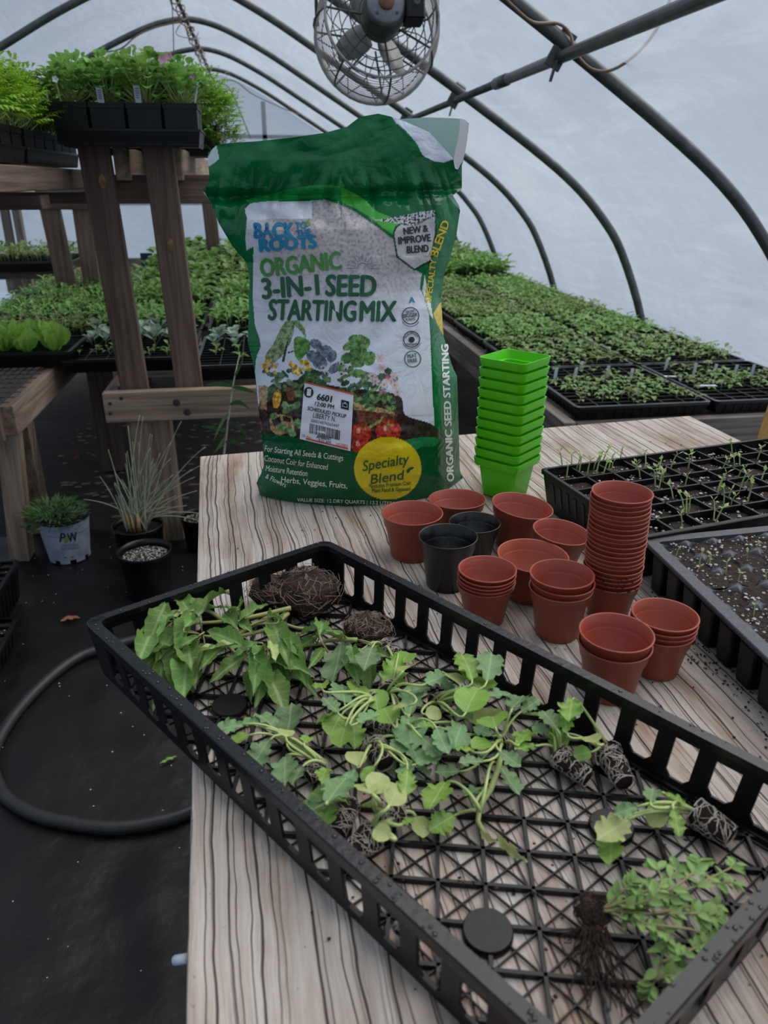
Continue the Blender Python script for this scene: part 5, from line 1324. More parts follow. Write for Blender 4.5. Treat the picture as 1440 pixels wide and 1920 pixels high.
# ---------------------------------------------------------------- tomato plants
def c2(x, y): return (140+x/2.18, 980+y/2.18)
TOMG = 'uprooted tomato plants at the far end of the tray'
def rootball(parent, px, py, rpx, seed, tan='root_tan'):
    P = at(px, py, TZ+.012); r = rpx*(P-CAMP).length/FPX; rng = random.Random(seed); m = MB(); n, k = 18, 10; vs = []
    for i in range(k+1):
        th = math.pi*i/k
        for j in range(n):
            a = 6.2832*j/n; d = Vector((math.sin(th)*math.cos(a), math.sin(th)*math.sin(a), math.cos(th)*.62))
            d = d*(1+.35*mnoise.noise(d*2.2+Vector((seed, 0, 0)))+.12*mnoise.noise(d*7+Vector((seed, 3, 0))))
            vs.append(P+d*r+Vector((0, 0, r*.35)))
    for q, v in enumerate(vs): v.z = max(v.z, TZ+.0055)
    m.add(vs, [(i*n+j, i*n+(j+1) % n, (i+1)*n+(j+1) % n, (i+1)*n+j) for i in range(k) for j in range(n)])
    o = m.build('root_ball', M['root_soil'], parent, True)
    q = MB()
    for t in range(55):
        a, th = rng.uniform(0, 6.28), rng.uniform(.15, 1.6); pts = []; da = rng.uniform(-.35, .35)
        for s in range(8):
            rr = r*(1.05+rng.uniform(0, .16)+(.02*s if t % 6 == 0 else 0)); p = P+Vector((math.sin(th)*math.cos(a), math.sin(th)*math.sin(a), math.cos(th)*.62))*rr+Vector((0, 0, r*.35)); p.z = max(p.z, TZ+.006); pts.append(p)
            a += da*.7+rng.uniform(-.4, .4); th = min(1.9, max(.1, th+rng.uniform(-.3, .33)))
        q.tube(pts, rng.uniform(.00016, .00034), 3, False)
    q.build('roots', M[tan], o); return P+Vector((0, 0, r*.5))
def tomato(label, ball, stems, leaves):
    root = thing('tomato_plant', at(*ball[:2], TZ+.006), label, 'seedling', TOMG)
    A = rootball(root, *ball)
    for pts in stems:
        P = [at(x, y, TZ+h) for x, y, h in pts]; out = []
        for i in range(len(P)-1):
            p0, p1, p2, p3 = P[max(i-1, 0)], P[i], P[i+1], P[min(i+2, len(P)-1)]
            for k in range(4):
                t = k/4; out.append(.5*((2*p1)+(p2-p0)*t+(2*p0-5*p1+4*p2-p3)*t*t+(3*p1-p0-3*p2+p3)*t**3))
        out.append(P[-1]); m = MB(); n = len(out); m.tube(out, [lerp(.0026, .0012, i/(n-1)) for i in range(n)], 7); m.build('stem', M['tomato_stem'], root, True)
    nodes_ = [at(x, y, TZ+h) for pts in stems for x, y, h in pts]
    for lf in leaves:
        px, py, lp, ang, kind, h = lf; base, yd = place_leaf(root, px, py, lp, ang, kind, h)
        nb = min(nodes_, key=lambda q: (q-base).length)
        m = MB(); m.tube(arcpts(nb, base, .004, yd, 5), .0008, 5); m.build('petiole', M['tomato_stem'], root, True)
tomato('largest tomato plant, leafy end drooping in the far left tray corner', (575, 1128, 58, 3), [[(545, 1140, .03), (480, 1155, .03), (420, 1165, .035), (365, 1168, .04), (325, 1165, .045)], [(420, 1165, .035), (390, 1145, .045), (345, 1140, .05)], [(540, 1150, .025), (500, 1180, .025), (430, 1195, .03), (380, 1192, .035)], [(410, 1100, .03), (440, 1118, .03), (455, 1130, .025)]],
  [(388, 1115, 72, 70, 'tom', .06), (346, 1124, 54, 110, 'tom', .06), (392, 1138, 60, 15, 'tom', .05), (292, 1172, 74, 235, 'tom', .06), (274, 1206, 74, 250, 'tom', .055), (300, 1150, 54, 165, 'tom', .06), (318, 1195, 66, 235, 'tom', .05), (288, 1235, 74, 215, 'tom', .04), (306, 1255, 72, 262, 'tom', .035), (328, 1235, 76, 250, 'tom', .04), (346, 1255, 90, 255, 'tom', .04), (345, 1180, 70, 240, 'tom', .055), (362, 1160, 50, 50, 'tom', .06), (318, 1275, 50, 260, 'tom', .02), (345, 1208, 60, 200, 'tom', .05), (300, 1215, 60, 200, 'tom', .05), (372, 1245, 70, 250, 'tom', .03), (270, 1225, 50, 240, 'tom', .045), (330, 1150, 50, 190, 'tompale', .06), (310, 1165, 60, 215, 'tom', .065), (355, 1225, 70, 275, 'tom', .045)])
tomato('second tomato plant with a big flat leaf over the tray mesh', (510, 1118, 40, 5), [[(520, 1150, .02), (470, 1175, .025), (430, 1205, .03), (455, 1235, .03), (500, 1255, .025)], [(470, 1175, .03), (440, 1160, .04), (428, 1145, .05)]],
  [(424, 1196, 84, 160, 'tom', .045), (398, 1212, 84, 190, 'tompale', .045), (428, 1252, 84, 205, 'tom', .035), (480, 1250, 66, 265, 'tom', .035), (490, 1210, 50, 60, 'tom', .045), (492, 1275, 60, 260, 'tom', .025), (518, 1295, 80, 300, 'tom', .02), (476, 1145, 62, 30, 'tom', .05), (440, 1132, 50, 110, 'tom', .055), (430, 1160, 44, 130, 'tom', .05), (456, 1172, 48, 320, 'tom', .045), (515, 1152, 44, 110, 'tom', .045), (522, 1190, 74, 290, 'tom', .045), (548, 1205, 60, 320, 'tom', .04), (470, 1275, 50, 250, 'tom', .02), (512, 1218, 40, 290, 'tompale', .05), (536, 1240, 90, 340, 'tom', .03), (400, 1225, 60, 220, 'tom', .04), (455, 1215, 60, 190, 'tom', .05)])
tomato('third tomato plant with bent woody stem, by the tray wall', (690, 1192, 40, 8), [[(670, 1200, .025), (622, 1200, .022), (595, 1208, .02), (560, 1212, .02)], [(640, 1195, .03), (600, 1180, .03), (560, 1178, .03), (530, 1168, .03)], [(650, 1215, .02), (640, 1235, .02), (625, 1240, .02)]],
  [(575, 1178, 60, 160, 'tom', .04), (604, 1168, 50, 80, 'tom', .045), (624, 1182, 66, 20, 'tom', .04), (595, 1230, 40, 240, 'tom', .03), (555, 1240, 60, 300, 'tom', .03), (632, 1243, 66, 250, 'kale', .03), (664, 1244, 64, 280, 'tom', .03), (690, 1252, 64, 250, 'tom', .025), (704, 1222, 56, 170, 'tom', .03), (560, 1258, 70, 320, 'tom', .02), (575, 1205, 50, 200, 'tom', .03), (545, 1225, 60, 250, 'tom', .03), (530, 1260, 60, 290, 'tom', .02)])

# ---------------------------------------------------------------- thyme
def c4(x, y): return (840+x/2.4, 1480+y/2.4)
def thyme():
    B = c4(640, 590); root = thing('thyme_plant', at(*B, TZ+.006), 'uprooted leafy thyme clump with dark stringy roots, front right of tray', 'seedling')
    P = rootball(root, B[0]+4, B[1]-8, 27, 13, 'root_soil'); rng = random.Random(8)
    q = MB()
    for t in range(40):
        a = rng.uniform(2.2, 4.8); p = at(*c4(660+rng.uniform(-60, 60), 620), TZ+.02); pts = [p]
        d = Vector((math.cos(a)*.6+.1, math.sin(a)*.6-.35, -.35))*.006
        for s in range(7): p = p+d+Vector((rng.uniform(-.003, .003), rng.uniform(-.003, .003), 0)); p = Vector((p.x, p.y, max(TZ+.006, p.z))); pts.append(p)
        q.tube(pts, .0005, 3, False)
    o = q.build('root_strings', M['root_soil'], root); o['kind'] = 'stuff'
    S = [[(700, 540, .03), (760, 480, .04), (830, 420, .05)], [(700, 540, .03), (850, 480, .05), (1000, 400, .06), (1040, 350, .06)], [(710, 545, .03), (900, 530, .05), (1080, 450, .06), (1200, 390, .06), (1290, 345, .05)], [(710, 545, .03), (960, 510, .05), (1120, 430, .06), (1280, 420, .05)],
         [(710, 540, .03), (900, 560, .05), (1060, 530, .05), (1210, 520, .045)], [(720, 550, .03), (860, 600, .045), (1020, 620, .05), (1120, 640, .045), (1200, 700, .035)], [(720, 550, .03), (880, 620, .04), (980, 640, .045), (960, 760, .03), (930, 860, .02), (900, 930, .01)], [(970, 700, .03), (1100, 720, .04), (1200, 680, .04), (1300, 655, .04)], [(960, 780, .03), (1060, 740, .04), (1140, 700, .04)], [(930, 860, .02), (1000, 840, .03), (1080, 860, .03), (1130, 870, .03)], [(960, 910, .012), (1030, 870, .02), (1060, 800, .03)], [(720, 550, .03), (900, 500, .06), (960, 420, .065), (940, 350, .06)], [(720, 550, .03), (960, 470, .06), (1100, 380, .065), (1130, 330, .06)], [(700, 550, .03), (800, 540, .04), (880, 510, .05), (930, 440, .05)], [(880, 560, .04), (1000, 560, .05), (1100, 560, .05), (1160, 560, .05), (1230, 600, .04)]]
    S = [[(x, y, h*.72) for x, y, h in p] for p in S]
    for pts in S:
        Pw = [at(*c4(x, y), TZ+h) for x, y, h in pts]; out = []
        for i in range(len(Pw)-1):
            p0, p1, p2, p3 = Pw[max(i-1, 0)], Pw[i], Pw[i+1], Pw[min(i+2, len(Pw)-1)]
            for k in range(4):
                t = k/4; out.append(.5*((2*p1)+(p2-p0)*t+(2*p0-5*p1+4*p2-p3)*t*t+(3*p1-p0-3*p2+p3)*t**3))
        out.append(Pw[-1]); m = MB(); n = len(out); m.tube(out, [lerp(.0011, .0006, i/(n-1)) for i in range(n)], 6); st = m.build('stem', M['thyme_stem'], root, True)
        for i in range(2, n):
            if rng.random() < .42 and i < n-2: continue
            if not clip(Vector(out[i][:2]), Vector(out[i][:2])+Vector((1e-5, 0)), inset_poly(QUAD, .017)): continue
            d = (out[min(i+1, n-1)]-out[i-1]).normalized(); side = d.cross(Vector((0, 0, 1))).normalized()
            for s in (-1, 1):
                for rep in range(2 if i > n-4 else 1):
                    y = (side*s*rng.uniform(.4, 1)+d*rng.uniform(.2, .9)+Vector((0, 0, rng.uniform(-.3, .6)))).normalized()
                    x = y.cross(Vector((rng.uniform(-.5, .5), rng.uniform(-.5, .5), 1))).normalized(); nn = x.cross(y); L_ = rng.uniform(.0055, .0105)
                    obj('leaf', rng.choice(LEAF['thyme']), root, Matrix.Translation(out[i]) @ Matrix(((x.x, y.x, nn.x, 0), (x.y, y.y, nn.y, 0), (x.z, y.z, nn.z, 0), (0, 0, 0, 1))) @ Matrix.Diagonal((L_*1.25, L_, L_, 1)))
thyme()
# crumbs of compost fallen through the tray and round about
TBP = [Vector(p[:2]) for p in (at(380, 1000, TZ), at(1290, 800, TZ), at(1440, 1300, TZ), at(1440, 1900, TZ), at(360, 1900, TZ))]
o = scatter('soil_crumbs', TBP, TZ+.0012, 330, 41, M['soil'], (.0005, .0016)); tag(o, 'dark compost crumbs scattered over the tabletop', 'soil')
o = scatter('soil_crumbs', BOTQ, TZ+.0065, 260, 42, M['root_soil'], (.0006, .002)); tag(o, 'compost crumbs lying on the mesh tray floor', 'soil')
pts_ = [at(*q, TZ) for q in ((1240, 1050), (1200, 1180), (1250, 1240), (1330, 1260), (1400, 1330), (1440, 1420), (1440, 1330), (1340, 1200), (1270, 1110))]
o = scatter('soil_crumbs', [Vector(p[:2]) for p in pts_], TZ+.0012, 380, 43, M['soil'], (.0005, .0018)); tag(o, 'spilled compost along the foot of the plug tray', 'soil')
for i, (px, py, r) in enumerate(((600, 992, 5), (590, 998, 4), (372, 1580, 4), (395, 1490, 4), (1085, 1275, 4))):
    pass
# sprouts in the two right-hand trays
def sprout_mesh(seed, pale):
    rng = random.Random(seed); m = MB(); h = rng.uniform(.018, .03); b = rng.uniform(-.006, .006)
    m.tube([(0, 0, 0), (b*.3, 0, h*.5), (b, 0, h*.92), (b*1.4, 0, h)], [.0011, .0010, .0009, .0008], 5, mi=0)
    for s in (-1, 1):
        L_ = rng.uniform(.007, .012); w = .0028; a = rng.uniform(.3, 1.1)
        c = Vector((b*1.4, 0, h)); d = Vector((s*math.sin(a), .2*s, math.cos(a)*.8)).normalized(); t = d.cross(Vector((0, 1, 0))).normalized(); e = Vector((0, 1, 0))
        vs = [c, c+d*L_*.5+e*w, c+d*L_, c+d*L_*.5-e*w, c+d*L_*.5+t*.001]
        m.add(vs, [(0, 1, 4), (1, 2, 4), (2, 3, 4), (3, 0, 4)], 1)
    return m.mesh('sprout', [M['stem_pale'], M['kale_pale' if pale else 'lettuce_leaf']], False)
SPR = [sprout_mesh(k, k % 3 == 0) for k in range(6)]; SPW = [sprout_mesh(k+30, True) for k in range(4)]
rs = random.Random(17)
for i, (px, py) in enumerate(((1055, 878), (1070, 870), (1078, 876), (1062, 886), (1112, 872), (1118, 880), (1126, 868), (1130, 884), (1140, 876), (1146, 880), (1120, 862), (1162, 862), (1192, 880), (1200, 886), (1208, 874), (1232, 886), (1236, 880), (1228, 905), (1234, 912), (1240, 900), (1256, 874), (1284, 905), (1296, 858), (1290, 872), (1352, 878), (1362, 862), (1372, 850), (1378, 872), (1384, 886), (1388, 874), (1386, 915), (1394, 905), (1344, 918), (1350, 912), (1282, 944), (1290, 956), (1286, 966), (1278, 980), (1356, 940), (1364, 930), (1370, 940), (1340, 975), (1338, 966), (1262, 925), (1400, 936), (1420, 852), (1425, 900), (1085, 880), (1100, 884))):
    p = at(px, py+10, TZ+.0495); o = obj('sprout', SPR[i % 6], None, Matrix.Translation(p) @ Matrix.Rotation(rs.uniform(0, 6.28), 4, 'Z') @ Matrix.Rotation(rs.uniform(-.3, .3), 4, 'X') @ Matrix.Scale(rs.uniform(.8, 1.15), 4))
    tag(o, 'thin pale green sprout in the large-celled tray', 'sprout', 'sprouts in the large-celled tray')
for i, (px, py) in enumerate(((1266, 1050), (1306, 1075), (1326, 1058), (1382, 1096), (1412, 1158), (1416, 1032), (1330, 1062), (1360, 1080), (1310, 1062), (1400, 1050), (1436, 1090))):
    p = at(px, py, PZ-.008); o = obj('sprout', SPW[i % 4], None, Matrix.Translation(p) @ Matrix.Rotation(rs.uniform(0, 6.28), 4, 'Z') @ Matrix.Scale(rs.uniform(.5, .7), 4))
    tag(o, 'tiny whitish sprout in the round-celled plug tray', 'sprout', 'sprouts in the plug tray')
# teal card with a kraft edge standing at the right end of the table
o = thing('seed_box', at(1436, 850, TZ), 'teal and kraft box edge standing at the right frame edge', 'box')
a = at(1424, 853, TZ); b = at(1434, 720, TZ); 
m = MB(); q = atY(1440, 760, a.y); m.bar(a+Vector((.05, .0, .0)), a+Vector((.06, 0, .10)), .09, .03, (0, 1, 0)); m.build('front', M['teal_card'], o)
m = MB(); m.bar(a+Vector((.005, .004, .006)), a+Vector((.016, .004, .105)), .005, .034, (0, 1, 0)); m.build('edge', M['kraft_edge'], o)
# ---------------------------------------------------------------- bench trays and their plants
def flat(label, x0, x1, y0, y1, z, h, group, ribs=True, name='seedling_flat', soil='soil', cells=(6, 12), mat='black_plastic'):
    root = thing(name, ((x0+x1)/2, (y0+y1)/2, z), label, 'tray', group)
    Q = [Vector(p) for p in ((x0, y1), (x1, y1), (x1, y0), (x0, y0))]
    tray_rim(Q, z+h, .012, .010, .02).build('rim', M['black_plastic_glossy'], root, True).modifiers.new('e', 'EDGE_SPLIT').split_angle = R(40)
    m = MB(); T, B = inset_poly(Q, .006), inset_poly(Q, .018)
    loop_strip(m, [(T, z+h-.003), (B, z+.001), (inset_poly(B, .002), z+.001), (inset_poly(T, .002), z+h-.003)])
    if ribs:
        for k in range(1, 14):
            x = lerp(x0+.02, x1-.02, k/14); m.bar((x, y0+.008, z+h-.006), (x, y0+.016, z+.002), .006, .004, (0, -1, 0))
            y = lerp(y0+.02, y1-.02, k/14)
            for xx in (x0, x1): m.bar((xx+(.008 if xx == x0 else -.008), y, z+h-.006), (xx+(.016 if xx == x0 else -.016), y, z+.002), .006, .004, (-1 if xx == x0 else 1, 0, 0))
    m.build('tray_body', M[mat], root)
    s = MB(); n = 16; rng = random.Random(int(x0*1000+y0*100))
    vs = [(lerp(x0+.012, x1-.012, i/n), lerp(y0+.012, y1-.012, j/n), z+h-.014+rng.uniform(-.003, .003)) for j in range(n+1) for i in range(n+1)]
    s.add(vs, [(j*(n+1)+i, j*(n+1)+i+1, (j+1)*(n+1)+i+1, (j+1)*(n+1)+i) for j in range(n) for i in range(n)])
    so_ = s.build('soil', M[soil], root, True); so_['kind'] = 'stuff'
    g = MB(); nx, ny_ = cells
    for i in range(1, nx):
        x = lerp(x0+.01, x1-.01, i/nx); g.bar((x, y0+.01, z+h-.008), (x, y1-.01, z+h-.008), .0035, .010)
    for j in range(1, ny_):
        y = lerp(y0+.01, y1-.01, j/ny_); g.bar((x0+.01, y, z+h-.008), (x1-.01, y, z+h-.008), .0035, .010)
    g.build('cell_grid', M['black_plastic'], root)
    return root
def leaf_into(mb, base, d, up, L_, W_, mi=0, droop=.3, seg=3, prof=None):
    """one folded leaf of a few quads"""
    d = d.normalized(); side = d.cross(up); side = side.normalized() if side.length > 1e-4 else Vector((1, 0, 0)); n = side.cross(d)
    vs = []; pr = prof or [(0, .12), (.33, .85), (.66, .9), (1, .06)]
    for i in range(seg+1):
        t = i/seg; c = base+d*(L_*t)-Vector((0, 0, 1))*(droop*L_*t*t); w = interp(t, pr)*W_/2
        vs += [c-side*w+n*w*.35, c, c+side*w+n*w*.35]
    mb.add(vs, [(3*i+j, 3*i+j+1, 3*i+j+4, 3*i+j+3) for i in range(seg) for j in range(2)], mi)
def plant_mesh(name, seed, h, nl, L_, W_, leafmat, stemmat='stem_pale', up=.5, droop=.35, tiers=3, prof=None, sr=.0012, hold=1.0):
    rng = random.Random(seed); m = MB()
    lean = Vector((rng.uniform(-.15, .15), rng.uniform(-.15, .15), 1)).normalized()
    m.tube([(0, 0, 0), lean*h*.5, lean*h], [sr, sr*.9, sr*.6], 5, True, 1)
    a = rng.uniform(0, 6.28)
    for k in range(nl):
        t = lerp(.35, 1, (k % tiers+1)/tiers); a += 2.4+rng.uniform(-.4, .4)
        el = up*rng.uniform(.5, 1.4)+(.5 if t > .95 else 0)
        d = Vector((math.cos(a), math.sin(a), el)); s = rng.uniform(.7, 1.15)*(1.1-.25*t)
        b = lean*(h*t); st = b+d.normalized()*L_*.25
        m.tube([b, st], sr*.6, 4, False, 1)
        leaf_into(m, st, d, Vector((0, 0, 1)), L_*s, W_*s, 0, droop*rng.uniform(.5, 1.5), 3, prof)
    return m.mesh(name, [M[leafmat], M[stemmat]], True)
def join_plants(name, parent, meshes, mats, items):
    """many plants too small to tell apart, as one part"""
    V, F, MI = [], [], []; data = []
    for me in meshes:
        co = np.empty(len(me.vertices)*3); me.vertices.foreach_get('co', co)
        data.append((co.reshape(-1, 3), [tuple(p.vertices) for p in me.polygons], [p.material_index for p in me.polygons]))
    o = 0
    for k, p, a, s in items:
        co, fs, mi = data[k % len(data)]; c, sn = math.cos(a), math.sin(a)
        q = np.stack([(co[:, 0]*c-co[:, 1]*sn)*s+p[0], (co[:, 0]*sn+co[:, 1]*c)*s+p[1], co[:, 2]*s+p[2]], 1)
        V.append(q); F += [tuple(i+o for i in f) for f in fs]; MI += mi; o += len(co)
    me = bpy.data.meshes.new(name); me.from_pydata(np.concatenate(V).tolist(), [], F)
    for m in mats: me.materials.append(M[m])
    me.polygons.foreach_set('material_index', MI); me.polygons.foreach_set('use_smooth', [True]*len(F)); me.update()
    ob = obj(name, me, parent); ob['kind'] = 'stuff'; return ob
PEP = [plant_mesh('pepper_seedling', k, .034, 6, .034, .021, 'pepper_leaf', up=.35) for k in range(6)]
PEPT = [plant_mesh('pepper_plant', k+50, .10, 11, .055, .034, 'pepper_leaf', up=.4, tiers=4) for k in range(5)]
TOM = [plant_mesh('tomato_seedling', k+80, .06, 8, .045, .02, 'basil_leaf', up=.45) for k in range(5)]
BAS = [plant_mesh('basil_plant', k+110, .13, 16, .075, .05, 'basil_leaf', up=.3, tiers=5) for k in range(5)]
BRA = [plant_mesh('brassica_seedling', k+140, .03, 6, .045, .034, 'brassica_leaf', up=.9, droop=.2) for k in range(5)]
SML = [plant_mesh('small_seedling', k+160, .022, 5, .026, .015, 'pepper_leaf', up=.5) for k in range(4)]
rb = random.Random(55)
def grid_items(x0, x1, y0, y1, z, nx, ny_, fill=.9, s=(.8, 1.2), mask=None):
    out = []; k = 0
    for j in range(ny_):
        for i in range(nx):
            if rb.random() > fill: continue
            x, y = lerp(x0, x1, (i+.5)/nx)+rb.uniform(-.008, .008), lerp(y0, y1, (j+.5)/ny_)+rb.uniform(-.008, .008)
            if mask and not mask((x-x0)/(x1-x0), (y-y0)/(y1-y0)): continue
            k += 1; out.append((rb.randrange(100), (x, y, z), rb.uniform(0, 6.28), rb.uniform(*s)))
    return out
def singles(name, meshes, items, label, cat, group):
    for k, p, a, s in items:
        o = obj(name, meshes[k % len(meshes)], None, Matrix.Translation(p) @ Matrix.Rotation(a, 4, 'Z') @ Matrix.Scale(s, 4)); tag(o, label, cat, group)
RG = 'black seedling flats on the right bench'
XS = ((.955, 1.425), (1.435, 1.905)); y = 2.19; ZT = ZR
SIDE = ('aisle side', 'film side'); ROW = ('front', 'second', 'third', 'fourth', 'fifth', 'sixth', 'seventh', 'eighth', 'ninth')
for r in range(9):
    dy = .56
    for c, (x0, x1) in enumerate(XS):
        t = flat('black seedling flat on the right bench, %s row, %s' % (ROW[r], SIDE[c]), x0, x1, y, y+dy-.012, ZT, .046, RG, r < 3)
        zz = ZT+.034; area = (x0+.02, x1-(.02 if r < 2 or c == 0 else (.05 if r < 6 else .09)), y+.02, y+dy-.03, zz)
        if r == 0:
            it = grid_items(*area, 10, 12, .95, (.55, 1.0), (lambda u, v: (.12 < v < .62 and (u > .05)) or rb.random() < .16) if c == 0 else (lambda u, v: .28 < v < .66 or rb.random() < .12))
            singles('pepper_seedling', PEP, it, 'small green seedling in the front row flat, right bench %s' % SIDE[c], 'seedling', 'seedlings in the front right %s flat' % SIDE[c])
            tg = [(x0+lerp(.08, .42, k/5), y+rb.uniform(.3, .5)) for k in range(5)]
            for k, (tx, ty) in enumerate(tg):
                m = MB(); m.bar((tx, ty, zz), (tx+.004, ty, zz+.045), .012, .0015, (0, 1, 0)); o = m.build('plant_tag', M['tag_white']); tag(o, 'white plastic plant tag in the front right %s flat' % SIDE[c], 'plant tag', 'plant tags in the front right %s flat' % SIDE[c])
        elif r == 1:
            it = grid_items(*area, 9, 9, .9, (.8, 1.2)); singles('pepper_seedling', PEP, it, 'green seedling in the second row flat, right bench %s' % SIDE[c], 'seedling', 'seedlings in the second row right %s flat' % SIDE[c])
        elif r < 6: join_plants('seedlings', t, PEP, ('pepper_leaf', 'stem_pale'), grid_items(*area, 10, 11, .9, (.85, 1.35)))
        else: join_plants('seedlings', t, PEPT, ('pepper_leaf', 'stem_pale'), grid_items(*area, 8, 9, .92, (.9, 1.4 if c else 1.2)))
    y += dy
# two clear tags and a white stick on the front edge of the right bench
for (px, py, l) in ((1260, 705, 'clear plastic label lying between the two front right flats'), (1325, 722, 'bent clear label on the right front flat corner')):
    p = at(px, py, ZT+.05); m = MB(); m.bar(p-Vector((.03, 0, 0)), p+Vector((.03, -.012, 0)), .02, .001); tag(m.build('plant_tag', M['tag_white']), l, 'plant tag')
m = MB(); a = at(1358, 767, ZT+.006); b = at(1424, 763, ZT+.006); m.bar(a, b, .008, .004); tag(m.build('white_stick', M['tag_white']), 'white stick lying under the front right flat', 'stick')

# bench B, behind the bag
BG = 'seedling flats on the low bench behind the bag'
zb = ZB
t = flat('black flat of small seedlings and grey-green brassicas behind the posts', -.72, -.27, 2.70, 3.22, zb, .05, BG); zz = zb+.038
singles('brassica_seedling', BRA, grid_items(-.70, -.29, 2.95, 3.2, zz, 7, 4, .85, (.8, 1.3)), 'grey-green brassica seedling behind the two shelf posts', 'seedling', 'brassica seedlings behind the posts')
singles('small_seedling', SML, grid_items(-.70, -.29, 2.74, 2.92, zz, 8, 3, .6, (.8, 1.3)), 'tiny green seedling at the front of the brassica flat', 'seedling', 'tiny seedlings before the brassicas')
t = flat('black flat with yellowing seedlings beside the bag', -.25, .21, 2.52, 3.06, zb, .055, BG); zz = zb+.043
singles('brassica_seedling', BRA, grid_items(-.23, .19, 2.80, 3.04, zz, 6, 4, .8, (.7, 1.1)), 'grey-green brassica seedling in the flat beside the bag', 'seedling', 'brassica seedlings beside the bag')
singles('lettuce_seedling', SML, grid_items(-.23, .19, 2.6, 2.8, zz, 5, 3, .6, (1, 1.7)), 'yellowish seedling in the flat beside the bag', 'seedling', 'yellowish seedlings beside the bag')
for r, (ya, yb, ms, mt_, nn, sc) in enumerate(((3.24, 3.74, TOM, ('basil_leaf', 'stem_pale'), (9, 9), (.8, 1.2)), (3.76, 4.3, TOM, ('basil_leaf', 'stem_pale'), (9, 9), (1.1, 1.7)), (4.32, 4.86, BAS, ('basil_leaf', 'stem_pale'), (6, 6), (.7, 1.0)), (4.88, 5.42, BAS, ('basil_leaf', 'stem_pale'), (6, 6), (.9, 1.2)), (5.44, 6.0, BAS, ('basil_leaf', 'stem_pale'), (6, 6), (1.0, 1.4)))):
    for c, (x0, x1) in enumerate(((-.72, -.27), (-.25, .21))):
        t = flat('black flat of %s plants, low bench %s row back, %s' % ('young green' if r < 2 else 'leafy green', ROW[r+1], ('left', 'right')[c]), x0, x1, ya, yb-.012, zb, .05, BG, False)
        join_plants('plants', t, ms, mt_, grid_items(x0+.02, x1-.02, ya+.02, yb-.03, zb+.038, *nn, .95, sc))
# bench A, left edge
AG = 'seedling flats on the left edge bench'
t = flat('black flat of bright lettuces on the left bench corner', -1.24, -.675, 2.70, 3.0, ZA+.006, .055, AG); zz = ZA+.05
def lettuce(p, s, a, label):
    root = thing('lettuce', p, label, 'lettuce', 'bright lettuces in the left bench flat'); rng = random.Random(int(a*100))
    for k in range(7):
        b = a+k*2.4; L_ = s*rng.uniform(.055, .095); el = 1.2+.25*(k % 3)
        y = Vector((math.cos(b), math.sin(b), el)).normalized(); x = y.cross(Vector((math.cos(b), math.sin(b), -.4))).normalized(); n = x.cross(y)
        obj('leaf', LET[k % 3], root, Matrix.Translation(p) @ Matrix(((x.x, y.x, n.x, 0), (x.y, y.y, n.y, 0), (x.z, y.z, n.z, 0), (0, 0, 0, 1))) @ Matrix.Diagonal((L_*1.2, L_, L_, 1)))
LET = [leaf_mesh('leaf', 'lettuce_leaf', PL_, 8, 3, .06, 3, .25, .25, .04, k) for k in range(3)]
for k, (x, y_, s) in enumerate(((-.74, 2.76, 1.2), (-.83, 2.75, 1.0), (-.91, 2.77, 1.15), (-.99, 2.76, 1.2), (-1.07, 2.77, 1.1), (-.76, 2.86, 1.0), (-.86, 2.87, 1.1), (-.95, 2.86, 1.0), (-1.04, 2.87, 1.1), (-.79, 2.95, .9), (-.89, 2.95, 1.0), (-.98, 2.95, .9))):
    lettuce(Vector((x, y_, zz)), s, k*1.7+.3, 'bright green lettuce, %s plant of the %s row in the left flat' % (('first', 'second', 'third', 'fourth', 'fifth')[k if k < 5 else (k-5 if k < 9 else k-9)], 'front' if k < 5 else ('middle' if k < 9 else 'rear')))
for r, (ya, yb) in enumerate(((3.02, 3.34), (3.36, 3.68), (3.70, 4.02), (4.04, 4.36), (4.38, 4.70), (4.72, 5.04))):
    t = flat('black flat of seedlings on the left bench, %s row' % ROW[r+1], -1.24, -.675, ya, yb-.01, ZA+.006, .05, AG, False)
    join_plants('seedlings', t, TOM if r else PEP, ('basil_leaf' if r else 'pepper_leaf', 'stem_pale'), grid_items(-1.22, -.69, ya+.02, yb-.02, ZA+.045, 12, 6, .92, (.6, 1.0) if r else (1.0, 1.5)))
t = flat('black flat of leafy plants far behind the left shelf posts', -2.3, -1.3, 5.6, 6.3, .62, .06, AG, False)
join_plants('plants', t, TOM, ('basil_leaf', 'stem_pale'), grid_items(-2.28, -1.32, 5.65, 6.25, .67, 16, 8, .95, (1, 1.5)))
m = thing('wooden_bench', (-1.8, 6, 0), 'far low wooden bench at left behind the posts', 'bench')
board(m, (-2.4, 5.95, .59), (-1.25, 5.95, .59), .6, .05, 'wood_dark_x', name='top')
for x in (-2.3, -1.35): board(m, (x, 5.95, 0), (x, 5.95, .56), .08, .08, 'wood_dark_z', (0, 1, 0), 'leg')
p = atY(92, 486, 6.2); mb = MB(); mb.lathe([(0, 0), (.10, 0), (.11, .08), (.08, .15), (0, .17)], 16, Matrix.Translation(p-Vector((0, 0, .1)))); tag(mb.build('watering_jug', M['navy_label'], None, True), 'round dark blue jug far behind the shelf posts', 'jug')
p = atY(283, 487, 6.3); sg = thing('crop_sign', p-Vector((0, 0, .1)), 'small navy and white marker sign between the shelf posts, far back', 'sign')
mb = MB(); mb.box((p.x-.03, p.y, p.z), (.09, .02, .10)); mb.build('board', M['navy_label'], sg)
for s in (-1, 1):
    mb = MB(); mb.bar((p.x+.03-s*.03, p.y-.02, p.z-.045), (p.x+.03+s*.03, p.y-.02, p.z+.045), .014, .006, (0, 1, 0)); mb.build('cross', M['ink_dark'], sg)

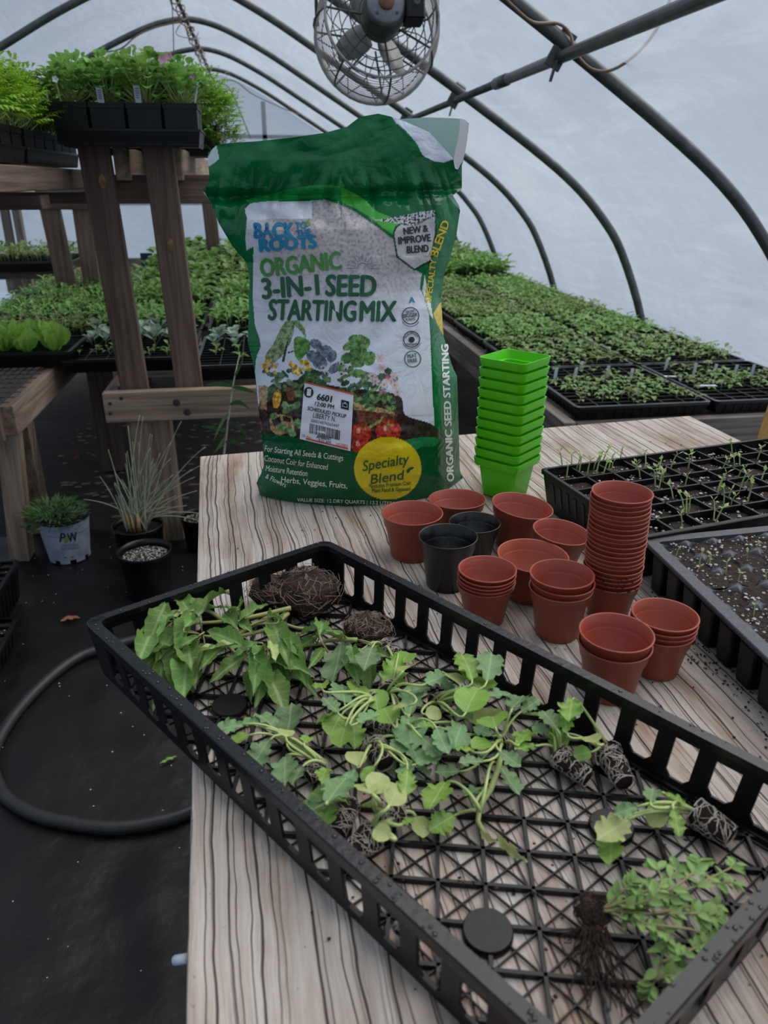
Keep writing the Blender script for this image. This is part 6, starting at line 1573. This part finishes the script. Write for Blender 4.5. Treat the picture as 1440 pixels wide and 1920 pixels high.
# ---------------------------------------------------------------- upper shelf: pots and foliage
def clump_mesh(name, seed, n, r, h, L_, W_, mat, fern=False, stem='stem_pale', extra=None):
    rng = random.Random(seed); m = MB()
    for k in range(n):
        a, t = rng.uniform(0, 6.28), rng.random()**.6; q = math.sqrt(rng.random())
        tip = Vector((math.cos(a)*r*q, math.sin(a)*r*q, h*(.25+.75*t)*(1-.35*q*q)))
        d = (tip-Vector((0, 0, h*.2))).normalized()+Vector((rng.uniform(-.5, .5), rng.uniform(-.5, .5), rng.uniform(-.2, .4)))
        if fern:
            dn = d.normalized(); side = dn.cross(Vector((0, 0, 1))); side = side.normalized() if side.length > 1e-3 else Vector((1, 0, 0))
            for j in range(5):
                b = tip+dn*(L_*j/5)-Vector((0, 0, 1))*(L_*.25*(j/5)**2)
                for s in (-1, 1): leaf_into(m, b, dn*.8+side*s, Vector((0, 0, 1)), L_*.55*(1-.12*j), L_*.2, 0, .4, 2)
            leaf_into(m, tip+dn*L_*.9, dn, Vector((0, 0, 1)), L_*.45, L_*.2, 0, .5, 2)
        else: leaf_into(m, tip, d, Vector((0, 0, 1)), L_*rng.uniform(.7, 1.2), W_*rng.uniform(.8, 1.2), 0, .35, 3, [(0, .3), (.3, 1), (.7, .95), (1, .35)])
        if k % 3 == 0: m.tube([(rng.uniform(-.01, .01), rng.uniform(-.01, .01), 0), tip*.6, tip], .0015, 4, False, 1)
    return m.mesh(name, [M[mat], M[stem]], True)
CG = [clump_mesh('foliage', k, 170, .078, .125, .026, .024, 'geranium_leaf') for k in range(4)]
CF = [clump_mesh('foliage', k+9, 75, .085, .15, .06, .03, 'fern_leaf', True) for k in range(4)]
YT = 2.40; xa, xb = -.547, -.154; z0, z1, z2 = 1.268, 1.312, 1.378
def potflat(label, x0, x1, y0, y1, z0, z1, z2, nx, ny_, group):
    root = thing('pot_tray', ((x0+x1)/2, (y0+y1)/2, z0), label, 'tray', group)
    Q = [Vector(p) for p in ((x0+.012, y1), (x1, y1), (x1, y0), (x0+.012, y0))]
    m = MB(); B = inset_poly(Q, .008); loop_strip(m, [(Q, z1), (B, z0), (inset_poly(B, .003), z0), (inset_poly(Q, .003), z1)])
    m.add([(p.x, p.y, z0+.003) for p in B], [(0, 1, 2, 3)]); m.build('tray_body', M['black_plastic'], root)
    tray_rim([Vector((p.x+s*.004, p.y)) for p, s in zip(Q, (-1, 1, 1, -1))], z1+.002, .008, .006, .006).build('rim', M['black_plastic_glossy'], root)
    out = []
    for i in range(nx):
        for j in range(ny_):
            px0, px1 = lerp(x0, x1, i/nx)+.002, lerp(x0, x1, (i+1)/nx)-.002; py0, py1 = lerp(y0, y1, j/ny_)+.003, lerp(y0, y1, (j+1)/ny_)-.003
            q = [Vector(p) for p in ((px0, py1), (px1, py1), (px1, py0), (px0, py0))]; pm_ = MB(); b = inset_poly(q, .0035)
            loop_strip(pm_, [(q, z2), (q, z2-.014), (inset_poly(q, .0025), z2-.014), (b, z0+.006), (inset_poly(b, .002), z0+.006), (inset_poly(q, .003), z2)])
            pot_ = pm_.build('pot', M['black_plastic'], root)
            s_ = MB(); iq = inset_poly(q, .003); s_.add([(p.x, p.y, z2-.012) for p in iq], [(3, 2, 1, 0)]); s_.build('soil', M['soil'], pot_)
            out.append(Vector(((px0+px1)/2, (py0+py1)/2, z2-.012)))
    return out
UG = 'pot trays on the upper shelf'
cells = potflat('black tray of four square pots across the top of the two posts', xa, xb, YT, YT+.2, z0, z1, z2, 4, 2, UG)
LR = ('leftmost', 'second', 'third', 'rightmost')
for k, p in enumerate(cells):
    i, j = divmod(k, 2); o = obj('geranium_plant', CG[k % 4], None, Matrix.Translation(p) @ Matrix.Rotation(k*1.3, 4, 'Z') @ Matrix.Scale((.95, 1.1, 1.05, 1.0, 1.15, 1.1, 1.0, .95)[k], 4))
    tag(o, 'bushy scalloped-leaf plant, %s of the %s row in the four-pot tray' % (LR[i], ('front', 'rear')[j]), 'plant', 'bushy plants in the four-pot tray')
def flower(px, py, Y, mat, r, label, n=5):
    p = atY(px, py, Y); root = thing('flower', p, label, 'flower', 'small blooms above the upper shelf'); rng = random.Random(int(px))
    for k in range(n):
        a = k*6.283/n; m = MB(); leaf_into(m, p, Vector((math.cos(a), -.4, math.sin(a))), Vector((0, -1, 0)), r, r*.9, 0, .1, 3, [(0, .3), (.4, 1), (.8, .9), (1, .4)]); m.build('petal', M[mat], root, True)
    m = MB(); m.tube([p, p+Vector((0, .02, -.05))], .0015, 5); m.build('stalk', M['stem_pale'], root)
flower(304, 112, 2.40, 'petal_pink', .012, 'left pink bloom above the four-pot tray', 6); flower(317, 107, 2.42, 'petal_pink', .013, 'right pink bloom above the four-pot tray', 6)
flower(258, 112, 2.42, 'petal_white', .008, 'small white bloom at the top middle of the shelf foliage'); flower(238, 110, 2.42, 'petal_white', .006, 'tiny white bloom left of the top white one'); flower(104, 148, 2.36, 'petal_white', .009, 'white bloom at the left end of the four-pot tray'); flower(360, 142, 2.4, 'petal_pink', .008, 'faded pink bloom at the right end of the four-pot tray')
for (px, py, ln, l) in ((190, 189, 25, 'left white written tag in the four-pot tray'), (260, 189, 29, 'right white written tag in the four-pot tray')):
    p = atY(px, py+4, YT+.004); q = atY(px-5, py-ln, YT-.018); tgo = thing('plant_tag', p, l, 'plant tag', 'written tags in the four-pot tray'); m = MB(); m.bar(p, q, .017, .0015, (0, 1, 0)); m.build('tag', M['tag_white'], tgo, False, .001)
    for k in range(5):
        c = p.lerp(q, .3+.13*k)+Vector((0, -.0014, 0)); m = MB(); m.bar(c-Vector((.005, 0, 0)), c+Vector((.005, 0, 0)), .0006, .0025); m.build('writing', M['tag_ink'], tgo)
m = MB(); m.bar(atY(366, 193, YT), atY(371, 153, YT-.01), .004, .002, (0, 1, 0)); tag(m.build('plant_tag', M['tag_white']), 'thin pale stake at the right end of the four-pot tray', 'plant tag')
m = MB(); m.bar(atY(90, 190, YT), atY(86, 160, YT-.01), .004, .002, (0, 1, 0)); tag(m.build('plant_tag', M['tag_white']), 'thin pale stake at the left end of the four-pot tray', 'plant tag')
cells = potflat('black pot tray behind the four-pot tray, ferny foliage drooping right', -.50, -.125, 2.86, 3.10, 1.258, 1.30, 1.352, 4, 2, UG)
for k, p in enumerate(cells):
    o = obj('fern_leaf_plant', CF[k % 4], None, Matrix.Translation(p) @ Matrix.Rotation(k*1.1, 4, 'Z') @ Matrix.Scale(1.0, 4)); tag(o, 'ferny bright green plant in the rear upper tray, %s of the %s row' % (LR[k//2], ('front', 'rear')[k % 2]), 'plant', 'ferny plants in the rear upper tray')
for (px, py, s_) in ((402, 215, .8), (415, 255, .75), (385, 180, .7)):
    p = atY(px, py, 2.88); o = obj('fern_leaf_plant', CF[int(px) % 4], None, Matrix.Translation(p-Vector((0, 0, .08))) @ Matrix.Scale(s_, 4)); tag(o, 'ferny sprays hanging past the right tray end, %s' % {402: 'middle one', 415: 'lowest one', 385: 'highest one'}[px], 'plant', 'drooping ferny sprays')
for r, (ya, yb) in enumerate(((1.66, 2.20), (2.22, 2.82))):
    cells = potflat('black ribbed tray of ferny seedlings on the left shelf rail, %s' % ('nearer one' if r == 0 else 'farther one'), -1.15, -.575, ya, yb, CAM_Z+.040, CAM_Z+.078, CAM_Z+.122, 6, 6, UG)
    for k, p in enumerate(cells):
        if k % 6 in (1, 4) and k < 12: continue
        if k//6 < 2: continue
        o = obj('fern_leaf_plant', CF[k % 4], None, Matrix.Translation(p) @ Matrix.Rotation(k*1.1, 4, 'Z') @ Matrix.Scale(.85+.2*((k*7) % 5)/5, 4)); tag(o, 'ferny bright green plant in the %s left shelf tray' % ('nearer' if r == 0 else 'farther'), 'plant', 'ferny plants in the %s left shelf tray' % ('nearer' if r == 0 else 'farther'))

# ---------------------------------------------------------------- on the floor
def bigpot(P, r, H, mat, rimmat, root, n=40, taper=.80):
    m = MB(); rb_ = r*taper
    m.lathe([(0, .012), (rb_*.9, .012), (rb_, .0), (rb_*1.005, .004), (r*.965, H*.90), (r*.99, H*.905), (r, H-.003), (r, H), (r-.004, H), (r*.95, H*.88), (rb_*.96, .02), (0, .02)], n, Matrix.Translation(P)); return m.build('pot', M[mat], root, True)
P = at(132, 1044, 0); P.z = .006; rW = .084
w = thing('potted_plant', P, 'white nursery pot with fine-leaved green plant on the black floor', 'potted plant')
m = MB(); H = .150
m.lathe([(rW*.80, .012), (rW*.985, H*.97), (rW*.985, H), (rW*.95, H), (rW*.78, .012), (0, .012)], 40, Matrix.Translation(P)); m.build('pot', M['white_pot'], w, True)
for k in range(8):
    a = k*math.pi/4; b = MB(); 
    b.add([P+Vector((rW*.80*math.cos(a+d)*q, rW*.80*math.sin(a+d)*q, z)) for z in (0, .02) for d in (-.24, -.08, .08, .24) for q in (.93, 1.003)], [(1, 3, 11, 9), (3, 5, 13, 11), (5, 7, 15, 13), (0, 8, 10, 2), (2, 10, 12, 4), (4, 12, 14, 6), (0, 1, 9, 8), (6, 14, 15, 7), (0, 2, 3, 1), (2, 4, 5, 3), (4, 6, 7, 5)]); b.build('foot', M['white_pot'], w)
m = MB(); m.lathe([(rW*.99, H-.006), (rW*1.0, H+.002), (rW*.955, H+.004), (rW*.93, H*.7), (0, H*.7)], 40, Matrix.Translation(P)); m.build('liner', M['black_plastic'], w, True)
m = MB(); m.lathe([(0, H*.86), (rW*.93, H*.85)], 24, Matrix.Translation(P)); m.build('soil', M['soil'], w)
def pots_surf(x, y, e):
    d = ray(x, y); z = .1
    for it in range(6):
        r_ = lerp(rW*.80, rW*.985, min(1, max(0, (z-P.z-.012)/(H*.97-.012))))+e
        a = d.x**2+d.y**2; bq = -2*(P.x*d.x+P.y*d.y); c = P.x**2+P.y**2-r_*r_
        disc = max(0, bq*bq-4*a*c); t = (-bq-math.sqrt(disc))/(2*a); z = CAM_Z+d.z*t
    return CAMP+d*t
text_on('P', (112, 1016), (121, 1017), 17, 'ink_dark', .02, pots_surf, w); text_on('W', (128, 1017), (146, 1014), 17, 'ink_dark', .02, pots_surf, w)
m = MB(); m.poly([pots_surf(124+4.5*math.cos(a*.785), 1013-6*math.sin(a*.785), .0012) for a in range(8)]); m.build('emblem', M['p_leaf'], w)
text_on('PROVEN', (116, 1026), (147, 1023), 5, 'ink_grey', .0, pots_surf, w); text_on('WINNERS', (114, 1032), (149, 1029), 5, 'ink_grey', .0, pots_surf, w)
for (x0, x1, y0) in ((116, 150, 1036), (118, 148, 1041)):
    m = MB(); m.add([pots_surf(x0, y0, .001), pots_surf(x1, y0-3, .001), pots_surf(x1, y0-1.5, .001), pots_surf(x0, y0+1.5, .001)], [(0, 1, 2, 3)]); m.build('print_line', M['ink_grey'], w)
m = MB(); m.add([pots_surf(120, 1045, .001), pots_surf(138, 1043, .001), pots_surf(138, 1045, .001), pots_surf(120, 1047, .001)], [(0, 1, 2, 3)]); m.build('print_line', M['ink_green'], w)
m = MB(); rng = random.Random(4); c = P+Vector((-.018, -.022, H*.90))
for k in range(620):
    a, q = rng.uniform(0, 6.28), math.sqrt(rng.random()); tip = c+Vector((math.cos(a)*.09*q, math.sin(a)*.085*q, -.005+.085*rng.random()*(1-.4*q)))
    leaf_into(m, tip, Vector((math.cos(a)*q+rng.uniform(-.4, .4), math.sin(a)*q+rng.uniform(-.4, .4), rng.uniform(.2, 1.0))), Vector((0, 0, 1)), rng.uniform(.024, .042), .007, 0, .2, 2)
o = m.build('foliage', M['spruce_green'], w, True); o['kind'] = 'stuff'
# grass pot and the perlite pot in front of it
Pg = at(270, 1064, 0); Pg.z = .006
g = thing('potted_grass', Pg, 'black pot of wispy ornamental grass beside the bench leg', 'potted plant')
bigpot(Pg, .082, .155, 'black_plastic_glossy', None, g); m = MB(); m.lathe([(0, .135), (.076, .133)], 24, Matrix.Translation(Pg)); m.build('soil', M['soil'], g)
rng = random.Random(6); base = Pg+Vector((0, 0, .14))
tips = [(203, 843), (215, 884), (187, 893), (240, 798), (236, 850), (262, 778), (268, 782), (285, 815), (340, 790), (385, 838), (370, 920), (350, 948), (300, 850), (250, 860), (320, 860), (225, 930), (230, 950), (325, 890), (275, 850), (260, 830), (290, 870), (310, 900), (245, 900), (215, 905), (360, 880), (235, 870), (282, 840), (330, 930)]
for k, (tx, ty) in enumerate(tips+[(x+rng.uniform(-30, 30), y_+rng.uniform(10, 60)) for x, y_ in tips]):
    tip = atY(tx, ty, Pg.y+rng.uniform(-.05, .04)); b = base+Vector((rng.uniform(-.035, .035), rng.uniform(-.03, .03), 0))
    pts = arcpts(b, tip, .05, (tip-b).normalized()*.7+Vector((0, 0, -.25)), 8); m = MB(); m.tube(pts, [lerp(.0030, .0009, i/8) for i in range(9)], 4); m.build('blade', M['grass_blade'], g, True)
for k in range(16):
    a = rng.uniform(0, 6.28); b = base+Vector((math.cos(a)*.03, math.sin(a)*.03, -.005)); m = MB(); m.tube([b, b+Vector((math.cos(a)*.008, math.sin(a)*.008, .035)), b+Vector((math.cos(a)*.012, math.sin(a)*.012, .07))], [.004, .0035, .0015], 5); m.build('stub', M['grass_base'], g, True)
Pp = at(283, 1114, 0); Pp.z = .006
q = thing('nursery_pot', Pp, 'glossy black nursery pot topped with white perlite, in front of the grass', 'pot')
bigpot(Pp, .080, .150, 'black_plastic_glossy', None, q); m = MB(); m.lathe([(0, .128), (.074, .126)], 24, Matrix.Translation(Pp)); m.build('soil', M['soil'], q)
CIRC = [Vector((Pp.x+.068*math.cos(a*.524), Pp.y+.068*math.sin(a*.524))) for a in range(12)]
scatter('perlite', CIRC, Pp.z+.130, 420, 51, M['perlite'], (.0012, .003), q)
Pq = at(362, 1040, 0); Pq.z = .006; Pq = Pq+Vector((.03, .05, 0))
q = thing('nursery_pot', Pq, 'small black pot half hidden behind the table corner', 'pot'); bigpot(Pq, .065, .12, 'black_plastic_glossy', None, q)
CIRC = [Vector((Pq.x+.055*math.cos(a*.524), Pq.y+.055*math.sin(a*.524))) for a in range(12)]
m = MB(); m.lathe([(0, .105), (.06, .103)], 24, Matrix.Translation(Pq)); m.build('soil', M['soil'], q); scatter('perlite', CIRC, Pq.z+.107, 90, 52, M['perlite'], (.002, .0045), q)
# tall weed between the benches
Yw = 2.3; wd = thing('tall_weed', atY(418, 880, Yw), 'tall thin weed with long drooping leaves beside the bag', 'weed')
m = MB(); m.tube([(atY(418, 880, Yw).x, Yw, .01), atY(420, 850, Yw), atY(430, 770, Yw), atY(437, 720, Yw), atY(450, 660, Yw)], [.004, .0035, .003, .0025, .001], 6); m.build('stem', M['grass_blade'], wd, True)
for (a, b, c) in (((437, 724), (410, 718), (385, 722)), ((437, 726), (460, 728), (482, 738)), ((430, 775), (412, 790), (400, 830)), ((428, 790), (455, 800), (472, 832)), ((425, 810), (405, 800), (378, 800)), ((422, 830), (440, 822), (465, 845)), ((424, 815), (415, 835), (400, 850)), ((440, 705), (450, 690), (455, 672)), ((430, 760), (450, 745), (470, 770))):
    p0, p1, p2 = atY(*a, Yw), atY(*b, Yw-.03), atY(*c, Yw-.05); vs = []
    m = MB()
    for i in range(9):
        t = i/8; cpt = p0*(1-t)**2+p1*2*t*(1-t)+p2*t*t; w_ = .008*math.sin(math.pi*min(1, t+.08))**.6+.0006; vs += [cpt+Vector((0, -w_*.6, w_)), cpt-Vector((0, -w_*.6, w_))]
    m.add(vs, [(2*i, 2*i+1, 2*i+3, 2*i+2) for i in range(8)]); o = m.build('leaf', M['spruce_green'], wd, True)
# hose
hp = [(560, 1420), (470, 1250), (330, 1190), (190, 1217), (130, 1242), (62, 1300), (10, 1365), (-14, 1425), (5, 1487), (60, 1525), (140, 1545), (220, 1552), (300, 1540), (352, 1524), (430, 1490), (520, 1440)]
h = wire('garden_hose', [at(x, y_, .018) for x, y_ in hp], .0135, 'hose_rubber', None, 12); tag(h, 'thick black hose curled in a loop on the floor', 'hose')
# stacked flats cut by the left frame edge
for (px, py, zr, hh, l) in ((38, 1049, .13, .12, 'taller black flat with soil at the left frame edge, rear one'), (37, 1156, .075, .07, 'black flat with white specks at the left frame edge, front one')):
    p = at(px, py, zr); dirv = at(0, py+75, zr)-p
    t = flat(l, p.x-.28, p.x, p.y-.46, p.y, zr-hh+.002, hh, 'flats at the left frame edge', True)
    Pc = [Vector((p.x-.26, p.y-.02)), Vector((p.x-.02, p.y-.02)), Vector((p.x-.02, p.y-.44)), Vector((p.x-.26, p.y-.44))]
    scatter('perlite', Pc, zr-.008, 120, int(px+py), M['perlite'], (.002, .004), t)
# litter
def dry_leaf(px, py, ang, L_, label, z=.012):
    p = at(px, py, z); m = leaf_mesh('dead_leaf', 'dead_leaf', PO, 6, 2, .1, 3, .35, .1, .05, int(px)); o = obj('dead_leaf', m, None, Matrix.Translation(p) @ Matrix.Rotation(R(ang), 4, 'Z') @ Matrix.Scale(L_, 4)); tag(o, label, 'leaf', 'dead leaves on the ground')
dry_leaf(114, 1166, -65, .055, 'curled brown dead leaf on the black floor fabric'); dry_leaf(140, 862, -20, .06, 'brown dead leaf on the dirt left of the bench leg'); dry_leaf(360, 822, 50, .05, 'reddish dead leaf on the dirt under the bench rail')
p = at(300, 1432, .01); o = obj('leaf_scrap', LEAF['bright'][0], None, Matrix.Translation(p) @ Matrix.Rotation(-1.0, 4, 'Z') @ Matrix.Diagonal((.015, .04, .03, 1))); tag(o, 'small green leaf scrap on the floor inside the hose loop', 'leaf')
FP = [Vector(p) for p in ((-.9, 2.5), (.1, 2.5), (.1, .3), (-.6, .3))]
o = scatter('perlite_specks', FP, .012, 150, 61, M['perlite'], (.0012, .0026)); tag(o, 'white perlite specks sprinkled over the black floor fabric', 'perlite')
DP = [Vector(p) for p in ((-1.0, 2.65), (.8, 2.65), (.8, 4.2), (-1.0, 4.2))]
o = scatter('leaf_litter', DP, .012, 420, 62, M['root_tan'], (.006, .018), None, (1.4, .6, .25)); tag(o, 'brown leaf litter and bark on the dirt under the benches', 'litter')
